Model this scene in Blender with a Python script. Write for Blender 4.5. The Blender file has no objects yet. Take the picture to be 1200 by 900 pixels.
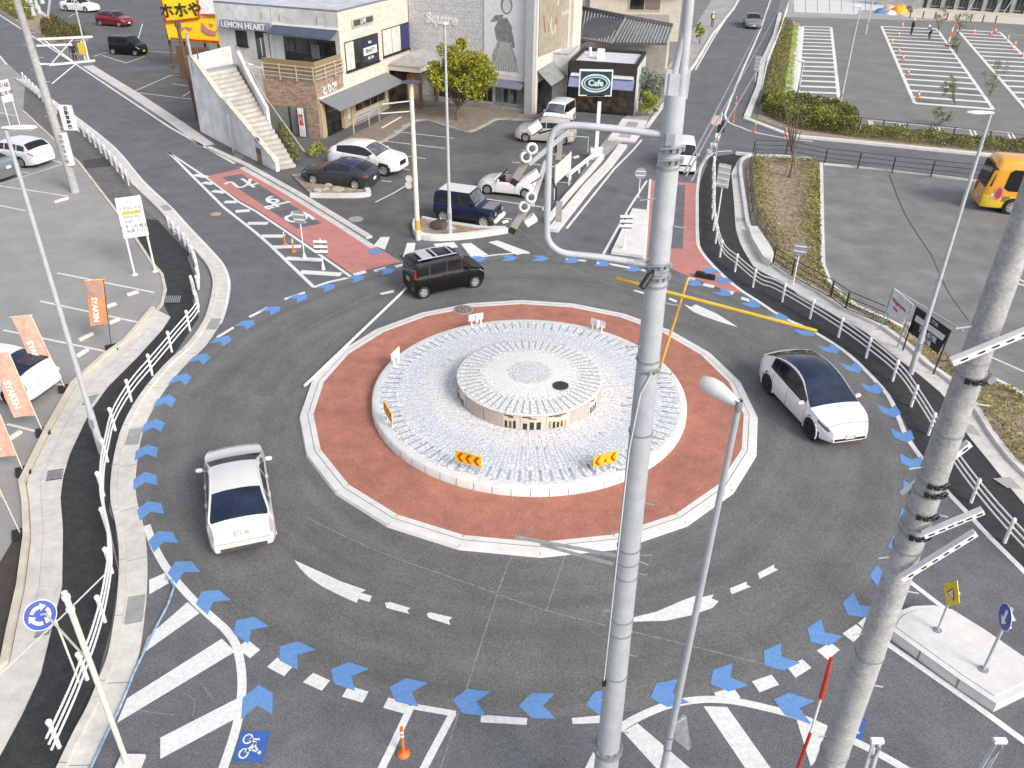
import bpy, math, random
from mathutils import Vector, Matrix
from mathutils.geometry import tessellate_polygon
random.seed(7)
R = math.radians
scene = bpy.context.scene
COL = scene.collection

# ------------------------------------------------------------------ camera (solved from the photograph)
FPX, PITCH, ROLL, CAMH = 981.708, .552457932, .0176064, 15.9683694
_st, _ct, _c, _s = math.sin(PITCH), math.cos(PITCH), math.cos(ROLL), math.sin(ROLL)
CF = Vector((0, _ct, -_st)); _u0 = Vector((0, _st, _ct)); _r0 = Vector((1, 0, 0))
CR = _r0*_c + _u0*_s; CU = -_r0*_s + _u0*_c
def ray(px, py): return CF + CR*((px-600)/FPX) - CU*((py-450)/FPX)
def G(px, py, z=0.0):
    """surveyed point: where the sight line of a photo pixel meets height z"""
    d = ray(px, py); t = (z-CAMH)/d.z
    return (t*d.x, t*d.y)
def G3(px, py, z=0.0):
    g = G(px, py, z); return Vector((g[0], g[1], z))
def AT(px, py, Y):
    d = ray(px, py); t = Y/d.y
    return Vector((t*d.x, Y, CAMH+t*d.z))
def PRJ(P):
    v = Vector(P)-Vector((0, 0, CAMH)); z = v.dot(CF)
    return 600+FPX*v.dot(CR)/z, 450-FPX*v.dot(CU)/z
def HT(bx, by, ty):
    X, Y = G(bx, by); lo, hi = -1, 40
    for _ in range(40):
        m = (lo+hi)/2
        if PRJ((X, Y, m))[1] > ty: lo = m
        else: hi = m
    return lo
def ONW(px, py, P, d):
    """sight line meets the vertical plane through P along d: (s, z)"""
    r = ray(px, py); n = Vector((-d[1], d[0]))
    t = (n.x*P[0]+n.y*P[1])/(n.x*r.x+n.y*r.y)
    q = Vector((t*r.x-P[0], t*r.y-P[1]))
    return q.x*d[0]+q.y*d[1], CAMH+t*r.z

# ------------------------------------------------------------------ materials
MATS = {}
def lin(c):
    return tuple(((v/255)/12.92 if v/255 <= .04045 else ((v/255+.055)/1.055)**2.4) for v in c)
def mat(name, col, rough=.7, metal=0., var=.12, scale=2.5, bump=0., bscale=40., fine=0., col2=None, spec=.5, coat=0., emit=None, island=0., stain=0., radial=None):
    if name in MATS: return MATS[name]
    m = bpy.data.materials.new(name); m.use_nodes = True
    nt = m.node_tree; N = nt.nodes; L = nt.links
    b = N['Principled BSDF']
    b.inputs['Roughness'].default_value = rough; b.inputs['Metallic'].default_value = metal
    b.inputs['Specular IOR Level'].default_value = spec
    b.inputs['Coat Weight'].default_value = coat; b.inputs['Coat Roughness'].default_value = .08
    geo = N.new('ShaderNodeNewGeometry')
    def noise(sc, det=4., rough_=.6):
        n = N.new('ShaderNodeTexNoise'); n.inputs['Scale'].default_value = sc
        n.inputs['Detail'].default_value = det; n.inputs['Roughness'].default_value = rough_
        L.new(geo.outputs['Position'], n.inputs['Vector']); return n
    c2 = col2 or tuple(v*(1-var*1.6) for v in col)
    hi = tuple(min(1, v*(1+var)) for v in col)
    mix = N.new('ShaderNodeMix'); mix.data_type = 'RGBA'
    mix.inputs[6].default_value = (*c2, 1); mix.inputs[7].default_value = (*hi, 1)
    n1 = noise(scale)
    rmp = N.new('ShaderNodeMapRange'); rmp.inputs[1].default_value = .3; rmp.inputs[2].default_value = .7
    L.new(n1.outputs['Fac'], rmp.inputs[0]); L.new(rmp.outputs[0], mix.inputs[0])
    out = mix.outputs[2]
    if fine > 0:
        n2 = noise(bscale*1.2, 2.); r2 = N.new('ShaderNodeMapRange')
        r2.inputs[1].default_value = .3; r2.inputs[2].default_value = .7
        r2.inputs[3].default_value = 1-fine; r2.inputs[4].default_value = 1+fine
        L.new(n2.outputs['Fac'], r2.inputs[0])
        mm = N.new('ShaderNodeVectorMath'); mm.operation = 'SCALE'
        L.new(out, mm.inputs[0]); L.new(r2.outputs[0], mm.inputs['Scale']); out = mm.outputs[0]
    if stain > 0:
        n3 = noise(.35, 6., .65); r3 = N.new('ShaderNodeMapRange')
        r3.inputs[1].default_value = .35; r3.inputs[2].default_value = .68
        r3.inputs[3].default_value = 1-stain; r3.inputs[4].default_value = 1+stain*.6
        L.new(n3.outputs['Fac'], r3.inputs[0])
        mm = N.new('ShaderNodeVectorMath'); mm.operation = 'SCALE'
        L.new(out, mm.inputs[0]); L.new(r3.outputs[0], mm.inputs['Scale']); out = mm.outputs[0]
    if radial:
        sp = N.new('ShaderNodeSeparateXYZ'); L.new(geo.outputs['Position'], sp.inputs[0])
        def mth(op, a, b_=None):
            q = N.new('ShaderNodeMath'); q.operation = op
            for i, v in enumerate((a, b_)):
                if v is None: continue
                if isinstance(v, (int, float)): q.inputs[i].default_value = v
                else: L.new(v, q.inputs[i])
            return q.outputs[0]
        dx = mth('SUBTRACT', sp.outputs['X'], radial[0]); dy = mth('SUBTRACT', sp.outputs['Y'], radial[1])
        rr_ = mth('SQRT', mth('ADD', mth('MULTIPLY', dx, dx), mth('MULTIPLY', dy, dy))); an = mth('ARCTAN2', dy, dx)
        cbx = N.new('ShaderNodeCombineXYZ'); L.new(mth('MULTIPLY', rr_, 1.5), cbx.inputs[0]); L.new(mth('MULTIPLY', an, 1.1), cbx.inputs[1])
        nr = N.new('ShaderNodeTexNoise'); nr.inputs['Scale'].default_value = 1.; nr.inputs['Detail'].default_value = 5; L.new(cbx.outputs[0], nr.inputs['Vector'])
        r3 = N.new('ShaderNodeMapRange'); r3.inputs[1].default_value = .35; r3.inputs[2].default_value = .65; r3.inputs[3].default_value = .86; r3.inputs[4].default_value = 1.11
        L.new(nr.outputs['Fac'], r3.inputs[0]); mm = N.new('ShaderNodeVectorMath'); mm.operation = 'SCALE'
        L.new(out, mm.inputs[0]); L.new(r3.outputs[0], mm.inputs['Scale']); out = mm.outputs[0]
    if island > 0:
        r3 = N.new('ShaderNodeMapRange'); r3.inputs[3].default_value = 1-island; r3.inputs[4].default_value = 1+island
        L.new(geo.outputs['Random Per Island'], r3.inputs[0])
        mm = N.new('ShaderNodeVectorMath'); mm.operation = 'SCALE'
        L.new(out, mm.inputs[0]); L.new(r3.outputs[0], mm.inputs['Scale']); out = mm.outputs[0]
    L.new(out, b.inputs['Base Color'])
    if bump > 0:
        n4 = noise(bscale, 3.); bp = N.new('ShaderNodeBump'); bp.inputs['Strength'].default_value = bump
        bp.inputs['Distance'].default_value = .01
        L.new(n4.outputs['Fac'], bp.inputs['Height']); L.new(bp.outputs[0], b.inputs['Normal'])
    if emit:
        b.inputs['Emission Color'].default_value = (*emit, 1); b.inputs['Emission Strength'].default_value = 1.
    MATS[name] = m
    return m

asph_road = mat('asphalt_road', (.138,.142,.153), .85, var=.10, scale=1.2, bump=.5, bscale=26, fine=.42, stain=.16)
asph_ring = mat('asphalt_ring', (.148,.146,.146), .85, var=.08, scale=1.0, bump=.5, bscale=26, fine=.42, stain=.12, radial=(.6, 24.8))
asph_dark = mat('asphalt_fresh', (.034,.036,.038), .9, var=.22, scale=3, bump=.6, bscale=26, fine=.55)
asph_walk = mat('asphalt_walk', (.14,.137,.133), .9, var=.15, scale=2, bump=.5, bscale=70, fine=.3, stain=.1)
asph_lot = mat('asphalt_lot', (.31,.303,.295), .9, var=.06, scale=.8, bump=.4, bscale=24, fine=.24, stain=.11)
asph_lot2 = mat('asphalt_shop_lot', (.125,.125,.128), .85, var=.12, scale=1., bump=.4, bscale=20, fine=.35, stain=.22)
asph_lot3 = mat('asphalt_bus_lot', (.20,.198,.198), .85, var=.09, scale=.7, bump=.4, bscale=20, fine=.26, stain=.16)
asph_far = mat('asphalt_far', (.195,.193,.192), .9, var=.08, scale=.5, bump=.3, bscale=20, fine=.2, stain=.12)
red_pave = mat('red_pavement', (.41,.17,.12), .85, var=.12, scale=2, bump=.5, bscale=24, fine=.35, stain=.14)
red_road = mat('red_road_coating', (.50,.21,.185), .8, var=.08, scale=2, bump=.2, bscale=60, fine=.10, stain=.08)
paint_w = mat('white_road_paint', (.74,.74,.72), .7, var=.06, scale=9, fine=.10, bscale=22, stain=.10, col2=(.64,.64,.63))
paint_b = mat('blue_road_paint', (.13,.285,.58), .7, var=.06, scale=8, fine=.12, bscale=22, col2=(.12,.255,.52), stain=.10)
paint_bd = mat('dark_blue_road_paint', (.04,.12,.42), .7, var=.08, scale=6, fine=.10)
seam_m = mat('pale_seam', (.27,.26,.25), .9, var=.3, scale=8)
crack_m = mat('crack_sealant', (.05,.05,.05), .9)
conc = mat('concrete_kerb', (.62,.60,.565), .85, var=.09, scale=3, bump=.3, bscale=30, fine=.10, stain=.12)
conc_w = mat('concrete_white', (.68,.67,.65), .85, var=.06, scale=3, bump=.3, bscale=30, fine=.08, stain=.08)
conc_g = mat('concrete_grey', (.36,.355,.345), .9, var=.14, scale=2, bump=.4, bscale=25, fine=.15, stain=.15)
conc_y = mat('concrete_cream', (.60,.55,.46), .85, var=.10, scale=2, bump=.3, bscale=30, fine=.10, stain=.12)
joint_m = mat('joint_dark', (.17,.165,.155), .9)
marble = mat('white_stone_setts', (.64,.64,.645), .7, var=.05, scale=30, bump=.8, bscale=16, fine=.50)
inlay_b = mat('blue_grey_inlay', (.36,.41,.52), .7, var=.15, scale=9, fine=.2)
inlay_g = mat('grey_inlay', (.35,.34,.33), .7, var=.15, scale=9, fine=.2)
galv = mat('galvanised_steel', (.46,.48,.515), .6, metal=.0, var=.07, scale=5, bump=.1, bscale=30, fine=.06)
galv_d = mat('galvanised_dark', (.30,.315,.34), .5, metal=.1, var=.15, scale=9, bump=.15, bscale=30)
conc_pole = mat('concrete_pole', (.40,.40,.40), .8, var=.13, scale=6, bump=.35, bscale=25, fine=.18, stain=.18)
white_m = mat('white_enamel', (.78,.78,.77), .45, var=.04, scale=4, fine=.04)
cream_m = mat('cream_enamel', (.74,.70,.60), .45, var=.07, scale=4, fine=.06)
black_m = mat('black_plastic', (.018,.018,.02), .5)
rubber = mat('rubber', (.022,.022,.023), .8)
dgrey = mat('dark_grey', (.07,.072,.078), .6)
yellow_m = mat('yellow_paint', (.62,.42,.04), .5, var=.08, scale=8)
orange_m = mat('orange_plastic', (.78,.17,.03), .5, var=.06)
red_m = mat('red_plastic', (.55,.03,.025), .45)
brown_rust = mat('rusty_steel', (.14,.085,.06), .85, var=.3, scale=12, bump=.3)
soil = mat('soil', (.36,.28,.205), .95, var=.28, scale=3, bump=1., bscale=18, fine=.3)
bark = mat('bark', (.16,.125,.09), .95, var=.3, scale=14, bump=.8)

# ------------------------------------------------------------------ mesh building
class MB:
    def __init__(s): s.v = []; s.f = []; s.m = []; s.cur = 0; s.sm = []; s.smooth = False
    def add(s, vs, fs):
        o = len(s.v); s.v += [tuple(v) for v in vs]
        for f in fs: s.f.append(tuple(i+o for i in f)); s.m.append(s.cur); s.sm.append(s.smooth)
    def mi(s, i): s.cur = i; return s
    def quad(s, a, b, c, d): s.add([a, b, c, d], [(0, 1, 2, 3)])
    def box(s, c, size, rz=0., M=None):
        x, y, z = (k/2 for k in size)
        vs = [Vector((i*x, j*y, k*z)) for k in (-1, 1) for j in (-1, 1) for i in (-1, 1)]
        if M is None: M = Matrix.Translation(c) @ Matrix.Rotation(rz, 4, 'Z')
        s.add([M @ v for v in vs], [(0,2,3,1),(4,5,7,6),(0,1,5,4),(2,6,7,3),(0,4,6,2),(1,3,7,5)])
    def beam(s, a, b, w, h, up=Vector((0, 0, 1))):
        a = Vector(a); b = Vector(b); d = (b-a); L = d.length; d.normalize()
        x = d.cross(up); 
        if x.length < 1e-4: x = Vector((1, 0, 0))
        x.normalize(); z = x.cross(d)
        vs = []
        for p in (a, b):
            for i, j in ((-1,-1),(1,-1),(1,1),(-1,1)): vs.append(p+x*(i*w/2)+z*(j*h/2))
        s.add(vs, [(0,1,2,3),(7,6,5,4),(0,4,5,1),(1,5,6,2),(2,6,7,3),(3,7,4,0)])
    def cyl(s, a, b, r0, r1=None, n=12, caps=True):
        if r1 is None: r1 = r0
        a = Vector(a); b = Vector(b); d = (b-a).normalized()
        x = d.orthogonal().normalized(); y = d.cross(x); vs = []
        for p, r in ((a, r0), (b, r1)):
            for i in range(n):
                t = 2*math.pi*i/n; vs.append(p+x*(r*math.cos(t))+y*(r*math.sin(t)))
        o = len(s.v); s.v += [tuple(v) for v in vs]
        for i in range(n):
            j = (i+1) % n; s.f.append((o+i, o+j, o+n+j, o+n+i)); s.m.append(s.cur); s.sm.append(True)
        if caps:
            s.cap(o, n, True); s.cap(o+n, n, False)
    def cap(s, o, n, flip):
        """an end cap inset by a hair so that side normals stay straight"""
        ring = [Vector(s.v[o+i]) for i in range(n)]; c = sum(ring, Vector((0, 0, 0)))/n; q = len(s.v)
        s.v += [tuple(c+(p-c)*.97) for p in ring]
        for i in range(n):
            j = (i+1) % n; f = (o+i, o+j, q+j, q+i); s.f.append(f[::-1] if flip else f); s.m.append(s.cur); s.sm.append(False)
        f = tuple(q+i for i in range(n)); s.f.append(f[::-1] if flip else f); s.m.append(s.cur); s.sm.append(False)
    def tube(s, pts, r, n=8):
        pts = [Vector(p) for p in pts]; rings = []; x = None
        for i, p in enumerate(pts):
            d = (pts[min(i+1, len(pts)-1)]-pts[max(i-1, 0)]).normalized()
            x = d.orthogonal().normalized() if x is None else (x-d*x.dot(d)).normalized()
            y = d.cross(x); rr = r[i] if isinstance(r, (list, tuple)) else r
            rings.append([p+x*(rr*math.cos(2*math.pi*k/n))+y*(rr*math.sin(2*math.pi*k/n)) for k in range(n)])
        o = len(s.v)
        for q in rings: s.v += [tuple(v) for v in q]
        for i in range(len(pts)-1):
            for k in range(n):
                k2 = (k+1) % n; s.f.append((o+i*n+k, o+i*n+k2, o+(i+1)*n+k2, o+(i+1)*n+k)); s.m.append(s.cur); s.sm.append(True)
        s.cap(o, n, True); s.cap(o+(len(pts)-1)*n, n, False)
    def lathe(s, c, prof, n=24, axis=Vector((0, 0, 1)), close=False):
        c = Vector(c); axis = axis.normalized(); x = axis.orthogonal().normalized(); y = axis.cross(x); o = len(s.v)
        for r, z in prof:
            for i in range(n):
                t = 2*math.pi*i/n; s.v.append(tuple(c+axis*z+x*(r*math.cos(t))+y*(r*math.sin(t))))
        for j in range(len(prof)-1):
            for i in range(n):
                k = (i+1) % n; s.f.append((o+j*n+i, o+j*n+k, o+(j+1)*n+k, o+(j+1)*n+i)); s.m.append(s.cur); s.sm.append(s.smooth)
    def sheet(s, poly, z=0.):
        P = [Vector((p[0], p[1], z)) for p in poly]
        tr = tessellate_polygon([P]); fs = []
        for t in tr:
            a, b, c = (P[i] for i in t)
            fs.append(tuple(t) if (b-a).cross(c-a).z > 0 else tuple(t)[::-1])
        s.add(P, fs)
    def prism(s, poly, z0, z1, bottom=False):
        P = [(p[0], p[1]) for p in poly]; n = len(P)
        ar = sum(P[i][0]*P[(i+1) % n][1]-P[(i+1) % n][0]*P[i][1] for i in range(n))
        if ar < 0: P.reverse()
        s.sheet(P, z1)
        if bottom: s.sheet(P, z0)
        vs = [(x, y, z0) for x, y in P]+[(x, y, z1) for x, y in P]
        s.add(vs, [(i, (i+1) % n, n+(i+1) % n, n+i) for i in range(n)])
    def band(s, path, w, z, off=0., closed=False):
        """flat strip of width w along a path of (x,y), shifted sideways by off (left +)"""
        A, B = offs(path, off+w/2, closed), offs(path, off-w/2, closed); n = len(path)
        for i in range(n if closed else n-1):
            j = (i+1) % n; s.add([(*A[i], z), (*B[i], z), (*B[j], z), (*A[j], z)], [(0, 1, 2, 3)])
    def kerb(s, path, w, h, off=0., closed=False, z0=0.):
        A, B = offs(path, off+w/2, closed), offs(path, off-w/2, closed); n = len(path)
        for i in range(n if closed else n-1):
            j = (i+1) % n; a, b, c, d = A[i], B[i], B[j], A[j]
            s.add([(*a, z0+h), (*b, z0+h), (*c, z0+h), (*d, z0+h), (*a, z0), (*b, z0), (*c, z0), (*d, z0)],
                  [(0,1,2,3),(0,3,7,4),(1,5,6,2)])
            if not closed and i == 0: s.add([(*a, z0), (*b, z0), (*b, z0+h), (*a, z0+h)], [(0,1,2,3)])
            if not closed and i == n-2: s.add([(*d, z0), (*c, z0), (*c, z0+h), (*d, z0+h)], [(0,3,2,1)])
    def build(s, name, mats, parent=None, kind=None, label=None, cat=None, group=None, loc=None, rz=None):
        me = bpy.data.meshes.new(name); me.from_pydata(s.v, [], s.f)
        if not isinstance(mats, (list, tuple)): mats = [mats]
        for m in mats: me.materials.append(m)
        if s.f:
            me.polygons.foreach_set('material_index', s.m); me.polygons.foreach_set('use_smooth', s.sm)
        try:
            if any(s.sm) and not all(s.sm): me.set_sharp_from_angle(angle=R(40))
        except Exception: pass
        me.update()
        o = bpy.data.objects.new(name, me); COL.objects.link(o)
        if parent is not None: o.parent = parent
        if loc is not None: o.location = loc
        if rz is not None: o.rotation_euler.z = rz
        return tag(o, label, cat, group, kind)

def split_build(mb, name, mats, parent=None, **kw):
    """one object per connected piece"""
    par = list(range(len(mb.v)))
    def find(i):
        while par[i] != i: par[i] = par[par[i]]; i = par[i]
        return i
    for f in mb.f:
        for i in f[1:]: par[find(f[0])] = find(i)
    groups = {}
    for k, f in enumerate(mb.f): groups.setdefault(find(f[0]), []).append(k)
    out = []
    for g in groups.values():
        b = MB(); rem = {}
        for k in g:
            ff = []
            for i in mb.f[k]:
                if i not in rem: rem[i] = len(b.v); b.v.append(mb.v[i])
                ff.append(rem[i])
            b.f.append(tuple(ff)); b.m.append(mb.m[k]); b.sm.append(mb.sm[k])
        out.append(b.build(name, mats, parent, **kw))
    return out
def offs(path, d, closed=False):
    n = len(path); out = []
    for i in range(n):
        a = Vector(path[i-1] if (i > 0 or closed) else path[i]).to_2d(); b = Vector(path[i]).to_2d()
        c = Vector(path[(i+1) % n] if (i < n-1 or closed) else path[i]).to_2d()
        d1 = (b-a); d2 = (c-b)
        if d1.length < 1e-6: d1 = d2
        if d2.length < 1e-6: d2 = d1
        d1.normalize(); d2.normalize()
        n1 = Vector((-d1.y, d1.x)); n2 = Vector((-d2.y, d2.x)); m = (n1+n2)
        if m.length < 1e-3: m = n1.copy()
        m.normalize(); k = min(2., 1/max(.35, m.dot(n1)))
        out.append((b.x+m.x*d*k, b.y+m.y*d*k))
    return out
def smooth(path, k=4):
    P = [Vector(p) for p in path]; out = []
    for i in range(len(P)-1):
        p0 = P[max(i-1, 0)]; p1 = P[i]; p2 = P[i+1]; p3 = P[min(i+2, len(P)-1)]
        for j in range(k):
            t = j/k
            out.append(.5*((2*p1)+(p2-p0)*t+(2*p0-5*p1+4*p2-p3)*t*t+(3*p1-p0-3*p2+p3)*t**3))
    out.append(P[-1]); return out
def GP(px, z=0.): return [G(x, y, z) for x, y in px]
def GS(px, k=4, z=0.): return [tuple(p) for p in smooth(GP(px, z), k)]
def tag(o, label=None, cat=None, group=None, kind=None):
    if label: o['label'] = label
    if cat: o['category'] = cat
    if group: o['group'] = group
    if kind: o['kind'] = kind
    return o
def thing(name, loc=(0, 0, 0), rz=0., label=None, cat=None, group=None, kind=None):
    o = bpy.data.objects.new(name, None); COL.objects.link(o); o.location = loc; o.rotation_euler = (0, 0, rz)
    o.empty_display_size = .3
    return tag(o, label, cat, group, kind)
def copy_tree(o, parent=None):
    c = o.copy(); COL.objects.link(c)
    if parent is not None: c.parent = parent
    for ch in [k for k in bpy.data.objects if k.parent is o]: copy_tree(ch, c)
    return c
def dup(o, loc, rz=None, label=None):
    c = copy_tree(o); c.location = loc
    if rz is not None: c.rotation_euler.z = rz
    if label: c['label'] = label
    return c
def text_mesh(txt, size, M, extrude=.004, space=1., bold=0.):
    """letters as a mesh list (verts, faces) placed by matrix M (text lies in its local XY plane, centred)"""
    cu = bpy.data.curves.new('lettering', 'FONT'); cu.body = txt; cu.size = size
    cu.align_x = 'CENTER'; cu.align_y = 'CENTER'; cu.extrude = extrude; cu.offset = bold; cu.space_line = space; cu.resolution_u = 3
    o = bpy.data.objects.new('lettering', cu); COL.objects.link(o)
    dg = bpy.context.evaluated_depsgraph_get(); dg.update()
    me = bpy.data.meshes.new_from_object(o.evaluated_get(dg))
    vs = [M @ v.co for v in me.vertices]; fs = [tuple(p.vertices) for p in me.polygons]
    bpy.data.objects.remove(o); bpy.data.curves.remove(cu); bpy.data.meshes.remove(me)
    return vs, fs
def frame(o, x, y):
    """matrix with local X along x, Y along y"""
    x = Vector(x).normalized(); y = Vector(y).normalized(); z = x.cross(y).normalized(); y = z.cross(x)
    M = Matrix.Identity(4)
    for i in range(3): M[i][0] = x[i]; M[i][1] = y[i]; M[i][2] = z[i]; M[i][3] = o[i]
    return M
# ------------------------------------------------------------------ the ground, roads, lots, pavements
C0 = Vector((.60, 24.80))           # centre of the roundabout
RA = 7.94                           # outer radius of the apron kerb
def ring(r, n=96, a0=0, a1=360): return [(C0.x+r*math.cos(R(a0+(a1-a0)*i/n)), C0.y+r*math.sin(R(a0+(a1-a0)*i/n))) for i in range(n if a1-a0 == 360 else n+1)]
def sheet(name, px, z, m, parent=None, kind='structure', sm=False):
    b = MB(); b.sheet(GP(px) if not sm else GS(px), z); return b.build(name, m, parent, kind if parent is None else None)

b = MB(); b.sheet([(-420, -60), (420, -60), (420, 700), (-420, 700)], 0.); b.build('ground', asph_far, kind='structure')

L_edge = [(-120,-22),(0,66),(28,92),(60,115),(85,134),(133,172),(167,212),(200,243),(217,262),(250,297),(262,312),(268,328),(268,343),(264,363),(258,380),(240,407),(213,433),(187,467),(170,500),(162,533),(159,567),(161,588),(166,606),(171,632),(173,664),(172,700),(170,720),(164,764),(152,800),(140,832),(124,864),(104,910)]
R_up = [(-120,-60),(0,18),(88,75),(200,150),(285,198),(345,232),(452,296),(470,307)]
N_left = [(560,299),(640,298),(645,284),(662,263),(685,233),(710,203),(758,152),(785,115),(815,77),(835,43),(860,12),(876,-16),(895,-50)]
N_right = [(950,-50),(925,-16),(915,0),(911,20),(907,42),(892,73),(887,103),(872,140),(920,159),(930,162),(1020,171),(1200,189),(1330,203)]
E_south = [(1330,228),(1200,218),(1137,212),(1045,202),(965,192),(884,184),(863,178),(845,178),(832,183),(823,193),(817,222)]
R_edge = [(817,240),(817.5,280),(822,295),(837,313),(855,330),(872,343),(888,353),(917,372),(950,387),(987,410),(1013,433),(1040,463),(1053,490),(1063,513),(1082,540),(1104,570),(1132,600),(1160,630),(1200,670),(1300,772)]
road_px = R_up+N_left+N_right+E_south+R_edge+[(1420,910),(1500,1100),(-60,1100)]+L_edge[::-1]
b = MB(); b.sheet(GP(road_px), .008); road = b.build('road', asph_road, kind='structure')
# circulating carriageway, worn to a slightly different grey
b = MB(); P = ring(12.9); Q = ring(7.7)
for i in range(96):
    j = (i+1) % 96; b.add([(*P[i], .012), (*P[j], .012), (*Q[j], .012), (*Q[i], .012)], [(0,1,2,3)])
b.build('circulating_lane', asph_ring, road)

b = MB(); b.sheet(GP([(-150,-12),(-120,-22),(0,66),(28,92),(60,118),(27,130),(70,170),(92,190),(142,255),(155,273),(177,307),(190,322),(194,340),(190,357),(185,363),(150,402),(125,420),(90,452),(60,506),(31,566),(35,590),(37,630),(30,688),(19,740),(12,778),(0,789),(-60,830),(-300,900),(-300,200)]), .004)
b.build('car_park', asph_lot, kind='structure')
b = MB(); b.sheet(GP([(275,193),(345,232),(430,290),(452,296),(470,306),(560,299),(640,298),(645,284),(662,263),(700,190),(757,148),(785,112),(770,60),(600,100),(460,60),(330,150)]), .004)
b.build('shop_car_park', asph_lot2, kind='structure')
b = MB(); b.sheet(GP([(92,60),(0,-4),(-40,-30),(200,-30),(240,30),(260,130),(275,185),(200,148)]), .004)
b.build('yard', asph_lot2, kind='structure')
b = MB(); b.sheet(GP([(960,190),(1045,202),(1137,212),(1330,228),(1400,620),(1200,470),(1152,438),(1114,420),(1060,384),(1034,372),(1002,358),(984,344),(972,334),(963,313),(962,273)]), .004)
b.build('bus_yard', asph_lot3, kind='structure')

# footways of fresh dark asphalt
L_walk_in = [(60,118),(85,140),(128,190),(165,240),(200,275),(222,297),(220,303),(225,317),(230,327),(231,338),(226,353),(230,364),(233,372),(213,403),(187,440),(160,473),(140,507),(130,547),(128,600),(134,612),(138,648),(138,680),(130,736),(112,804),(96,840),(80,876),(66,905)]
L_walk_out = [(27,130),(70,170),(92,190),(142,255),(155,273),(177,307),(190,322),(194,340),(192,358),(200,372),(190,387),(160,420),(126,454),(109,478),(100,494),(82,532),(74,560),(71,584),(74,620),(73,688),(60,740),(48,790),(26,838),(-10,905)]
i0 = 5
b = MB(); b.sheet(GP([(30,92)]+L_walk_in[:4]+[(185,258),(150,262),(142,255)]+L_walk_out[:3][::-1]), .006); b.build('footway', asph_walk, kind='structure')
b = MB(); b.sheet(GP([(185,258)]+L_walk_in[4:]+L_walk_out[::-1][:-3]), .007); b.build('dark_footway', asph_dark, kind='structure')
b = MB(); b.sheet(GP([(92,190),(130,188),(118,186),(100,188)]), .009)
b = MB(); b.sheet(GP([(97,188),(125,184),(131,195),(100,198)]), .0105); b.build('asphalt_patch', mat('asphalt_patch', (.06,.06,.06), .9, fine=.3), kind='structure')
b = MB(); b.sheet(GP([(16,632),(37,630),(30,688),(19,740),(12,778),(0,789),(-60,830),(-60,760)]), .009); b.build('lot_margin', mat('asphalt_brown', (.062,.055,.048), .9, fine=.3, stain=.2), kind='structure')
R_walk_out = [(832,184),(863,180),(876,184),(857,203),(860,237),(861,255),(862,273),(872,295),(883,313),(890,318),(922,334),(935,346),(960,360),(992,378),(1012,388),(1040,412),(1064,430),(1080,442),(1108,466),(1130,506),(1156,538),(1180,568),(1200,592),(1300,700)]
b = MB(); b.sheet(GP([(817,222)]+R_edge[1:19]+[(1300,772)]+R_walk_out[::-1]), .007); b.build('dark_footway', asph_dark, kind='structure')
b = MB(); b.sheet(GP([(640,262),(663,236),(705,186),(728,168),(755,148),(785,112),(815,72),(835,40),(860,9),(876,-18),(845,-18),(815,30),(795,62),(770,95),(748,128),(728,140),(700,176)]), .0065); b.build('footway', conc_g, kind='structure')
b = MB(); b.sheet(GP([(930,-16),(917,20),(1200,27),(1260,20),(1200,-30)]), .0063); b.build('footway', conc_g, kind='structure')
b = MB(); b.sheet(GP([(928,-12),(930,14),(1003,17),(1010,12),(1052,12),(1055,-12)]), .013); b.build('paved_terrace', mat('pale_slabs', (.62,.62,.62), .8, var=.1, fine=.1), kind='structure')
b = MB()
for k in range(7):
    a = G3(930+k*14, -10, .017); c = G3(930+k*14, 14, .017); b.band([a.to_2d(), c.to_2d()], .07, .017)
for y in (-8, 0, 7): b.band(GP([(929,y),(1040,y+1)]), .07, .018)
b.build('slab_joint', joint_m, [o for o in bpy.data.objects if o.name == 'paved_terrace'][0])
b = MB(); b.sheet(GP([(1052,13),(1060,20),(1200,29),(1260,34),(1260,17),(1200,14),(1100,8)]), .012); b.build('footway', conc_y, kind='structure')
# flower bed soils
b = MB(); b.sheet(GP([(883,185),(960,190),(962,202),(964,280),(963,313),(972,335),(1002,360),(1034,374),(1060,388),(1114,424),(1152,441),(1200,466),(1300,540),(1300,640),(1200,556),(1178,532),(1160,508),(1140,476),(1114,448),(1088,430),(1072,414),(1036,386),(990,366),(960,348),(927,330),(905,312),(895,280),(880,257),(877,223),(875,197)]), .02)
bed_soil = b.build('planting_bed', soil, kind='structure')
b = MB(); b.sheet(GP([(920,22),(938,28),(929,122),(995,130),(1008,146),(1010,152),(1200,172),(1330,186),(1330,196),(1200,184),(1020,166),(940,158),(888,140),(891,120),(897,95),(909,50)]), .02)
b.build('planting_bed', soil, kind='structure')
b = MB(); b.sheet(GP([(-20,-8),(20,-12),(60,22),(98,38),(105,48),(60,50),(46,40),(20,26),(2,14)]), .02); b.build('planting_bed', soil, kind='structure')

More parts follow.
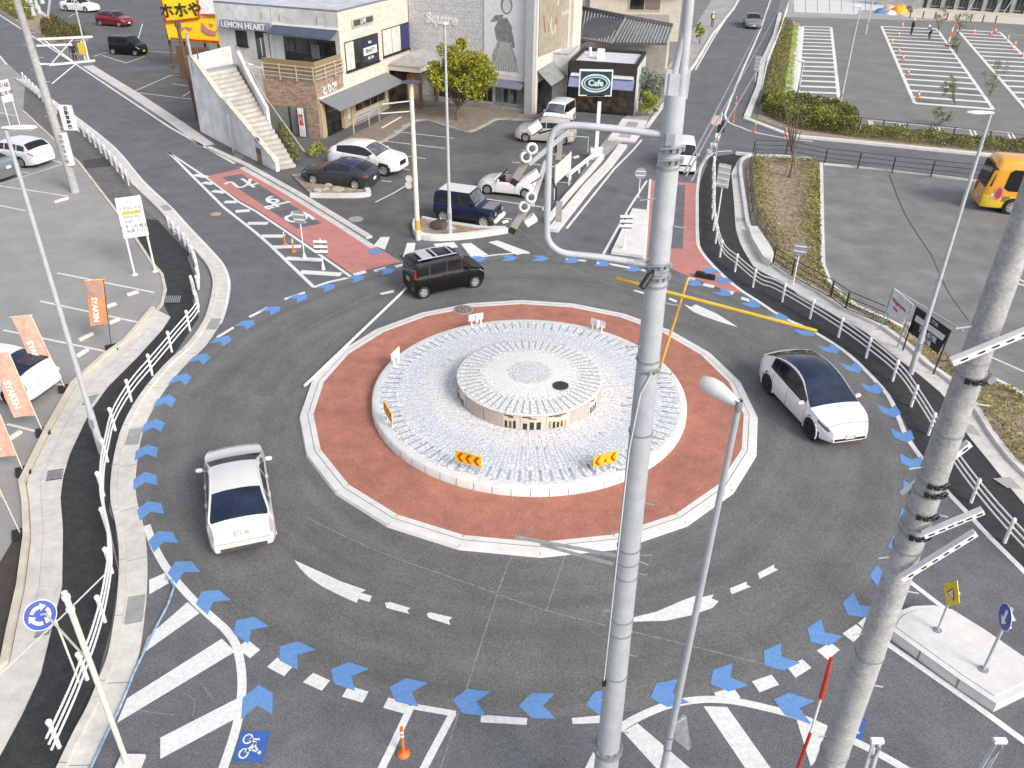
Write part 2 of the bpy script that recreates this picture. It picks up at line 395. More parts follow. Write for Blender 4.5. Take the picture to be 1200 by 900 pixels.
# ------------------------------------------------------------------ concrete gutters and kerbs (setting)
def strip_between(name, A, B, z0, z1, m, n=None, kind='structure', parent=None, skirt=True):
    A = GP(A) if not isinstance(A[0], Vector) else A; B = GP(B)
    def resample(P, n):
        P = [Vector(p) for p in P]; L = [0]
        for i in range(1, len(P)): L.append(L[-1]+(P[i]-P[i-1]).length)
        out = []
        for k in range(n):
            t = L[-1]*k/(n-1); i = 0
            while i < len(P)-2 and L[i+1] < t: i += 1
            f = (t-L[i])/max(1e-6, L[i+1]-L[i]); out.append(P[i].lerp(P[i+1], f))
        return out
    n = n or max(len(A), len(B))*2
    A = resample(A, n); B = resample(B, n); b = MB()
    for i in range(n-1):
        p, q, r_, s_ = A[i], A[i+1], B[i+1], B[i]
        b.add([(*p, z1), (*q, z1), (*r_, z1), (*s_, z1), (*p, z0), (*q, z0), (*r_, z0), (*s_, z0)], [(0,1,2,3),(0,1,5,4),(3,2,6,7)])
    return b.build(name, m, parent, kind if parent is None else None)
# left: flat gutter + raised kerb along the carriageway
gut_px = [(28,92),(60,115),(85,134),(133,172),(167,212),(200,243),(217,262),(250,297),(262,312),(268,328),(268,343),(264,363),(258,380),(240,407),(213,433),(187,467),(170,500),(162,533),(159,567),(161,588),(166,606),(171,632),(173,664),(172,700),(170,720),(164,764),(152,800),(140,832),(124,864),(104,910)]
GL = [Vector(p) for p in GS(gut_px, 3)]
b = MB(); b.band([tuple(p) for p in GL], .56, .016, off=-.0)
for o_ in (1,): pass
gutter = MB(); pathL = [tuple(p) for p in GL]
A = offs(pathL, 0.); 
def side(path, off): return offs(path, off)
# path runs from far to near: the footway lies on its right-hand side (-off)
gb = MB(); gb.band(pathL, .50, .018, off=-.25)
gut = gb.build('gutter', conc, kind='structure')
kb = MB(); kb.kerb(pathL, .18, .13, off=-.59); kb.build('kerb', conc, kind='structure')
jb = MB()
acc = 0
for i in range(1, len(GL)):
    d = GL[i]-GL[i-1]; acc += d.length
    if acc > 2.0:
        acc = 0; n = Vector((d.y, -d.x)).normalized(); p = GL[i]
        jb.band([tuple(p+n*.01), tuple(p+n*.49)], .018, .021)
        jb.band([tuple(p+n*.505), tuple(p+n*.675)], .018, .1335)
jb.build('kerb_joint', joint_m, gut)
gr = MB()
for px, py in ((243,378),(152,515),(156,717),(205,237)):
    p = Vector(G(px, py)); i = min(range(len(GL)), key=lambda k: (GL[k]-p).length); d = (GL[min(i+1, len(GL)-1)]-GL[i-1]).normalized(); n = Vector((d.y, -d.x)); c = GL[i]+n*.25
    gr.mi(0).box((c.x, c.y, .02), (.95, .42, .012), math.atan2(d.y, d.x))
    gr.mi(1)
    for k in range(11):
        q = c+d*(-.42+k*.084); gr.box((q.x, q.y, .029), (.03, .38, .006), math.atan2(d.y, d.x))
gr.build('drain_grate', [conc_g, galv_d], gut)
# white edge line of the left arm, right on the gutter's lip
# left: broad concrete drain cover between lot and footway
dk = strip_between('drain_channel', [(183,363),(165,385),(150,402),(145,406),(125,420),(90,452),(60,506),(31,566),(35,590),(37,630),(30,688),(19,740),(12,778),(0,789),(-40,815)],
              [(200,372),(190,387),(160,420),(126,454),(109,478),(100,494),(82,532),(74,560),(71,584),(74,620),(73,688),(60,740),(48,790),(26,838),(-10,905)], 0, .03, conc, 60)
lotk = GP([(183,363),(165,385),(150,402),(125,420),(90,452),(60,506),(31,566),(35,590),(37,630),(30,688),(19,740),(12,778),(0,789),(-40,815)])
kb = MB(); kb.kerb(lotk, .16, .16, off=-.10); kb.build('kerb', conc_y, kind='structure')
kb = MB(); kb.kerb(GP([(27,130),(70,170),(92,190),(142,255),(155,273),(177,307),(190,322),(194,340),(190,357),(185,363)]), .13, .05); kb.build('kerb', conc_y, kind='structure')
jb = MB()
A_ = [Vector(p) for p in GP([(165,385),(125,420),(90,452),(60,506),(31,566),(35,590),(37,630),(30,688),(19,740)])]
B_ = [Vector(p) for p in GP([(190,387),(160,420),(126,454),(100,494),(74,560),(71,584),(74,620),(73,688),(60,740)])]
for i in range(len(A_)-1):
    nn = max(2, int((A_[i+1]-A_[i]).length/.55))
    for k in range(nn):
        a = A_[i].lerp(A_[i+1], k/nn); c = B_[i].lerp(B_[i+1], k/nn); a2 = a.lerp(c, .38); c2 = a.lerp(c, .97)
        jb.band([tuple(a2), tuple(c2)], .012, .0335)
for i in range(len(A_)-1): jb.band([tuple(A_[i].lerp(B_[i], .38)), tuple(A_[i+1].lerp(B_[i+1], .38))], .014, .034)
jb.build('cover_joint', mat('joint_light', (.38,.365,.34), .9), dk)
gr = MB()
for q in ([(102,466),(116,463),(108,474),(96,476)], [(56,553),(75,550),(73,562),(54,565)], [(43,738),(62,734),(58,744),(40,749)], [(192,347),(213,347),(211,356),(191,356)]):
    P = GP(q); gr.mi(0).sheet(P, .037); c = sum((Vector(p) for p in P), Vector((0, 0)))/4
    gr.mi(1)
    for k in range(9):
        t = (k+.5)/9; a = Vector(P[0]).lerp(Vector(P[1]), t); d_ = Vector(P[3]).lerp(Vector(P[2]), t); gr.band([tuple(a.lerp(d_, .08)), tuple(a.lerp(d_, .92))], .035, .041)
gr.build('drain_grate', [dgrey, galv_d], dk)

# right: kerb walk between bed and footway
band_in = [(882,182),(870,188),(868,205),(873,240),(876,262),(882,274),(897,300),(907,312),(927,326),(960,344),(990,364),(1036,386),(1072,414),(1088,430),(1114,448),(1140,476),(1160,508),(1178,532),(1200,556),(1300,648)]
band_out = [(866,186),(857,203),(860,237),(862,267),(867,285),(872,295),(883,313),(890,318),(922,334),(935,346),(960,360),(992,378),(1012,388),(1040,412),(1064,430),(1080,442),(1108,466),(1130,506),(1156,538),(1180,568),(1200,592),(1300,690)]
bk = strip_between('drain_channel', band_in, band_out, 0, .035, conc, 70)
kk = GS(band_in, 2); kb = MB(); kb.kerb(kk, .2, .16, off=-.02); kb.build('kerb', conc_w, kind='structure')
jb = MB(); A_ = [Vector(p) for p in GP(band_in)]; B_ = [Vector(p) for p in GP(band_out)]
BB = []
for i in range(len(A_)):
    BB.append(min(B_, key=lambda q: (q-A_[i]).length))
for i in range(len(A_)-1):
    nn = max(1, int((A_[i+1]-A_[i]).length/1.1))
    for k in range(nn):
        a = A_[i].lerp(A_[i+1], k/nn); c = BB[i].lerp(BB[i+1], k/nn); jb.band([tuple(a.lerp(c, .3)), tuple(a.lerp(c, .95))], .016, .039)
jb.build('cover_joint', mat('joint_light', (.38,.365,.34), .9), bk)
gr = MB()
for q in ([(859,205),(869,205),(869,209),(859,209)], [(862,256),(874,256),(875,260),(863,260)], [(1128,495),(1140,500),(1150,513),(1133,508)], [(1163,562),(1183,560),(1197,574),(1180,573)]):
    gr.sheet(GP(q), .042)
gr.build('drain_grate', mat('worn_grate', (.40,.39,.37), .7, var=.2, scale=20), bk)
b = MB(); P = GP([(876,272),(886,272),(902,296),(906,305),(901,313),(893,308),(880,285)]); b.mi(0).prism(P, 0, .34)
b.build('concrete_ramp', conc_w, kind='structure')
b = MB(); b.kerb(GP([(862,181),(884,183),(920,185),(950,188)]), .25, .17); b.kerb(GP([(965,193),(1020,198),(1137,212),(1330,230)]), .2, .12)
b.kerb(GP([(962,193),(963,280),(964,313),(972,335),(984,346),(1002,361),(1034,375),(1060,388)]), .2, .15); b.kerb(GP([(1114,424),(1152,441),(1200,466),(1300,540)]), .2, .15)
b.build('kerb', conc_w, kind='structure')
b = MB(); b.kerb(GP([(873,140),(925,160),(1020,169),(1200,187),(1330,200)]), .42, .15); b.kerb(GP([(914,16),(908,42),(894,73),(889,103),(875,138)]), .45, .15); b.kerb(GP([(935,32),(925,122)]), .95, .12)
b.build('kerb', conc_w, kind='structure')
b = MB(); b.kerb(GP([(648,272),(662,254),(690,219),(712,196),(730,172)]), .55, .18); b.kerb(GP([(642,262),(664,234),(690,205),(706,186)]), .22, .30); b.kerb(GP([(758,150),(785,113),(815,75),(835,41),(860,10),(876,-18)]), .25, .14)
b.build('kerb', conc_w, kind='structure')
b = MB(); b.mi(0).kerb(GP([(728,166),(738,152),(744,142)]), 1.9, .12); b.mi(1).kerb(GP([(731,163),(738,152),(742,145)]), .8, .125); b.build('entrance_slab', [conc_w, conc_g], kind='structure')
# shop lot kerb: gutter strip along the left arm's upper side
b = MB(); b.band(GP([(96,78),(150,112),(200,146),(235,172)]), .9, .016, off=.5); b.kerb(GP([(240,175),(285,196),(345,230),(400,264),(427,281)]), .35, .12, off=.28); b.band(GP([(285,196),(345,230),(400,264),(440,290)]), .35, .018, off=-.10); b.build('gutter', conc, kind='structure')

# ------------------------------------------------------------------ painted markings (children of the road)
Z = .016
mk = MB()
def line(px, w=.15, z=Z, sm=0):
    mk.band(GS(px, sm) if sm else GP(px), w, z)
line([(-120,-60),(0,18),(88,75),(200,150),(275,192)], .17)
line([(-120,-14),(0,66),(8,76)], .17)
line([(85,134),(133,172),(167,212),(200,243),(217,262),(250,297),(262,312),(268,328),(268,343),(264,363),(258,380)], .13, .0225, 3)
line([(817,226),(817,240),(817.5,280),(822,295),(837,313),(855,330),(872,343),(888,353),(917,372),(950,387),(987,410),(1013,433),(1040,463),(1053,490),(1063,513),(1082,540),(1104,570),(1132,600),(1160,630),(1200,670),(1300,772)], .17, Z, 3)
line([(817,226),(820,202),(825,190),(832,182),(842,178),(858,177)], .17, Z, 3)
line([(925,-50),(903,0),(892,33),(870,83),(852,128),(850,136),(855,144),(870,150),(883,155),(920,162),(952,166)], .17, Z, 2)
line([(872,-16),(863,3),(836,45),(815,82)], .15)
line([(752,164),(742,176),(720,198),(696,228),(664,268)], .14)
# splitter hatch, left arm
La = [(198,179),(230,211),(262,243),(300,273),(317,288),(345,315),(368,337)]
Lb = [(198,179),(240,207),(280,237),(300,248),(333,270),(372,297),(412,325)]
line(La, .17); line(Lb, .15)
for a, c in (((228,205),(243,208)),((238,214),(250,216)),((249,224),(264,226)),((263,237),(278,237)),((276,248),(293,247)),((290,262),(314,262)),((306,277),(334,277)),((319,290),(353,289)),((335,303),(378,305)),((352,319),(400,322))): line([a, c], .42, Z+.001)
line([(368,337),(385,331),(412,325)], .2, Z+.002)
# N-arm splitter outline
line([(758,212),(738,243),(717,280),(700,311)], .13); line([(762,210),(759,250),(755,306)], .13); 
# ring edge dashes and give-way blocks
W4 = [[(333,350),(357,342),(358,344),(334,352)],[(291,371),(313,360),(315,362),(293,373)],[(253,395),(273,383),(275,385),(255,397)],
 [(413,321),(428,317),(430,320),(416,324)],[(437,317),(451,313),(453,316),(440,319)],[(462,312),(476,308),(478,310),(465,314)],
 [(663,303),(687,305),(687,307),(663,305)],[(700,306),(759,317),(758,319),(699,308)],[(807,325),(815,327),(813,331),(805,328)],[(825,332),(838,335),(836,338),(823,335)],[(847,340),(861,342),(858,346),(846,343)],[(869,348),(883,352),(880,355),(868,351)],
 [(290,750),(305,762),(293,772),(278,760)],[(325,771),(343,782),(333,793),(313,782)],[(367,789),(387,798),(377,810),(355,800)],[(408,804),(432,811),(425,824),(401,817)],[(455,818),(480,824),(474,837),(449,830)],
 [(564,838),(618,842),(617,850),(563,847)],[(670,842),(702,839),(716,838),(716,846),(702,848),(671,849)],[(837,812),(859,806),(868,818),(840,823)],[(881,799),(904,791),(913,803),(890,812)],[(922,782),(940,773),(951,783),(932,795)],[(957,763),(973,753),(984,762),(970,774)],[(987,743),(1003,732),(1013,740),(1000,753)],[(1005,731),(1018,720),(1028,727),(1014,739)],
 [(508,286),(532,284),(537,290),(513,293)],[(540,286),(552,285),(572,299),(553,303)],[(572,284),(583,282),(621,296),(606,299)],[(477,285),(487,285),(485,298),(472,302)],[(446,278),(457,278),(451,293),(438,288)],
 [(451,707),(457,706),(481,713),(477,716),(480,720),(453,713)],[(500,720),(504,718),(530,724),(526,728),(528,733),(503,725)],[(855,690),(875,682),(875,686),(880,688),(857,697)],[(888,672),(907,662),(907,666),(912,668),(890,679)],[(785,349),(794,353),(792,355),(783,351)],[(744,340),(759,344),(757,346),(742,341)],[(445,344),(461,340),(462,343),(447,346)]]
for q in W4: mk.sheet(GP(q), Z+.001)
mk.sheet(GP([(345,657),(372,669),(400,682),(429,692),(423,695),(436,699),(433,706),(420,702),(418,707),(400,699),(378,688),(362,677),(352,667)]), Z)
mk.sheet(GP([(742,724),(770,717),(800,704),(822,696),(820,701),(836,697),(834,702),(842,705),(835,713),(808,722),(780,728),(742,729)]), Z)
mk.sheet(GP([(802,357),(810,360),(815,357),(840,368),(865,384),(842,377),(822,370),(813,366),(806,361)]), Z)
line([(553,303),(580,299),(606,297),(621,297)], .14)
# bottom: hatches
line([(172,616),(182,643),(200,673),(227,704),(252,727),(265,739),(277,757),(283,787),(283,817),(277,853),(263,897),(256,915)], .2, Z, 3)
for q in ([(175,680),(193,672),(198,684),(175,697)],[(220,706),(234,719),(165,768),(174,746)],[(260,749),(276,764),(137,848),(149,819)],[(280,818),(281,840),(188,890),(188,865)],
          [(730,858),(747,848),(810,902),(770,902)],[(824,828),(852,829),(904,902),(874,902)],[(933,843),(968,858),(964,882),(950,899)]): mk.sheet(GP(q), Z+.001)
line([(686,912),(700,884),(712,868),(728,853),(748,841),(776,829),(800,823),(828,820),(860,822),(898,830),(935,840),(967,854),(1013,875),(1055,898),(1080,914)], .19, Z, 3)
line([(482,828),(459,877),(445,906)], .17); line([(482,828),(534,837)], .15, Z+.001); line([(531,836),(508,879),(494,906)], .17)
line([(1058,676),(1110,716),(1160,752),(1200,776),(1260,818)], .15); line([(1034,751),(1080,783),(1140,825),(1200,869),(1260,915)], .17)
markings = mk.build('white_marking', paint_w, road)
# blue arrows round the ring: 53 of them, less those left out at the exits
ar = MB()
ARW = [(.42,.0),(.14,.33),(-.40,.33),(-.12,.0),(-.40,-.33),(.14,-.33)]
A0 = 134.6
for k in range(53):
    t = A0-k*360/53.0
    tt = (t+720) % 360
    if any(abs((tt-x+180) % 360-180) < 3. for x in (115.,108.)): continue
    if 332.0 < tt < 338: pass
    r = 12.62; cx = C0.x+r*math.cos(R(tt)); cy = C0.y+r*math.sin(R(tt)); h = R(tt-90)
    ar.sheet([(cx+x*math.cos(h)-y*math.sin(h), cy+x*math.sin(h)+y*math.cos(h)) for x, y in ARW], Z+.004)
for (px, py), (qx, qy) in (((302,822),(303,805)), ((930,828),(912,822)), ((440,295),(432,291)), ((833,318),(826,313)), ((848,329),(838,322))):
    a = Vector(G(px, py)); c = (Vector(G(qx, qy))-a); h = math.atan2(c.y, c.x)
    ar.sheet([(a.x+x*1.05*math.cos(h)-y*math.sin(h), a.y+x*1.05*math.sin(h)+y*math.cos(h)) for x, y in ARW], Z+.004)
ar.build('blue_arrow', paint_b, road)
# cycle pictogram panels
for corners in ([(283,858),(317,857),(307,893),(273,893)], [(985,834),(1015,843),(1009,868),(977,858)]):
    P = [Vector(p) for p in GP(corners)]; b = MB(); b.sheet(P, Z+.002); pn = b.build('cycle_panel', paint_bd, road)
    u = (P[1]-P[0]+P[2]-P[3])/2; v = (P[0]-P[3]+P[1]-P[2])/2; c = sum(P, Vector((0, 0)))/4
    def loc(x, y): q = c+u*x+v*y; return (q.x, q.y)
    b = MB()
    for cx_, cy_ in ((-.2,.24),(-.2,-.24)): b.band([loc(cx_+.15*math.cos(t*math.pi/8), cy_+.15*math.sin(t*math.pi/8)) for t in range(16)], .035, Z+.006, closed=True)
    for pts in ([(-.2,.24),(.1,.12),(-.2,-.24)], [(.1,.12),(.02,-.12),(-.2,-.24)], [(.02,-.12),(.28,-.2)], [(-.2,.24),(.22,.22)], [(.1,.12),(.12,.0),(.28,-.2)]): b.band([loc(*q) for q in pts], .04, Z+.006)
    b.sheet([loc(.33+.06*math.cos(t*math.pi/5), -.22+.06*math.sin(t*math.pi/5)) for t in range(10)], Z+.006)
    b.build('cycle_symbol', paint_w, pn)
# red surfacing on the arms
b = MB(); b.sheet(GP([(242,207),(285,197),(340,229),(400,264),(470,307),(440,314),(412,321),(372,293),(333,267),(300,245),(280,234)]), Z-.003); b.build('red_surface', red_road, road)
b = MB(); b.sheet(GP([(260,208),(283,204),(377,262),(348,268)]), Z); b.build('stop_box', asph_road, road)
b = MB(); b.sheet(GP([(762,211),(817,215),(817.5,280),(822,295),(837,313),(855,330),(873,344),(850,340),(822,330),(806,324),(780,312),(756,306)]), Z-.003); b.build('red_surface', red_road, road)
b = MB(); b.sheet(GP([(775,216),(803,217),(800,292),(768,290)]), Z); b.build('stop_box', asph_road, road)
b = MB()
for ch, (px, py) in (('れ', (283,215)), ('ず', (318,236)), ('ゆ', (348,254))):
    up = (Vector(G(364,265))-Vector(G(271,206))).normalized(); c = G(px, py)
    v_, f_ = text_mesh(ch, 1.75, frame((c[0], c[1], Z+.004), (up.y, -up.x, 0), (up.x, up.y, 0)) @ Matrix.Scale(1.25, 4, (0, 1, 0)), .001, bold=.03)
    b.add(v_, f_)
b.build('road_lettering', paint_w, road)
# seams and cracks
b = MB()
for px in ([(600,652),(585,690),(515,905)],[(663,650),(640,716)],[(360,607),(440,645),(560,688),(640,716),(760,745),(900,780)],[(590,255),(648,300)],[(660,310),(720,335),(790,352)],[(120,580),(150,720)],[(360,385),(440,345),(520,320)]):
    b.band(GS(px, 3), .03, Z-.001)
b.build('road_seam', seam_m, road)
b = MB()
for px in ([(215,812),(228,822),(226,840)],[(150,830),(175,835),(205,838)],[(235,800),(250,820)]): b.band(GS(px, 3), .02, Z-.0008)
b.build('hair_crack', seam_m, road)
b = MB(); rn0 = random.Random(77)
for k in range(14):
    a_ = rn0.uniform(0, 6.28); r_ = rn0.uniform(8.6, 12); cxx, cyy = C0.x+r_*math.cos(a_), C0.y+r_*math.sin(a_); s0_ = rn0.uniform(.03, .08); n_ = 9
    b.sheet([(cxx+s0_*(1+rn0.uniform(-.3,.3))*math.cos(2*math.pi*i/n_), cyy+s0_*(1+rn0.uniform(-.3,.3))*math.sin(2*math.pi*i/n_)) for i in range(n_)], Z-.0022)
split_build(b, 'oil_spot', mat('oil_stain', (.095,.093,.092), .6, fine=.3, bscale=26), road)
b = MB(); b.band(GS([(1042,204),(1060,250),(1092,300)]), .06, .009); b.band(GS([(1092,300),(1110,340),(1135,376)]), .04, .009); b.build('crack', crack_m, [o for o in bpy.data.objects if o.name == 'bus_yard'][0])
# car park lines
b = MB()
for px in ([(67,320),(181,343)],[(47,353),(167,379)],[(4,387),(129,413)],[(56,448),(84,454)],[(0,435),(14,439)],[(8,497),(48,507)],[(-60,125),(0,132),(19,136)],[(-40,230),(0,216),(75,192)],[(-40,211),(0,218),(80,230)],[(-40,232),(0,241),(30,247)],[(62,188),(75,192)],[(17,201),(35,203)]): b.band(GP(px), .11, .009)
b.build('bay_line', paint_w, [o for o in bpy.data.objects if o.name == 'car_park'][0])
b = MB()
for px in ([(470,155),(532,162)],[(448,165),(522,174)],[(468,182),(499,186)],[(472,198),(480,199)],[(447,212),(459,213)],[(529,217),(553,221)],[(568,233),(637,243)],[(560,252),(600,257)],[(612,176),(677,185)],[(600,190),(630,193),(677,199)],[(640,212),(670,215)],[(440,237),(462,226),(475,218)]): b.band(GP(px), .10, .009)
b.build('bay_line', paint_w, [o for o in bpy.data.objects if o.name == 'shop_car_park'][0])
b = MB()
for px in ([(155,108),(201,88),(240,92)],[(201,98),(235,103)],[(155,108),(230,117)],[(214,113),(224,107)],[(120,65),(148,74)],[(148,74),(170,66)],[(162,45),(167,28)],[(110,66),(140,57)],[(170,60),(205,62)],[(100,10),(80,20)]): b.band(GP(px), .10, .009)
b.build('bay_line', paint_w, [o for o in bpy.data.objects if o.name == 'yard'][0])
b = MB()
def lattice(a, bb, c, d, n, w=.30):
    a, bb, c, d = (Vector(G(*p)) for p in (a, bb, c, d))
    b.band([tuple(a), tuple(d)], w, .009); b.band([tuple(bb), tuple(c)], w, .009)
    for k in range(n+1): b.band([tuple(a.lerp(d, k/n)), tuple(bb.lerp(c, k/n))], w*2.1, .0095)
lattice((941,31),(974,32),(984,124),(933,122), 18); lattice((1033,31),(1098,34),(1164,128),(1072,121), 17); lattice((1122,35),(1172,38),(1268,134),(1206,132), 17)
for px in ([(1018,141),(1100,149),(1186,156)],[(1018,141),(1022,153)],[(1021,141),(1025,153)],[(1054,145),(1059,158)],[(1058,145),(1063,158)],[(1096,149),(1101,162)],[(1100,149),(1105,162)],[(1136,152),(1143,166)],[(1141,152),(1148,166)],[(1181,156),(1188,169)],[(1186,156),(1193,169)],[(1175,40),(1205,42)],[(1190,22),(1215,36)]): b.band(GP(px), .13, .009)
b.build('bay_line', paint_w, [o for o in bpy.data.objects if o.name == 'ground'][0])
# ------------------------------------------------------------------ central island
isl = thing('central_island', (C0.x, C0.y, 0), label='round central island with red apron, white stone disc and raised drum in the middle', cat='traffic island')
N22 = 22
PH = R(-88.2)
def poly22(r): return [(r*math.cos(PH+2*math.pi*i/N22), r*math.sin(PH+2*math.pi*i/N22)) for i in range(N22)]
b = MB()
prof = [(7.90,.01),(7.86,.10),(7.60,.125)]
prof2 = [(7.59,.118),(7.57,.118)]; prof3 = [(7.56,.128),(7.41,.135)]
def rings22(b, prof):
    for (r0, z0), (r1, z1) in zip(prof, prof[1:]):
        A, B = poly22(r0), poly22(r1)
        for i in range(N22):
            j = (i+1) % N22; b.add([(*A[i], z0), (*A[j], z0), (*B[j], z1), (*B[i], z1)], [(0,1,2,3)])
rings22(b, [(7.90,.008),(7.86,.10),(7.60,.128),(7.41,.135),(7.40,.09)])
kb_ = b.build('apron_kerb', conc_w, isl)
b = MB(); A, B = poly22(7.605), poly22(7.585)
for i in range(N22):
    j = (i+1) % N22; b.add([(*A[i], .131), (*A[j], .131), (*B[j], .132), (*B[i], .132)], [(0,1,2,3)])
    o_ = Vector(poly22(7.88)[i]); q_ = Vector(poly22(7.42)[i]); n_ = Vector((-o_.y, o_.x)).normalized()*.009
    b.add([(*(o_+n_), .1005), (*(q_+n_), .139), (*(q_-n_), .139), (*(o_-n_), .1005)], [(0,3,2,1)])
b.build('kerb_joint', joint_m, kb_)
b = MB(); b.add([(*p, .131) for p in poly22(7.42)], [tuple(range(N22))]); b.build('apron', red_pave, isl)
b = MB(); b.smooth = True; b.lathe((0,0,0), [(5.46,.13),(5.44,.40),(5.38,.43),(5.21,.44)], 120); wl = b.build('stone_edging', conc_w, isl)
b = MB()
for k in range(60):
    t = 2*math.pi*k/60; d = Vector((math.cos(t), math.sin(t), 0)); n_ = Vector((-d.y, d.x, 0))*.008
    b.add([d*5.466+n_+Vector((0,0,.14)), d*5.446+n_+Vector((0,0,.40)), d*5.446-n_+Vector((0,0,.40)), d*5.466-n_+Vector((0,0,.14))], [(0,1,2,3)])
split_build(b, 'edging_joint', joint_m, wl)
b = MB(); b.smooth = True; b.lathe((0,0,0), [(5.21,.435),(4,.46),(2.62,.49),(2.50,.49)], 120); dsc = b.build('stone_disc', marble, isl)
zd = lambda r: .436+(5.21-r)/(5.21-2.62)*.056
inl_l = mat('pale_blue_inlay', (.52,.56,.65), .7, var=.12, scale=9, fine=.25)
inl_w = mat('white_strip', (.70,.70,.69), .7, var=.04)
def radial(b, n, r0, r1, w, zf, ph=0, jit=0):
    rn = random.Random(int(n+r0*10))
    for k in range(n):
        t = 2*math.pi*(k+ph)/n; d = Vector((math.cos(t), math.sin(t), 0)); n_ = Vector((-d.y, d.x, 0))*w/2
        a, c = r0+rn.uniform(-jit, jit), r1+rn.uniform(-jit, jit)
        b.add([d*a-n_+Vector((0,0,zf(a)+.004)), d*c-n_+Vector((0,0,zf(c)+.004)), d*c+n_+Vector((0,0,zf(c)+.004)), d*a+n_+Vector((0,0,zf(a)+.004))], [(0,1,2,3)])
b = MB(); radial(b, 96, 4.60, 5.12, .085, zd, 0, .03); b.build('blue_inlay', inlay_b, dsc)
b = MB(); radial(b, 96, 3.6, 4.57, .075, zd, 0, .25); radial(b, 96, 3.5, 5.05, .03, zd, .5, .3); b.build('pale_inlay', inl_l, dsc)
b = MB(); radial(b, 96, 2.66, 3.5, .055, zd, 0, .08); b.build('white_inlay', inl_w, dsc)
b = MB(); b.smooth = True; b.lathe((0,0,0), [(2.50,.48),(2.50,1.02)], 96); dr = b.build('drum', conc_y, isl)
b = MB(); b.smooth = True; b.lathe((0,0,0), [(2.50,1.02),(2.52,1.025),(2.52,1.055),(2.48,1.06),(1.6,1.12),(.8,1.17),(0.001,1.19)], 96); dt = b.build('drum_top', marble, isl)
zt_ = lambda r: 1.06+(2.48-r)/(2.48-.8)*.11
b = MB(); radial(b, 56, 1.72, 2.44, .05, zt_); b.build('grey_inlay', inlay_g, dt)
b = MB(); radial(b, 64, .80, 1.55, .085, zt_); b.build('white_inlay', inl_w, dt)
b = MB(); b.smooth = True; b.lathe((0,0,0), [(.72,1.1835),(0.001,1.1945)], 40); b.build('pebble_centre', mat('pebble_mosaic', (.58,.58,.59), .8, var=.2, scale=28, bump=1., bscale=16, fine=.45), dt)
# relief of little house fronts round the drum
rn = random.Random(11); mb = [MB() for _ in range(1)][0]; t = 0.
rel_m = [mat('relief_pink', (.50,.40,.36), .8, var=.15, scale=12, fine=.2), mat('relief_dark', (.03,.028,.028), .6), mat('relief_brown', (.18,.09,.05), .7), mat('relief_cream', (.62,.56,.46), .8), mat('relief_ochre', (.38,.27,.15), .8)]
def onring(b, t0, t1, z0, z1, r):
    n = max(2, int((t1-t0)/.06)+1); vs = []
    for i in range(n+1):
        a = t0+(t1-t0)*i/n; vs += [(r*math.cos(a), r*math.sin(a), z0), (r*math.cos(a), r*math.sin(a), z1)]
    b.add(vs, [(2*i, 2*i+2, 2*i+3, 2*i+1) for i in range(n)])
while t < 2*math.pi-.05:
    w_ = rn.uniform(.22, .42); w_ = min(w_, 2*math.pi-t)
    if rn.random() < .35:
        mb.mi(0); onring(mb, t, t+w_-.012, .50, 1.01, 2.512)
    else:
        mb.mi(3); onring(mb, t, t+w_-.012, .50, 1.01, 2.512); k = rn.randrange(3, 6)
        for i in range(k):
            a0_ = t+.03+(w_-.07)*i/k; mb.mi(rn.choice([1,1,2,4])); onring(mb, a0_, a0_+(w_-.07)/k*.62, .505, .51+rn.uniform(.2,.3), 2.518)
        mb.mi(1); onring(mb, t+.02, t+w_*rn.uniform(.3,.9), .95, .995, 2.518); mb.mi(2); onring(mb, t+w_*.3, t+w_*.6, .90, .94, 2.519)
    t += w_
mb.build('relief_band', rel_m, dr)
def manhole(px, py, r, z, label, m, rim=conc_g):
    p = G(px, py, z); b = MB(); b.smooth = False
    b.mi(0).cyl((0,0,0), (0,0,.014), r, n=28); b.mi(1)
    b.cyl((0,0,.014), (0,0,.019), r*.86, n=28); b.mi(0)
    for k in range(8): b.box((r*.45*math.cos(k*.785), r*.45*math.sin(k*.785), .022), (r*.5, .03, .006), k*.785)
    o = b.build('manhole_cover', [rim, m], label=label, cat='manhole cover', loc=(p[0], p[1], z+.002)); return o
manhole(657, 452, .27, 1.165, 'dark round cover set in the top of the white drum', mat('cast_iron', (.035,.037,.042), .6), mat('cast_iron', (.035,.037,.042), .6))
manhole(543, 363, .42, .133, 'brown round manhole cover on the red apron behind the white disc', mat('rusty_iron', (.20,.14,.11), .7, var=.3, scale=10))
manhole(417, 257, .40, .006, 'pale round manhole cover on the shop car park', conc_g)
manhole(253, 251, .27, .013, 'orange edged round manhole cover in the left arm of the road', conc_g, mat('orange_rim', (.62,.32,.12), .7))
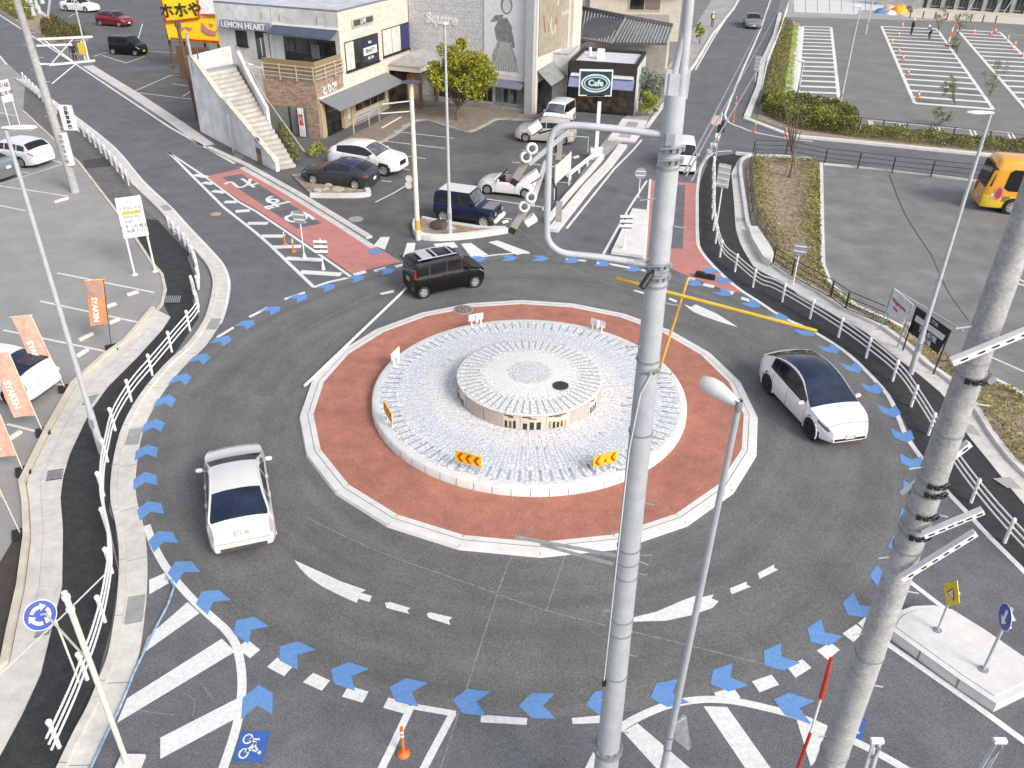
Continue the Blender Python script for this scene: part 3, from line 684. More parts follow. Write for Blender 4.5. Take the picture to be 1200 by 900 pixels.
# chevron boards
yb = mat('yellow_reflective', (.82,.50,.01), .5); rb = mat('red_reflective', (.55,.045,.01), .5); wb_ = mat('white_panel_back', (.66,.66,.66), .5)
def chevron(t, r, label, kind=0):
    cx_, cy_ = C0.x+r*math.cos(R(t)), C0.y+r*math.sin(R(t)); o = thing('chevron_board', (cx_, cy_, zd(r)), R(t-90+180), label, 'road sign')
    # local +x runs left->right for a viewer outside; outward = -y
    b = MB(); b.box((0,0,.44 if kind < 2 else .36), (.84,.03,.40) if kind < 2 else (.62,.03,.28)); pn = b.build('panel', [yb if kind < 2 else wb_], o)
    if kind < 2:
        cs = MB(); xs = (-.27, 0, .27) if kind == 0 else (-.27, .27)
        for x in xs:
            pts = [(x-.11,.44),(x+.01,.60),(x+.11,.60),(x-.01,.44),(x+.11,.28),(x+.01,.28)]
            for tri in ((0,3,2,1),(0,5,4,3)): cs.add([(pts[i][0], -.0185, pts[i][1]) for i in tri], [(0,1,2,3)])
        if kind == 1: cs.add([(-.055,-.0185,.34),(.055,-.0185,.34),(0,-.0185,.50)], [(0,1,2)])
        split_build(cs, 'chevron', rb, pn)
    b = MB()
    for x in (-.25, .25):
        b = MB(); b.box((x*(1 if kind < 2 else .8),.03,.22 if kind < 2 else .15), (.05,.04,.46 if kind < 2 else .3)); b.build('leg', galv if kind < 2 else white_m, o)
    if kind < 2: b = MB(); b.box((0,.035,.44), (.74,.02,.05)); b.build('rail', white_m, o)
    if kind == 2:
        b = MB(); b.box((-.02,.05,.32), (.10,.06,.34)); b.build('bracket', white_m, o)
def tof(px, py, z=.7):
    g = G(px, py, z); return math.degrees(math.atan2(g[1]-C0.y, g[0]-C0.x))
chevron(tof(547,546), 5.0, 'yellow board with three red chevrons at the front left of the white disc')
chevron(tof(710,545), 5.05, 'yellow board with two red chevrons and a triangle, front right of the white disc', 1)
chevron(tof(457,488), 5.1, 'yellow chevron board seen almost edge on at the left of the white disc')
chevron(tof(468,418), 5.2, 'white backed chevron board at the upper left rim of the white disc', 2)
chevron(tof(557,373), 5.25, 'white backed chevron board at the top of the disc beside the brown manhole cover', 2)
chevron(tof(703,379), 5.25, 'white backed chevron board at the upper right of the disc left of the steel pole', 2)

# ------------------------------------------------------------------ splitter islands
def island_mesh(px, h, name, label, m=conc_w):
    P = GP(px); b = MB(); b.prism(P, .0, h); o = b.build(name, m, label=label, cat='traffic island'); return o, P
isl2 = [(1036,748),(1050,722),(1062,706),(1076,698),(1098,695),(1120,703),(1160,731),(1200,762),(1236,790),(1166,838),(1120,806),(1075,775)]
# outline above is at road level of the near side; build with a raised inner top
basepx = [(1037,745),(1042,733),(1050,726),(1066,720),(1090,719),(1112,724),(1150,748),(1200,783),(1228,803),(1163,835),(1120,806),(1075,773)]
P = GP(basepx); c = sum((Vector(p) for p in P), Vector((0, 0)))/len(P); o = thing('splitter_island', (c.x, c.y, 0), label='white raised concrete island with two signposts at the lower right road', cat='traffic island')
loc_ = [(p[0]-c.x, p[1]-c.y) for p in P]; b = MB(); b.prism(loc_, 0, .30); b.build('base', conc_w, o)
inn = offs(loc_, -.16, True) if sum(loc_[i][0]*loc_[(i+1)%12][1]-loc_[(i+1)%12][0]*loc_[i][1] for i in range(12)) < 0 else offs(loc_, .16, True)
b = MB(); b.prism(inn, .302, .325); b.build('top_slab', conc_w, o)
b = MB()
for k in range(9, 12): 
    a = Vector(loc_[k]); e = Vector(loc_[(k+1) % 12]); d = (e-a).normalized(); n_ = Vector((-d.y, d.x))*.004
    q = a+d*.02; 
for i in (10, 11):
    p = Vector(loc_[i]); out = p.normalized()*.0; b.box((p.x, p.y, .16), (.03,.03,.26))
b.build('joint', joint_m, o)
b = MB(); b.prism(GP([(716,298),(735,300),(753,303),(757,281),(759,249),(741,247),(733,262)]), .01, .15); b.build('splitter_island', conc_w, label='pale triangular island between the lanes of the upper road', cat='traffic island')

# ------------------------------------------------------------------ signs, posts
sign_blue = mat('blue_sign_face', (.012,.055,.36), .4); sign_w = mat('white_sign_face', (.75,.75,.75), .45); ink = mat('black_ink', (.03,.03,.035), .6); ink_r = mat('red_ink', (.55,.06,.05), .6)
ink_g = mat('grey_ink', (.30,.30,.30), .6)
def post_round(bx, by, ty, label, rad=.3, back=True, azim=-90, name='road_sign', group=None, r=.03, z0=.0):
    X, Y = G(bx, by, z0); h = HT(bx, by, ty); o = thing(name, (X, Y, z0), R(azim), label, 'road sign', group)
    b = MB(); b.cyl((0,0,0), (0,0,h-.02), r, n=10); b.build('post', white_m, o)
    b = MB(); b.cyl((.04,0,h-rad), (.055,0,h-rad), rad, n=24); f = b.build('panel', galv_d if back else sign_w, o)
    b = MB()
    for z in (-.12,.12):
        b = MB(); b.box((.065,0,h-rad+z), (.02, rad*1.6, .05)); b.build('bracket', white_m, o)
    return o, h
o, h = post_round(357, 303, 246, 'round sign on a white post on the left arm hatching, seen from the back', .33, azim=-100)
b = MB(); b.cyl((0,0,0), (0,0,.25), .11, .06, n=12); b.build('base', white_m, o)
o, h = post_round(748, 232, 196, 'round sign on a white post at the tip of the upper splitter island', .33, azim=-95)
o, h = post_round(929, 334, 283, 'round sign on a white post on the right kerb beside the planting bed', .33, azim=-110)
def bar_sign(bx, by, ty, label, z0=0.):
    X, Y = G(bx, by, z0); h = HT(bx, by, ty); o = thing('delineator_sign', (X, Y, z0), 0, label, 'road sign')
    b = MB(); b.cyl((0,0,0), (0,0,h), .03, n=10); b.build('post', white_m, o); b = MB(); b.cyl((0,0,0), (0,0,.3), .10, .05, n=12); b.build('base', white_m, o)
    for k in range(3):
        b = MB(); b.box((0,-.04,h-.12-k*.24), (.62,.03,.13)); b.build('bar', white_m, o)
        b = MB(); b.box((0,-.045,h-.21-k*.24), (.60,.02,.06)); b.build('bar', dgrey, o)
bar_sign(379, 316, 280, 'post with three white bars at the tip of the left arm hatching'); bar_sign(731, 291, 251, 'post with three dark and white bars on the upper splitter island', .15)
def bollard(bx, by, ty, label, group=None):
    X, Y = G(bx, by); h = HT(bx, by, ty); o = thing('bollard', (X, Y, .016), 0, label, 'bollard', group)
    b = MB(); b.smooth = True; b.lathe((0,0,0), [(.14,0),(.14,.03),(.06,.06),(.04,.10)], 16); b.build('base', orange_m, o)
    b = MB(); b.cyl((0,0,.06), (0,0,h), .038, .035, n=12); p = b.build('tube', orange_m, o)
    for z in (.70, .84):
        b = MB(); b.cyl((0,0,h*z-.03), (0,0,h*z+.03), .041, n=12); b.build('reflective_band', white_m, p)
bollard(473, 884, 853, 'orange flexible bollard between the white lines at the bottom road')
bollard(334, 287, 270, 'upper of the two orange bollards on the left arm hatching'); bollard(344, 295, 279, 'lower of the two orange bollards on the left arm hatching')
for i, (bx, by, ty, lab) in enumerate(((859,143,117,'tall orange bollard at the corner of the upper road'),(884,155,143,'orange bollard on the side road line right of the corner'),(920,161,148,'faint orange bollard nearest the planting bed kerb'),(862,122,112,'orange bollard just beyond the corner of the upper road'))): bollard(bx, by, ty, lab)
# lower-left sign assembly (partly out of frame)
X, Y = G(150, 897); o = thing('road_sign', (X, Y, 0), 0, 'blue roundabout sign with white circling arrows on a cream post', 'road sign')
h = HT(150, 897, 694); b = MB(); b.cyl((0,0,0), (0,0,h), .055, n=14); b.build('post', cream_m, o)
b = MB(); b.box((.05,0,.05), (.5,.4,.1)); b.build('base', conc_w, o)
sc_ = G3(47, 721, 3.0); q = sc_-Vector((X, Y, 0))
nrm = (Vector((0,0,CAMH))-sc_); nrm.z = 0; nrm = Matrix.Rotation(R(12), 3, 'Z') @ nrm.normalized()
nrm = Vector((nrm.x, nrm.y, .55)).normalized()
b = MB(); b.cyl(q-nrm*.01, q+nrm*.01, .31, n=32); pn = b.build('panel', [sign_w], o)
b = MB(); b.cyl(q+nrm*.011, q+nrm*.014, .295, n=32); b.build('blue_face', sign_blue, pn)
M_ = frame(q+nrm*.017, Vector((-nrm.y, nrm.x, 0)), nrm.cross(Vector((-nrm.y, nrm.x, 0)).normalized()))
b = MB()
for k in range(3):
    a0_ = 2*math.pi*k/3+.4; pts = [(.165*math.cos(a0_-i*.22), .165*math.sin(a0_-i*.22)) for i in range(7)]
    A, B = offs(pts, .035), offs(pts, -.035)
    for i in range(6): b.add([M_ @ Vector((*p, 0)) for p in (A[i], B[i], B[i+1], A[i+1])], [(0,1,2,3)])
    e = Vector(pts[-1]); d = (Vector(pts[-1])-Vector(pts[-2])).normalized(); n_ = Vector((-d.y, d.x)); b.add([M_ @ Vector((*(e+n_*.08), 0)), M_ @ Vector((*(e-n_*.08), 0)), M_ @ Vector((*(e+d*.11), 0))], [(0,1,2)])
b.build('circling_arrows', sign_w, pn)
b = MB(); b.tube([q-nrm*.03, Vector((q.x+.12,q.y,q.z+.05)), Vector((0,0,q.z+.15))], .022, 8); b.build('bracket_arm', cream_m, o)
b = MB()
for z in (h-.15, h-.45): b.cyl((0,0,z), (0,0,z+.06), .075, n=14)
split_build(b, 'clamp', white_m, o)
# thin second post clamped to the guardrail, long pipe between them
a = G3(93,800,0); b = MB(); b.cyl(a, a+Vector((0,0,2.6)), .024, n=8); b.build('slim_post', cream_m, label='slim cream post standing beside the guardrail near the blue roundabout sign', cat='post')
a = G3(0,790,2.4); c_ = G3(124,672,.95); b = MB(); b.tube([a+(a-c_)*2.5, a, a.lerp(c_, .5)+Vector((0,0,-.03)), c_], .02, 6); b.build('guy_wire_guard', cream_m, label='long thin cream pipe running up to the left guardrail', cat='pipe')
b = MB(); b.smooth = True; b.tube([G3(194,677,.05), G3(200,680,.05), G3(204,688,.05), G3(196,710,.05), G3(180,740,.05), G3(158,786,.06), G3(140,830,.06), G3(122,866,.06), G3(98,918,.06)], .03, 8); b.build('hose', mat('blue_hose', (.06,.22,.42), .5, col2=(.45,.5,.55), scale=7), label='blue and white hose lying along the left kerb', cat='hose')
# signs on the lower-right island
X, Y = G(1098.5, 739, .32); h = HT(1098.5, 744, 683)
o = thing('road_sign', (X, Y, .325), R(8), 'yellow warning sign with red triangle on the white island', 'road sign'); b = MB(); b.cyl((0,0,0), (0,0,1.5), .03, n=10); b.build('post', galv, o)
b = MB(); b.cyl((0,0,0), (0,0,.03), .10, n=12); b.build('base', galv_d, o)
pz = 1.25
b = MB(); d45 = [(0,-.42),(.42,0),(0,.42),(-.42,0)]; b.add([(-.02, x*.75, pz+z) for x, z in d45]+[(.0, x*.75, pz+z) for x, z in d45], [(0,1,2,3),(7,6,5,4),(0,4,5,1),(1,5,6,2),(2,6,7,3),(3,7,4,0)]); pn = b.build('panel', mat('sign_yellow', (.80,.62,.01), .45), o)
b = MB(); b.add([(-.024, -.16, pz-.10), (-.024, .16, pz-.10), (-.024, 0, pz+.20)], [(0,1,2)]); b.mi(1); b.add([(-.028, -.10, pz-.07), (-.028, .10, pz-.07), (-.028, 0, pz+.13)], [(0,1,2)]); b.build('triangle', [rb, sign_w], pn)
b = MB()
for z in (-.15, 0, .15): b.box((.03, 0, pz+z), (.03,.34,.04))
split_build(b, 'bracket', white_m, o)
X, Y = G(1152.5, 785, .32)
o = thing('road_sign', (X, Y, .325), R(-8), 'round blue sign on a steel post on the white island', 'road sign'); b = MB(); b.cyl((0,0,0), (0,0,2.0), .035, n=10); b.build('post', galv, o); b = MB(); b.cyl((0,0,0), (0,0,.03), .11, n=12); b.build('base', galv_d, o)
b = MB(); b.cyl((-.05,0,1.72), (-.06,0,1.72), .31, n=28); pn = b.build('panel', sign_w, o)
b = MB(); b.cyl((-.061,0,1.72), (-.064,0,1.72), .295, n=28); b.build('blue_face', sign_blue, pn); b = MB(); M_ = frame(Vector((-.066,0,1.72)), (0,-1,0), (0,0,1)); b.add([M_ @ Vector(p) for p in ((-.05,.2,0),(.05,.2,0),(.05,-.05,0),(-.05,-.05,0),(-.15,-.05,0),(.15,-.05,0),(0,-.22,0))], [(0,3,2,1),(4,6,5)]); b.build('arrow', sign_w, pn)
b = MB()
for z in (1.6, 1.84): b.box((.0,0,z), (.10,.4,.04))
split_build(b, 'bracket', white_m, o)
# white two-legged notice board in the car park
Pa, Pb = Vector(G(158,322)), Vector(G(182,318)); o = thing('notice_board', (Pa.x, Pa.y, 0), math.atan2((Pb-Pa).y, (Pb-Pa).x), 'white two-legged notice board with a yellow stripe on the left car park', 'sign board')
wdt = (Pb-Pa).length; hb_ = HT(158,322,232); hm = HT(158,322,279)
for x in (0, wdt):
    b = MB(); b.cyl((x,0,0), (x,0,hb_), .045, n=10); b.build('leg', white_m, o)
    b = MB(); b.cyl((x,0,0), (x,0,.05), .14, .10, n=14); b.build('foot', white_m, o)
b = MB(); b.box((wdt/2,-.05,(hb_+hm)/2), (wdt+.16,.04,hb_-hm)); pn = b.build('panel', sign_w, o)
mz = (hb_+hm)/2
b = MB(); b.box((wdt/2,-.072,mz+.22), (wdt*.86,.004,.16)); b.build('yellow_stripe', mat('ochre_print', (.62,.42,.08), .6), pn)
b = MB()
for ln, sz, z, mt in (('ご来店の', .16, .62, 0), ('お客様駐車場', .15, .42, 0), ('無断駐車は', .14, .02, 0), ('ご遠慮願います', .14, -.18, 0), ('イオン化粧品', .2, -.42, 1), ('ご利用下さい', .17, -.62, 1)):
    v_, f_ = text_mesh(ln, sz, frame(Vector((wdt/2, -.0745, mz+z)), (1,0,0), (0,0,1)), .001, bold=.002); b.mi(mt).add(v_, f_)
b.build('lettering', [ink_g, ink], pn)
# vertical sign panels round the utility pole at the left
def panel(px4, z_ref_base, name, label, m, thick=.03, text=None, tsz=.3, tm=None, cat='sign board', legs=False):
    """upright panel: base photo point gives the plane position; corners tl,tr,br,bl in photo pixels on the plane through base facing the camera"""
    bx = Vector(G(*z_ref_base)); tl, tr, br, bl = px4
    dr_ = None
    best = None
    for k in range(-85, 90, 5):
        a = R(k); d = (math.cos(a), math.sin(a)); P4 = [ONW(*q, bx, d) for q in px4]
        er = abs(P4[0][1]-P4[1][1])+abs(P4[2][1]-P4[3][1])+.5*abs(P4[0][0]-P4[3][0])+.5*abs(P4[1][0]-P4[2][0])
        if best is None or er < best[0]: best = (er, a, P4)
    _, a, P4 = best; s0 = (P4[0][0]+P4[3][0])/2; s1 = (P4[1][0]+P4[2][0])/2; z1 = (P4[0][1]+P4[1][1])/2; z0 = (P4[2][1]+P4[3][1])/2
    o = thing(name, (bx.x, bx.y, 0), a, label, cat)
    b = MB(); b.box(((s0+s1)/2, 0, (z0+z1)/2), (s1-s0, thick, z1-z0)); pn = b.build('panel', m, o)
    if text:
        b = MB()
        for txt, u, v, sz in text:
            v_, f_ = text_mesh(txt, sz*(z1-z0), frame(Vector((s0+(s1-s0)*u, -thick/2-.003, z0+(z1-z0)*v)), (1,0,0), (0,0,1)), .001, bold=.004); b.add(v_, f_)
        b.build('lettering', tm or ink, pn)
    if legs:
        for s_ in (s0+.05, s1-.05): b = MB(); b.cyl((s_,0.05,0), (s_,0.05,z1), .03, n=8); b.build('leg', white_m, o)
    return o, (s0, s1, z0, z1, a)
panel([(0,95),(9,92),(16,118),(0,122)], (12,150), 'notice_board', 'white notice board with black writing at the left edge of the car park', sign_w, text=[('月極',.5,.75,.26),('駐車場',.5,.4,.22)], legs=True)
# ------------------------------------------------------------------ guardrails
def guardrail(px, label, h=.82, nrail=3, gap=1.6, rr=.027, m=white_m, name='guardrail', posts=None, cap=True, end0=False):
    P = [Vector(p) for p in GS(px, 4)]; o = thing(name, (P[0].x, P[0].y, 0), 0, label, 'fence'); P = [p-P[0] for p in P]
    for k in range(nrail):
        z = h-.06-k*.19; b = MB(); b.tube([(p.x, p.y, z) for p in P], rr, 8); b.build('rail', m, o)
    acc = gap; last = P[0]
    for p, q in zip(P, P[1:]):
        seg = (q-p).length; t = 0
        while acc+1e-6 >= gap or seg-t > gap-acc:
            if acc < gap: t += gap-acc
            acc = 0; c = p.lerp(q, t/seg if seg else 0); d = (q-p).normalized(); n_ = Vector((d.y, -d.x))*.06
            b = MB(); b.cyl((c.x+n_.x, c.y+n_.y, 0), (c.x+n_.x, c.y+n_.y, h+.02), .05, n=10); b.lathe((c.x+n_.x, c.y+n_.y, h+.02), [(.065,-.03),(.065,.03),(.03,.07),(.001,.075)], 10); b.build('post', m, o)
            if seg-t < gap: break
        acc += seg-t
    return o
guardrail([(229,345),(232,358),(234,374),(211,403),(185,435),(158,468),(138,503),(130,535),(125,565),(125,600),(130,625),(134,650),(134,682),(127,725),(118,760),(106,795),(92,833),(66,892)], 'white three-rail guardrail curving along the kerb at the left of the roundabout', gap=1.75)
guardrail([(30,98),(60,127),(100,160),(128,188),(158,224)], 'white guardrail along the upper left arm of the road', gap=1.5)
guardrail([(200,268),(222,292),(230,308),(234,325),(234,342)], 'short stretch of white guardrail where the left kerb bends', gap=.9, h=.6)
guardrail([(836,200),(836,232),(836,262),(844,300),(862,318),(888,340),(906,347),(945,370),(985,396),(1022,424),(1050,449),(1069,476),(1092,514),(1118,559),(1160,614),(1215,675)], 'white three-rail guardrail curving along the footway at the right of the roundabout', gap=1.75)
def railfence(px, label, h=1.1, gap=2.0, m=black_m, rails=(1.05,.75,.45,.2), z0=0., name='railing'):
    P = [Vector(p) for p in GP(px)]; o = thing(name, (P[0].x, P[0].y, z0), 0, label, 'fence'); P = [p-P[0] for p in P]
    for z in rails: b = MB(); b.tube([(p.x, p.y, z*h) for p in P], .018, 6); b.build('rail', m, o)
    for p, q in zip(P, P[1:]):
        n = max(1, round((q-p).length/gap))
        for k in range(n):
            c = p.lerp(q, k/n); b = MB(); b.box((c.x, c.y, h/2), (.06,.06,h)); b.build('post', m, o)
    return o
railfence([(882,183),(920,184),(966,193),(1045,202.5),(1137,212.5),(1290,229)], 'black three-rail railing along the side road above the bus yard', h=1.0)
railfence([(1006,153),(1060,159),(1115,165),(1200,175),(1290,184)], 'black post fence in front of the clipped hedge', h=.95, rails=(.98,.5))
railfence([(884,188),(878,200),(879,225),(881,250),(886,268),(905,297)], 'dark railing along the left of the square planting bed', h=.9, m=dgrey)
railfence([(905,312),(927,327),(972,352),(990,365),(1036,385)], 'black railing at the lower edge of the planting bed', h=.9)
railfence([(896,110),(889,128)], 'dark short railing at the corner above the side road', h=.9, m=dgrey)
railfence([(922,14),(912,46),(898,80),(892,108)], 'white railing along the upper road kerb', h=1.1, m=white_m, rails=(.98,.7,.42,.15))
# ------------------------------------------------------------------ flags
fl_o = mat('orange_flag', (.66,.23,.10), .75, var=.15, scale=6); fl_p = mat('faded_flag', (.64,.36,.27), .8, var=.15, scale=6, fine=.1)
def flag(base, top, tz, w, zb, m, label, blob=False, txt='SYAKEN', side=-1, dz=None):
    B = G3(*base); T = G3(*top, tz); o = thing('banner_flag', tuple(B), 0, label, 'flag', None); T = T-B
    b = MB(); b.cyl((0,0,.05), T, .014, n=8); b.build('pole', cream_m if not blob else black_m, o)
    b = MB(); b.box((0,0,.06), (.42,.42,.10), .5); b.box((0,0,.12), (.24,.24,.04), .5); b.build('base', rubber, o)
    ax = (dz if dz else Vector((-.95,-.3,0))).normalized(); k = T.length; u = T.normalized()
    def q(s, t, off=0): return u*(k*t)+ax*(w*s)+Vector((0,-1,0))*(off+.03*math.sin(s*5+t*7))
    n, mm = 6, 14; t0 = zb/tz; vs = [q(i/n, t0+(1-t0)*j/mm) for j in range(mm+1) for i in range(n+1)]
    b = MB(); b.smooth = True; b.add(vs, [(j*(n+1)+i, j*(n+1)+i+1, (j+1)*(n+1)+i+1, (j+1)*(n+1)+i) for j in range(mm) for i in range(n)]); cl = b.build('cloth', m, o)
    b = MB(); b.cyl(q(-.12,1.0), q(1.08,1.0), .012, n=6); b.build('top_rod', cream_m, o)
    L_ = k*(1-t0); ctr_ = u*(k*(t0+(1-t0)*.36))+ax*(w*.62)+Vector((0,-.06,0))
    b = MB(); v_, f_ = text_mesh(txt, w*.42, frame(ctr_, -u, ax.cross(u).cross(-u)*1 if False else -ax), .001, bold=.01); b.add(v_, f_); b.build('lettering', sign_w, cl)
    if blob:
        b = MB(); cq = u*(k*(t0+(1-t0)*.80))+ax*(w*.5)+Vector((0,-.05,0)); M2 = frame(cq, ax, u)
        n2 = 18; b.add([M2 @ Vector((w*.40*math.cos(2*math.pi*i/n2), w*.42*math.sin(2*math.pi*i/n2), 0)) for i in range(n2)], [tuple(range(n2))]); b.mi(1)
        b.add([M2 @ Vector((w*(.18*math.cos(2*math.pi*i/n2)), w*(.05+.24*math.sin(2*math.pi*i/n2)), -.006 if False else .006)) for i in range(n2)], [tuple(range(n2))]); b.add([M2 @ Vector((w*(.18*math.cos(2*math.pi*i/n2)), w*(.05+.24*math.sin(2*math.pi*i/n2)), -.006)) for i in range(n2)], [tuple(range(n2))]); b.build('emblem', [mat('grey_emblem', (.25,.25,.29), .7), fl_o], cl)
flag((131,409), (121,327), 2.6, .62, .95, fl_o, 'bright orange banner flag with a grey emblem beside the footway', blob=True)
flag((77,457), (36,369), 2.6, .62, .62, fl_p, 'faded orange banner flag in front of the parked white hatchback, second from the top')
flag((51,508), (10,412), 2.6, .62, .60, fl_p, 'faded orange banner flag leaning left, third from the top')
flag((28,554), (-10,462), 2.6, .62, .60, fl_p, 'faded orange banner flag cut off by the left edge, above the lone flag base')
flag((25,628), (-14,545), 2.5, .55, 1.4, fl_p, 'lone black flag base with its pole leaning out of the frame at the left')
# wheel stops
ws = thing('wheel_stop'); bpy.data.objects.remove(ws)
WS = [((149,347),(162,343)),((125,361),(136,357)),((128,380),(140,375)),((93,400),(109,392)),((90,419),(103,411)),((56,438),(69,432)),((8,518),(25,507)),((64,238),(80,233))]
def wstop(a, c_, lab, grp):
    a = Vector(G(*a)); c_ = Vector(G(*c_)); m_ = (a+c_)/2; d = c_-a; b = MB(); L_ = d.length; b.prism([(-L_/2,-.07),(L_/2,-.07),(L_/2,.07),(-L_/2,.07)], 0, .08); b.prism([(-L_/2+.02,-.045),(L_/2-.02,-.045),(L_/2-.02,.045),(-L_/2+.02,.045)], .08, .11)
    return b.build('wheel_stop', cream_m, label=lab, cat='wheel stop', group=grp, loc=(m_.x, m_.y, .006), rz=math.atan2(d.y, d.x))
for a, c_ in WS: wstop(a, c_, 'short concrete wheel stop on the left car park', 'wheel stops on the left car park')
for a, c_ in (((447,167),(452,165)),((462,156),(469,154)),((455,163),(459,160)),((471,150),(476,148)),((573,271),(581,266)),((588,262),(595,260)),((636,247),(641,243)),((672,186),(678,184))): wstop(a, c_, 'small concrete wheel stop on the shop car park', 'wheel stops on the shop car park')
# ------------------------------------------------------------------ street lamps
def lamp(base, top, label, head_dir, hl=.75, r0=.085, r1=.05, headm=white_m, tilt=0, front=False):
    X, Y = G(*base); h = HT(base[0], base[1], top); o = thing('street_lamp', (X, Y, 0), 0, label, 'street lamp')
    b = MB(); b.cyl((0,0,0), (0,0,1.6), r0*1.3, r0*1.25, n=14); b.cyl((0,0,1.6), (0,0,h), r0, r1, n=14); b.build('pole', galv if headm is white_m else cream_m, o)
    d = Vector((math.cos(R(head_dir)), math.sin(R(head_dir)), 0)); e = Vector((0,0,h)); b = MB(); b.smooth = True
    b.lathe(e+d*(hl*.42)+Vector((0,0,.05)), [(.001,-hl*.55),(.07,-hl*.50),(.12,-hl*.2),(.14,hl*.1),(.10,hl*.42),(.001,hl*.5)], 14, d); 
    for i in range(len(b.v)):
        v = b.v[i]; b.v[i] = (v[0], v[1], h+.05+(v[2]-h-.05)*.45)
    hd_ = b.build('lamp_head', white_m, o); b = MB(); b.box(e+d*(hl*.5)+Vector((0,0,-.0)), (hl*.5,.16,.02), R(head_dir)); b.build('diffuser', mat('lamp_diffuser', (.5,.5,.48), .3), hd_)
    b = MB(); b.box((.0,-r0*1.4,1.2), (.12,.06,.3)); b.build('access_panel', galv_d, o)
    return o
lamp((120,531), 152, 'tall street lamp by the left guardrail', 8, .85)
lamp((1067,438), 134, 'tall street lamp on the right kerb beside the advertising boards', 180, .85)
lamp((527.5,279), 30, 'slim white street lamp on the kerb island in front of the shop car park', 90, .5)
lamp((982.5,129), 8, 'slim lamp post at the corner of the far parking bays', 180, .7)
lamp((933,120), 72, 'short grey lamp post among the hedge shrubs', 180, .6)
lamp((1014,40), -45, 'lamp post by the paved terrace at the top', 0, .6)
lamp((103,70), -20, 'grey lamp post with a convex mirror in the yard at the top left', 180, .6)
# foreground lamp, base below the frame
P_ = AT(775, 895, 8.8); T_ = AT(866, 474, 8.8); X, Y = P_.x, 8.8
o = thing('street_lamp', (X, Y, 0), 0, 'near street lamp whose white head hangs in front of the island kerb', 'street lamp')
b = MB(); b.cyl((0,0,0), (T_.x-X, 0, T_.z), .066, .040, n=16); b.build('pole', galv, o)
e = Vector((T_.x-X, 0, T_.z)); tip = AT(842, 450, 8.8)-Vector((X, Y, 0)); d = Vector((tip.x-e.x-.12, .45, .10)).normalized()
b = MB(); b.smooth = True; b.lathe(e+d*.30, [(.001,-.32),(.035,-.30),(.08,-.15),(.115,.03),(.11,.16),(.065,.28),(.001,.31)], 18, d)
for i in range(len(b.v)):
    v = Vector(b.v[i])-e; cc = d*v.dot(d); b.v[i] = tuple(e+cc+(v-cc)*1.0)
hh_ = b.build('lamp_head', white_m, o)
b = MB(); b.lathe(e+Vector((0,0,-.02)), [(.045,-.08),(.05,0),(.045,.08)], 14); b.build('collar', galv_d, o)
b = MB(); 
for z in (T_.z*.33, T_.z*.36): b.cyl((P_.x*0+(T_.x-X)*z/T_.z,0,z), ((T_.x-X)*z/T_.z,0,z+.04), .07, n=14)
split_build(b, 'clamp', galv_d, o)
# wedge-shaped bracket plate on that pole near the bottom of the frame
def TT(px, py, Y): return AT(px, py, Y)
b = MB(); q = [TT(800,840,8.9), TT(805,842,8.9), TT(810,875,8.9), TT(807,880,8.9), TT(790,866,8.8), TT(792,848,8.8)]; b.add([v-Vector((X,Y,0)) for v in q]+[v-Vector((X,Y-.05,0)) for v in q], [tuple(range(6)), tuple(range(11,5,-1))]+[(i, (i+1)%6, 6+(i+1)%6, 6+i) for i in range(6)]); b.build('bracket_plate', galv_d, o)
# ------------------------------------------------------------------ the two big near poles
def pole_near(px_top, px_bot, Y, r_at, name, label, m):
    A_, B_ = AT(*px_top, Y), AT(*px_bot, Y)
    # base on the ground
    t = B_.z/(A_.z-B_.z); base = B_+(B_-A_)*t
    o = thing(name, (base.x, Y, 0), 0, label, 'utility pole'); return o, base, A_, B_
Yc = 9.3
o, base, A_, B_ = pole_near((803,0), (711,893), Yc, None, 'utility_pole', 'tall galvanised steel pole standing in front of the central island', galv)
pc = o; ax = (A_-base); axn = ax.normalized()
def onp(py, off=Vector((0,0,0))):   # point on the pole axis at photo row py (local)
    t = (py-893)/(0-893); P1 = B_.lerp(A_, 0); lo, hi = -.6, 1.4
    for _ in range(40):
        mm = (lo+hi)/2; q = B_+(A_-B_)*mm
        if PRJ(q)[1] > py: lo = mm
        else: hi = mm
    return B_+(A_-B_)*lo-Vector((base.x, Yc, 0))
b = MB(); b.smooth = True
b.cyl((0,0,0), onp(876), .23, .215, n=28); b.cyl(onp(876), onp(640), .20, .170, n=28); b.cyl(onp(640), onp(260), .168, .129, n=28); b.cyl(onp(260), onp(110), .131, .115, n=28); shaft = b.build('shaft', galv, o)
b = MB(); e0, e1 = onp(112), onp(-60); b.cyl(e0+Vector((.055,0,0)), e1+Vector((.035,0,.0)), .055, .052, n=16); b.build('upper_tube', galv, o)
b = MB(); b.cyl(e0+Vector((-.075,0,.0)), onp(25)+Vector((.05,0,0)), .045, .042, n=16); b.build('raking_tube', galv, o)
b = MB(); c1 = (onp(84)+onp(112))/2; b.box(c1, (.26,.06,.30)); b.box(c1+Vector((0,-.035,0)), (.18,.02,.22)); b.build('junction_plate', galv, o)
b = MB(); q = onp(876); b.lathe(q, [(.21,-.06),(.262,-.06),(.262,-.01),(.267,-.01),(.267,.04),(.20,.04)], 28); b.smooth = False
fl = b.build('flange', galv_d, o); b = MB()
for k in range(12): 
    c2 = q+Vector((.235*math.cos(k*.5236), .235*math.sin(k*.5236), .02)); b.cyl(c2, c2+Vector((0,0,.06)), .018, n=6)
split_build(b, 'bolt', galv_d, fl)
b = MB()
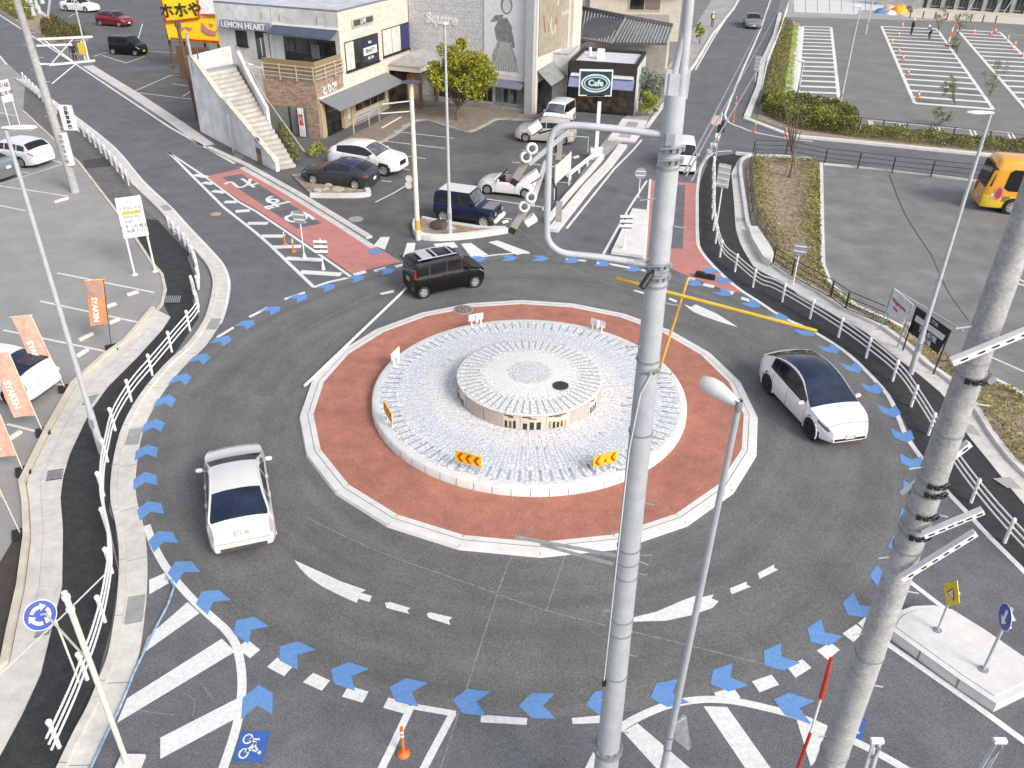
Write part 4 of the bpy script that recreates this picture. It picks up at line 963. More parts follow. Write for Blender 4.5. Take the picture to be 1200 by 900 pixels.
for py, r in ((655,.170),(672,.172),(722,.18),(738,.182),(788,.188),(640,.168),(505,.155),(420,.146),(315,.137),(332,.139),(175,.122),(195,.124)):
    q = onp(py); b.cyl(q-Vector((0,0,.012)), q+Vector((0,0,.012)), r+.012, n=24)
split_build(b, 'band', galv_d, o)
b = MB()
for i, py in enumerate((852,815,762,710,667,618,585,545,508,470,432,402,352,300,262,230)):
    q = onp(py); s_ = -1 if i % 2 else 1
    b.tube([q+Vector((s_*.12,-.08,0)), q+Vector((s_*.30,-.10,-.02)), q+Vector((s_*.30,-.10,.02))], .009, 6)
split_build(b, 'step_bolt', galv_d, o)
for (p, q_, w_) in (((603,629),(722,651),.025),((634,638),(718,661),.022)):
    b = MB(); a = AT(*p, Yc-.1)-Vector((base.x, Yc, 0)); c2 = AT(*q_, Yc-.12)-Vector((base.x, Yc, 0)); b.beam(a, c2, w_, .05); b.build('bracket_arm', galv_d, o)
b = MB(); q = onp(655); b.tube([q+Vector((.17,-.05,.12)), q+Vector((.33,-.05,.14)), q+Vector((.31,-.05,-.06)), q+Vector((.17,-.05,0))], .012, 6); b.build('hook', galv_d, o)
b = MB()
for py in (308,322,172,186,430):
    q = onp(py)
    for k in range(5):
        a = -1.9+k*.45; c2 = q+Vector((.145*math.cos(a), .145*math.sin(a), 0)); b.box(c2, (.045,.05,.05), a)
    b.tube([q+Vector((-.13,-.12,.0)), q+Vector((0,-.19,.03)), q+Vector((.14,-.13,.05))], .014, 6)
split_build(b, 'clamp_bolt', galv_d, o)
# white cable running down its face
b = MB(); b.tube([onp(430)+Vector((.03,-.17,0)), onp(455)+Vector((-.08,-.15,0)), onp(520)+Vector((-.15,-.12,0)), onp(640)+Vector((-.17,-.10,0)), onp(800)+Vector((-.20,-.1,0))], .009, 6); b.build('cable', white_m, o)
b = MB(); b.box(onp(795)+Vector((-.20,-.1,0)), (.05,.05,.14)); b.build('lock_box', black_m, o)
# looped frame with lamps
L_ = lambda px, py, dy=0: AT(px, py, Yc+dy)-Vector((base.x, Yc, 0))
b = MB(); b.smooth = True; pts = smooth([L_(788,160), L_(740,153), L_(700,149), L_(667,147), L_(652,152), L_(645,165), L_(643,190), L_(642,225), L_(641,262), L_(642,280), L_(650,291), L_(664,297), L_(700,301), L_(740,307), L_(772,313)], 4); b.tube(pts, .040, 12); b.build('loop_frame', galv, o)
b = MB(); 
b.box(L_(783,160), (.10,.30,.12)); b.box(L_(770,312), (.10,.30,.12)); split_build(b, 'frame_clamp', galv_d, o)
bl = thing('floodlight_pair'); bpy.data.objects.remove(bl)
for (cx_, cy_, tag_) in ((655,180,'upper'),(640,243,'lower')):
    f = thing('floodlight', tuple(AT(cx_, cy_, Yc)), 0, tag_+' floodlight bracket with white housings clamped to the looped steel frame', 'floodlight', None)
    dx, dy = cx_-(655 if tag_ == 'upper' else 645), cy_-(180 if tag_ == 'upper' else 245)
    Q = lambda px, py, d_=0: AT(px+dx-0, py+dy-0, Yc+d_)-AT(cx_, cy_, Yc)
    if tag_ == 'upper':
        ex = [(622,187),(615,192)]; 
    # gantry arm from the frame tube down-left
    b = MB(); b.beam(Q(645,190) if tag_=='lower' else Q(668,152), Q(620,192) if tag_=='upper' else Q(628,243), .05, .05); b.build('arm', galv, f)
    if tag_ == 'upper': J = [(623,174),(616,184)]; PN = ((617,188),(603,211)); BX = [(627,149)]
    else: J = [(622,231),(614,242)]; PN = ((615,246),(601,268)); BX = [(625,206),(622,258)]
    for k, (jx, jy) in enumerate(J):
        b = MB(); b.smooth = True; q = AT(jx, jy, Yc-.05)-AT(cx_, cy_, Yc); b.lathe(q, [(.001,-.06),(.06,-.055),(.066,.03),(.052,.05),(.042,.03),(.001,.02)], 18, Vector((.2,-1,.25))); hsg = b.build('lamp_housing', white_m, f)
        b = MB(); b.lathe(q, [(.036,.035),(.001,.04)], 16, Vector((.2,-1,.25)))
        for i in range(0): pass
        b.build('lens', dgrey, hsg)
    a = AT(*PN[0], Yc)-AT(cx_, cy_, Yc); c2 = AT(*PN[1], Yc)-AT(cx_, cy_, Yc); b = MB(); b.beam(a, c2, .085, .03, Vector((0,1,0))); b.build('shade_panel', mat('warm_grey_panel', (.33,.32,.29), .6), f)
    b = MB(); b.beam(c2+Vector((-.04,0,.0)), c2+Vector((.03,0,-.04)), .04, .07); b.build('end_cap', black_m, f)
    for k, (jx, jy) in enumerate(BX):
        b = MB(); q = AT(jx, jy, Yc-.02)-AT(cx_, cy_, Yc); M2 = Matrix.Translation(q) @ Matrix.Rotation(R(-35), 4, 'Y'); b.box((0,0,0), (.13,.10,.09), M=M2); bx_ = b.build('ballast_box', white_m, f)
        b = MB(); b.box((0,0,0), (.132,.103,.015), M=M2 @ Matrix.Translation((0,0,-.048))); b.build('trim', brown_rust, bx_)
    a = AT(652, BX[0][1]+14, Yc)-AT(cx_, cy_, Yc); b = MB(); b.tube([a+Vector((-.2,0,.06)), a+Vector((-.05,0,.10)), a+Vector((.0,0,-.02)), a+Vector((.0,0,-.15))], .012, 6); b.build('cable', black_m, f)
    b = MB(); b.box(AT(655, BX[0][1]+(25 if tag_=='upper' else 42), Yc+.05)-AT(cx_, cy_, Yc), (.07,.05,.24)); b.build('back_plate', mat('warm_grey_panel', (.33,.32,.29), .6), f)
# camera
b = MB(); a = AT(752,337,Yc-.25); c2 = AT(762,322,Yc-.15); b.cyl(a, c2, .045, n=14); b.tube([c2, AT(768,312,Yc-.1)], .015, 6); b.build('security_camera', black_m, label='black cylindrical camera on the left side of the steel pole', cat='camera')
# yellow pipes
b = MB(); b.smooth = True; b.cyl(AT(726,327.5,9.75), AT(957,388,9.15), .024, n=12); b.cyl(AT(722,326.5,9.76), AT(727,328,9.75), .029, n=12); b.build('pipe', yellow_m, label='long yellow pipe passing behind the steel pole', cat='pipe')
b = MB(); b.smooth = True; b.cyl(AT(806,326,9.8), AT(765,458,9.62), .019, n=10); b.build('pipe', mat('orange_paint', (.78,.42,.08), .5), label='thin orange yellow pipe crossing the long yellow pipe', cat='pipe')
b = MB(); p = Vector(G(826,326)); b.smooth = False
b.box((0,0,.09), (.9,.26,.16)); b.box((-.25,0,.20), (.36,.22,.08)); b.box((.25,0,.18), (.3,.22,.05)); b.cyl((-.45,0,.1), (.45,0,.1), .13, n=10); b.build('rubber_weight', rubber, label='black rubber weight lying on the red surfacing behind the yellow pipe', cat='weight', loc=(p.x, p.y, .02), rz=-.45)
# ---- right pole
Yr = 7.0
o, base, A_, B_ = pole_near((1199,262), (971,900), Yr, None, 'utility_pole', 'mottled concrete utility pole slanting across the lower right corner', conc_pole)
def onr(py): 
    lo, hi = -.8, 2.
    for _ in range(40):
        mm = (lo+hi)/2; q = B_+(A_-B_)*mm
        if PRJ(q)[1] > py: lo = mm
        else: hi = mm
    return B_+(A_-B_)*lo-Vector((base.x, Yr, 0))
b = MB(); b.smooth = True; b.cyl((0,0,0), onr(900), .20, .182, n=28); b.cyl(onr(900), onr(600), .182, .148, n=28); b.cyl(onr(600), onr(200), .148, .118, n=28); b.build('shaft', conc_pole, o)
b = MB()
for py, r in ((420,.132),(436,.134),(505,.138),(575,.147),(596,.149),(612,.150),(620,.151),(640,.154),(765,.168),(880,.181),(560,.145)):
    q = onr(py); b.cyl(q-Vector((0,0,.010)), q+Vector((0,0,.010)), r+.010, n=24)
split_build(b, 'band', galv_d, o)
axr = (A_-B_).normalized()
for i, (a, c2, dy) in enumerate((((1115,424),(1228,378),-.28),((1058,580),(1136,519),.17),((1082,627),(1152,598),-.24),((1056,678),(1143,624),-.24))):
    b = MB(); a_ = AT(*a, Yr+dy)-Vector((base.x, Yr, 0)); c_ = AT(*c2, Yr+dy)-Vector((base.x, Yr, 0)); b.beam(a_, c_, .07, .065); arm = b.build('cross_arm', white_m, o); arm.name = 'cross_arm'
    b = MB(); n_ = (c_-a_).normalized(); u_ = Vector((0,-1,0)).cross(n_).normalized()
    for t in (.12,.3,.45,.6,.75,.92):
        q = a_.lerp(c_, t)+Vector((0,-.036,0)) + Vector((0,0,0)); b.beam(q-n_*.03, q+n_*.03, .012, .018, Vector((0,1,0)))
    split_build(b, 'slot', black_m, arm)
b = MB()
for i, py in enumerate((860,800,740,690,650,600,545,470,380,330)):
    q = onr(py)
    for s_ in (-1, 1):
        if (i+(s_ > 0)) % 2: continue
        d_ = Vector((s_, -.1, -.12)).normalized(); b.cyl(q+d_*.14, q+d_*.30, .009, n=6)
split_build(b, 'step_bolt', galv, o)
b = MB()
for py in (560,570,596,620,438):
    q = onr(py)
    for k in range(4):
        a = -2.1+k*.4; c2 = q+Vector((.175*math.cos(a), .175*math.sin(a), 0)); b.box(c2, (.04,.05,.04), a)
    b.tube([q+Vector((-.10,-.14,.03)), q+Vector((0.02,-.19,-.0)), q+Vector((.12,-.13,.03))], .012, 6)
split_build(b, 'clamp_bolt', black_m, o)
b = MB(); q = onr(425)+Vector((.02,-.30,0)); b.cyl(q, q+Vector((0,-.03,0)), .04, n=12); b.build('insulator', galv_d, o)
# wires leaving it on the right
for a, c2 in (((1160,418),(1210,440)),((1193,327),(1215,337))):
    b = MB(); b.tube([AT(*a, 7.0), AT(*c2, 7.0)], .008, 6); b.build('stay_wire', galv, label='thin stay wire running right from the concrete pole at row %s' % ('of the long cross arm' if a[1] > 400 else 'of its upper bolt'), cat='wire')
# red and white rod, lamp fittings at the bottom edge
b = MB(); b.smooth = True; b.mi(0).cyl(AT(974,771,9.0), AT(962,818,9.0), .028, .04, n=10); b.mi(1).cyl(AT(962,818,9.0), AT(950,858,8.98), .02, n=10); b.mi(0).cyl(AT(950,858,8.98), AT(930,912,8.95), .028, n=10); g_ = AT(930,912,8.95); b.mi(1).cyl(g_, (g_.x-.15, g_.y-.1, 0), .028, n=10); b.build('warning_rod', [red_m, white_m], label='red rod with a white middle leaning beside the concrete pole', cat='rod')
for i, (p, q_, lab) in enumerate((((1028,868),(1018,905),'grey metal fitting poking up at the bottom edge, left one'),((1172,868),(1150,905),'grey metal fitting poking up at the bottom edge, right one'))):
    a = AT(*p, 8.4); c2 = AT(*q_, 8.3); o = thing('lamp_fitting', tuple(c2), 0, lab, 'fitting'); v = a-c2
    for sx in (-.06, .06):
        b = MB(); b.beam(Vector((sx,0,-.2)), v+Vector((sx*.8,0,0)), .05, .05); b.build('arm', galv, o)
    b = MB(); b.cyl((0,0,-.15), (0,0,-c2.z), .07, .09, n=12); b.build('post', galv, o); b = MB(); b.box(v, (.2,.08,.07)); b.build('cap', white_m, o); b = MB(); b.tube([v*.5+Vector((-.02,-.05,0)), v*.9+Vector((.04,-.06,0))], .018, 6); b.build('cable', galv_d, o)
# ------------------------------------------------------------------ left utility pole with its steel cross frame
X, Y = G(88.5, 225); h = 12.2; o = thing('utility_pole', (X, Y, 0), 0, 'concrete utility pole with steel cross arms standing on the left car park', 'utility pole')
b = MB(); b.smooth = True; b.cyl((0,0,0), (-.15,0,4), .24, .22, n=20); b.cyl((-.15,0,4), (-.5,0,h), .22, .17, n=20); b.build('shaft', conc_pole, o)
P0 = Vector((X, Y))
def lw(px, py, dy=0): 
    v = AT(px, py, Y+dy); return v-Vector((X, Y, 0))
for a, c2, r in (((45,46),(108,43),.07),((43,53.5),(84,52),.06),((38,75),(58,75),.05),((58,76),(111,71),.07)):
    b = MB(); b.beam(lw(*a), lw(*c2), r*1.5, r*1.5); b.build('cross_arm', white_m, o)
for a, c2 in (((60,75),(86,45)),((61,98),(90,74)),((49,45),(88,74)),((100,70),(95,48)),((104,70),(99,48))):
    b = MB(); b.beam(lw(*a), lw(*c2), .05, .05); b.build('brace', white_m, o)
b = MB()
for px, py in ((36,3),(44,10),(50,4),(40,18),(47,16)): 
    q = lw(px, py); b.cyl(q, q+Vector((0,0,.4)), .12, .08, n=10)
split_build(b, 'insulator', galv, o)
for a, c2 in (((30,0),(56,20)),((56,20),(60,-10))): b = MB(); b.beam(lw(*a), lw(*c2), .09, .09); b.build('brace', galv, o)
b = MB(); q = lw(96, 57); b.box(q, (.3,.2,.55)); b.build('meter_box', yellow_m, o)
b = MB()
for i in range(14):
    z = 1.8+i*.6; s_ = 1 if i % 2 else -1; b.cyl((-.03*z+s_*.18,-.05,z), (-.03*z+s_*.42,-.05,z), .015, n=6)
split_build(b, 'step_bolt', galv, o)
v0 = lw(79.5, 138); b = MB(); b.box(v0, (.75,.03,1.35)); pn = b.build('advert_panel', sign_w, o); b = MB()
for k, ch in enumerate('自動車整備'): v_, f_ = text_mesh(ch, .24, frame(v0+Vector((0,-.02,.5-k*.25)), (1,0,0), (0,0,1)), .001, bold=.008); b.add(v_, f_)
b.build('lettering', ink, pn)
v0 = lw(77.5, 174); b = MB(); b.smooth = True; b.lathe(Vector((v0.x,0,v0.z)), [(.245,-.9),(.245,.9)], 20); pn = b.build('advert_sleeve', sign_w, o); b = MB()
for k, ch in enumerate('車検直進左側'): v_, f_ = text_mesh(ch, .24, frame(Vector((v0.x,-.26,v0.z+.7-k*.27)), (1,0,0), (0,0,1)), .001, bold=.006); b.add(v_, f_)
b.build('lettering', ink_g, pn)
# ------------------------------------------------------------------ mid-distance white pole with crossarms and round mirrors
X, Y = G(490, 281); h = HT(490, 281, 96); o = thing('utility_pole', (X, Y, 0), 0, 'white pole with orange band and twin round mirrors at the shop car park entrance', 'utility pole')
b = MB(); b.smooth = True; b.cyl((0,0,0), (0,0,h), .125, .10, n=18); b.build('shaft', cream_m, o)
b = MB(); b.smooth = True; b.cyl((0,0,.55), (0,0,1.05), .132, n=18); b.build('reflective_band', mat('orange_tape', (.72,.36,.03), .5), o)
for a, c2 in (((448,122),(484,118)),((446,133),(485,130)),((447,150),(470,137))): b = MB(); b.beam(AT(*a, Y)-Vector((X,Y,0)), AT(*c2, Y)-Vector((X,Y,0)), .05, .05); b.build('cross_arm', cream_m, o)
for px, py in ((479.5,209.5),(479,217)):
    q = AT(px, py, Y-.1)-Vector((X,Y,0)); b = MB(); b.smooth = True; b.lathe(q, [(.001,-.04),(.16,-.02),(.19,.03),(.17,.02),(.001,.05)], 18, Vector((-.3,-1,.0))); b.build('mirror', cream_m, o)
b = MB(); b.cyl((0,0,h), (0,0,h+.05), .5, .1, n=6); b.build('cap', dgrey, o)
# sign cluster at the corner of the upper road
X, Y = G(838, 190); h = HT(838, 190, 132); o = thing('road_sign', (X, Y, 0), 0, 'round sign back with warning lamp and blue strip at the upper road corner', 'road sign')
b = MB(); b.cyl((0,0,0), (0,0,h), .04, n=10); b.build('post', white_m, o)
q = AT(839,141,Y)-Vector((X,Y,0)); b = MB(); b.cyl(q+Vector((0,-.06,0)), q+Vector((0,-.045,0)), .33, n=24); b.build('panel', mat('pinkish_back', (.50,.42,.40), .6), o)
b = MB(); b.box(AT(845,150,Y)-Vector((X,Y,0)), (.42,.15,.5)); b.box(AT(847,143,Y)-Vector((X,Y,0)), (.15,.16,.2)); split_build(b, 'warning_lamp', black_m, o)
b = MB(); b.box(AT(841,159,Y-.1)-Vector((X,Y,0)), (.3,.2,.25)); b.box(AT(836,170,Y-.1)-Vector((X,Y,0)), (.35,.2,.25)); b.box(AT(832,177,Y-.1)-Vector((X,Y,0)), (.35,.2,.2)); split_build(b, 'control_box', white_m, o)
b = MB(); b.beam(AT(838,170,Y-.3)-Vector((X,Y,0)), AT(835,197,Y-.3)-Vector((X,Y,0)), .14, .03); b.build('blue_strip', paint_b, o)
b = MB(); b.beam(AT(842,165,Y-.2)-Vector((X,Y,0)), AT(840,183,Y-.2)-Vector((X,Y,0)), .10, .03); b.build('red_strip', mat('faded_red', (.6,.12,.10), .6), o)
def back_panel(px4, base, label):
    o, (s0, s1, z0, z1, a) = panel(px4, base, 'road_sign', label, mat('sign_back', (.60,.60,.60), .5), cat='road sign')
    for k in range(4): b = MB(); b.box(((s0+s1)/2, -.03, z0+(z1-z0)*(k+.5)/4), (s1-s0, .03, .07)); b.build('stiffener', white_m, o)
    b = MB(); b.cyl(((s0+s1)/2,.05,0), ((s0+s1)/2,.05,z1), .035, n=8); b.build('post', white_m, o)
back_panel([(843,192),(857,193),(853,221),(839,218)], (836,266), 'large rectangular sign seen from the back beside the right footway')
back_panel([(886,65),(893,66),(889,84),(883,83)], (884,96), 'small rectangular sign seen from the back along the upper road')
# advertising boards by the right planting bed
def quadboard(px4, zt, zb, name, label, m, texts, tm, legm, extra=None):
    """board given by its four corners (tl, tr, br, bl) at surveyed heights"""
    q = [G3(*px4[0], zt), G3(*px4[1], zt), G3(*px4[2], zb), G3(*px4[3], zb)]; c = (q[2]+q[3])/2; o = thing(name, (c.x, c.y, 0), 0, label, 'sign board'); q = [v-Vector((c.x, c.y, 0)) for v in q]
    x = ((q[1]-q[0])+(q[2]-q[3])).normalized(); y = ((q[0]-q[3])+(q[1]-q[2])).normalized(); n_ = x.cross(y).normalized(); pc_ = sum(q, Vector((0,0,0)))/4; q = [v-n_*(v-pc_).dot(n_) for v in q]
    b = MB(); b.add(q+[v-n_*.03 for v in q], [(3,2,1,0),(4,5,6,7),(0,1,5,4),(1,2,6,5),(2,3,7,6),(3,0,4,7)]); pn = b.build('panel', m, o)
    W_, H_ = (q[1]-q[0]).length, (q[0]-q[3]).length; P_ = lambda u, v: q[3].lerp(q[2], u).lerp(q[0].lerp(q[1], u), v)+n_*.012
    for (u0, u1, v0, v1, mm) in (extra or []): b = MB(); b.add([P_(u0,v0), P_(u1,v0), P_(u1,v1), P_(u0,v1)], [(0,1,2,3)]); b.build('printed_band', mm, pn)
    b = MB()
    for txt, u, v, sz in texts: v_, f_ = text_mesh(txt, sz*H_, frame(P_(u, v)+n_*.008, x, y), .001, bold=.006); b.add(v_, f_)
    b.build('lettering', tm, pn)
    for i in (0, 1):
        b = MB(); t_ = q[i]; b.cyl((q[3-i].x, q[3-i].y, 0) if False else (t_.x*.5+q[3-i].x*.5, t_.y*.5+q[3-i].y*.5+.05, 0), (t_.x, t_.y+.05, t_.z), .03, n=8); b.build('leg', legm, o)
    return o
quadboard([(1047,338),(1071,357),(1056,381),(1037,362)], 2.0, .95, 'advert_board', 'white advertising cloth with red handwriting on the frame above the planting bed', sign_w, [('Wagamama',.5,.60,.20),('time',.45,.35,.18)], ink_r, mat('green_post', (.25,.38,.34), .5))
quadboard([(1077,360),(1113,388),(1100,414),(1062,388)], 2.0, .85, 'advert_board', 'black advertising board with white Japanese lettering beside the lamp post', black_m, [('貸会議室',.55,.36,.22),('駐車場',.55,.12,.20),('ご案内',.55,.88,.14)], sign_w, black_m, [(.06,.95,.52,.74,sign_w)])
a = G3(1047,337,HT(1036,386,338)-.0); 
o, _ = panel([(1061,376),(1067,379),(1063,391),(1057,386)], (1060,396), 'notice_board', 'small white notice in the bed between the two advertising boards', sign_w, text=[('ACP',.5,.6,.3)], legs=True)
a_ = Vector(G(1036,386)); zt1 = HT(1036,386,339); b = MB(); b.tube([(a_.x, a_.y, zt1), (G(1092,425)[0]+.6, G(1092,425)[1]-.3, zt1-.25)], .03, 8); b.build('top_rail', galv, label='steel rail along the top of the advertising boards', cat='rail')
# sign post with cafe emblem & board frame by shop lot
X, Y = G(698, 186); zt2 = HT(698, 186, 84); o = thing('shop_sign', (X, Y, 0), 0, 'square dark green shop sign with a white oval emblem on a white post', 'shop sign')
b = MB(); b.box((0,0,zt2*.5-.9), (.22,.22,zt2-1.8)); b.build('post', white_m, o)
q = AT(698,97,Y)-Vector((X,Y,0)); b = MB(); b.box(q, (2.05,.25,1.55)); pn = b.build('frame', white_m, o); b = MB(); b.box(q+Vector((0,-.13,0)), (1.9,.02,1.4)); pb = b.build('panel', mat('dark_green_face', (.012,.045,.05), .5), o)
b = MB(); n = 40
for rx, ry, w_ in ((.85,.50,.05),(.70,.36,.03)):
    for i in range(n):
        t0_, t1_ = 2*math.pi*i/n, 2*math.pi*(i+1)/n
        f_ = lambda t, k: q+Vector(((rx+k)*math.cos(t), -.145, (ry+k)*math.sin(t))); b.add([f_(t0_,-w_), f_(t1_,-w_), f_(t1_,w_), f_(t0_,w_)], [(0,1,2,3)])
v_, f_ = text_mesh('Cafe', .5, frame(q+Vector((0,-.146,0)), (1,0,0), (0,0,1)), .002, bold=.02); b.add(v_, f_); b.build('emblem', mat('pale_teal_print', (.55,.68,.70), .5), pb)
b = MB(); b.box(AT(698,111,Y)-Vector((X,Y,0)), (1.1,.25,.14)); b.build('cross_beam', white_m, o); b = MB(); b.box((0,0,.35), (.75,.5,.7)); b.build('base', white_m, o)
o, (s0, s1, z0, z1, a) = panel([(651,195),(669,178),(669,198),(653,214)], (660,225), 'notice_board', 'cream hoarding on white legs behind the looped steel frame', cream_m, cat='sign board')
for s_ in (s0, s1): b = MB(); b.box((s_,.04,(z1)/2), (.08,.08,z1)); b.build('leg', white_m, o)
b = MB(); P1, P2 = Vector(G(665,214)), Vector(G(704,182)); o = thing('barrier_pipe', (0,0,0), 0, 'thick white pipe rail along the edge of the shop car park', 'pipe')
b.smooth = True; b.tube([(P1.x,P1.y,.45), (P2.x,P2.y,.45)], .13, 12); b.build('pipe', white_m, o)
for k in range(4): p = P1.lerp(P2, (k+.3)/4); b = MB(); b.box((p.x,p.y,.2), (.12,.12,.4)); b.build('leg', white_m, o)
b = MB(); b.smooth = True; P1 = Vector(G(676,178)); b.tube([(P1.x-1.2,P1.y+.3,.02),(P1.x-1.2,P1.y+.3,1.0),(P1.x+.7,P1.y-.1,1.0),(P1.x+.7,P1.y-.1,.02)], .04, 8); b.build('hoop_barrier', mat('green_white', (.45,.58,.52), .5), label='pale green hoop barrier left of the shop sign base', cat='barrier')
# overhead cables along the upper road
for i, (a, c2, lab) in enumerate((((806,222),(905,0),'left'),((812,226),(918,0),'middle'),((822,232),(935,0),'right'))):
    A1 = AT(a[0]-4-i*4, a[1]-20, 9.35); C1 = G3(c2[0], c2[1], 3.5-i*.3); b = MB(); pts = [A1.lerp(C1, t)+Vector((0,0,-.6*4*t*(1-t)*.2)) for t in (0,.25,.5,.75,1)]; b.tube(pts, .012+.0, 5); b.build('overhead_cable', galv_d, label='overhead cable above the upper road, %s one of three' % lab, cat='cable')

a, c2 = G3(476,338,.10), G3(357,452,.16); b = MB(); b.smooth = True; b.cyl(a, c2, .055, n=10); b.build('loose_pole', white_m, label='long slim white pole lying across the lane behind the black minicar', cat='pole')
# ------------------------------------------------------------------ vehicles
def paint(name, col, metal=0., rough=.28, coat=.8):
    return mat(name, col, rough, metal=metal, var=.02, scale=3, coat=coat, fine=.02, bscale=15)
p_white = paint('white_car_paint', (.78,.78,.78)); p_white2 = paint('warm_white_paint', (.68,.68,.66)); p_black = mat('black_car_paint', (.006,.006,.007), .32, var=.02, coat=.15, spec=.3)
p_navy = mat('navy_car_paint', (.006,.012,.045), .3, var=.02, coat=.25, spec=.35); p_gun = paint('gunmetal_paint', (.035,.038,.046), .3); p_red = paint('dark_red_paint', (.20,.012,.015))
p_silver = paint('silver_paint', (.22,.23,.24), .4); p_beige = paint('pale_beige_paint', (.55,.52,.47)); p_bus = paint('amber_bus_paint', (.80,.36,.02)); p_busy = paint('yellow_bus_paint', (.80,.58,.03))
glass = mat('tinted_glass', (.012,.014,.018), .06, var=.2, scale=1.2, spec=.7)
glass_b = mat('blue_tinted_glass', (.014,.024,.055), .05, var=.4, scale=1.5, spec=.8)
glass_l = mat('clear_windscreen', (.10,.115,.13), .06, var=.35, scale=2.2, spec=.8)
lamp_m = mat('headlamp', (.45,.47,.50), .12, metal=.3, spec=.9); tail_m = mat('tail_lamp', (.36,.012,.014), .2); chrome = mat('chrome', (.6,.6,.62), .18, metal=.9)
alloy = mat('alloy_wheel', (.50,.51,.53), .35, metal=.6); alloy_d = mat('black_wheel', (.03,.03,.033), .4, metal=.3)
plate_w = mat('white_plate', (.7,.7,.68), .5); plate_y = mat('yellow_plate', (.78,.55,.03), .5); seat_o = mat('tan_leather', (.48,.20,.06), .6)

def lerp1(P, s):
    if s <= P[0][0]: return P[0][1]
    for i in range(len(P)-1):
        if s <= P[i+1][0]:
            t = (s-P[i][0])/max(1e-6, P[i+1][0]-P[i][0]); return P[i][1]+(P[i+1][1]-P[i][1])*t
    return P[-1][1]
def curve1(P, s):
    """smooth interpolation (Catmull-Rom) of a profile"""
    if s <= P[0][0]: return P[0][1]
    if s >= P[-1][0]: return P[-1][1]
    for i in range(len(P)-1):
        if s <= P[i+1][0]:
            x0, y0 = P[i]; x1, y1 = P[i+1]; h = x1-x0; t = (s-x0)/h
            m0 = (y1-P[i-1][1])/(x1-P[i-1][0]) if i > 0 else (y1-y0)/h
            m1 = (P[i+2][1]-y0)/(P[i+2][0]-x0) if i+2 < len(P) else (y1-y0)/h
            sl = (y1-y0)/h
            lim = 3*abs(sl); m0 = max(-lim, min(lim, m0)); m1 = max(-lim, min(lim, m1))
            return (2*t**3-3*t*t+1)*y0+(t**3-2*t*t+t)*h*m0+(-2*t**3+3*t*t)*y1+(t**3-t*t)*h*m1

WHEELS = {}
def wheel_meshes(r, w, style):
    key = (r, w, style)
    if key in WHEELS: return WHEELS[key]
    t = MB(); t.smooth = True
    rr = r*.66
    t.lathe((0,0,0), [(rr,-w/2),(r*.9,-w/2),(r*.985,-w*.38),(r,-w*.2),(r,w*.2),(r*.985,w*.38),(r*.9,w/2),(rr,w/2),(rr,w*.1)], 28, Vector((0,1,0)))
    rim = MB(); rim.smooth = True
    rim.mi(1).lathe((0,0,0), [(rr*.98,w*.12),(.001,w*.12)], 24, Vector((0,1,0)))
    rim.mi(0).lathe((0,0,0), [(rr,w*.12),(rr,w*.47),(rr*.93,w*.5),(rr*.88,w*.44),(rr*.88,w*.12)], 24, Vector((0,1,0)))
    rim.smooth = False
    n = 5 if style != 'multi' else 9
    for k in range(n):
        a = 2*math.pi*k/n; d = Vector((math.cos(a), 0, math.sin(a))); s_ = Vector((-math.sin(a), 0, math.cos(a))); wd = .055*r/.31 if n == 9 else .10*r/.31
        for sgn in ((-1, 1) if n == 5 else (0,)):
            q = s_*sgn*wd*.42
            rim.beam(Vector((0, w*.36, 0))+q*.4, d*rr*.93+Vector((0, w*.44, 0))+q, wd*.55 if n == 5 else wd, .03, Vector((0, 1, 0)))
    rim.cyl((0, w*.2, 0), (0, w*.46, 0), rr*.24, n=12)
    m1 = t.build('tyre', rubber); rm = alloy_d if style == 'black' else alloy
    m2 = rim.build('rim', [rm, black_m if style != 'black' else rubber])
    WHEELS[key] = (m1.data, m2.data); bpy.data.objects.remove(m1); bpy.data.objects.remove(m2)
    return WHEELS[key]
def add_wheel(root, x, y, r, w, style):
    a, b_ = wheel_meshes(r, w, style); o = bpy.data.objects.new('wheel', None); COL.objects.link(o); o.parent = root
    o.location = (x, y, r); o.rotation_euler = (0, 0, 0 if y > 0 else math.pi); o.empty_display_size = .2
    for n, m in (('tyre', a), ('rim', b_)):
        c = bpy.data.objects.new(n, m); COL.objects.link(c); c.parent = o

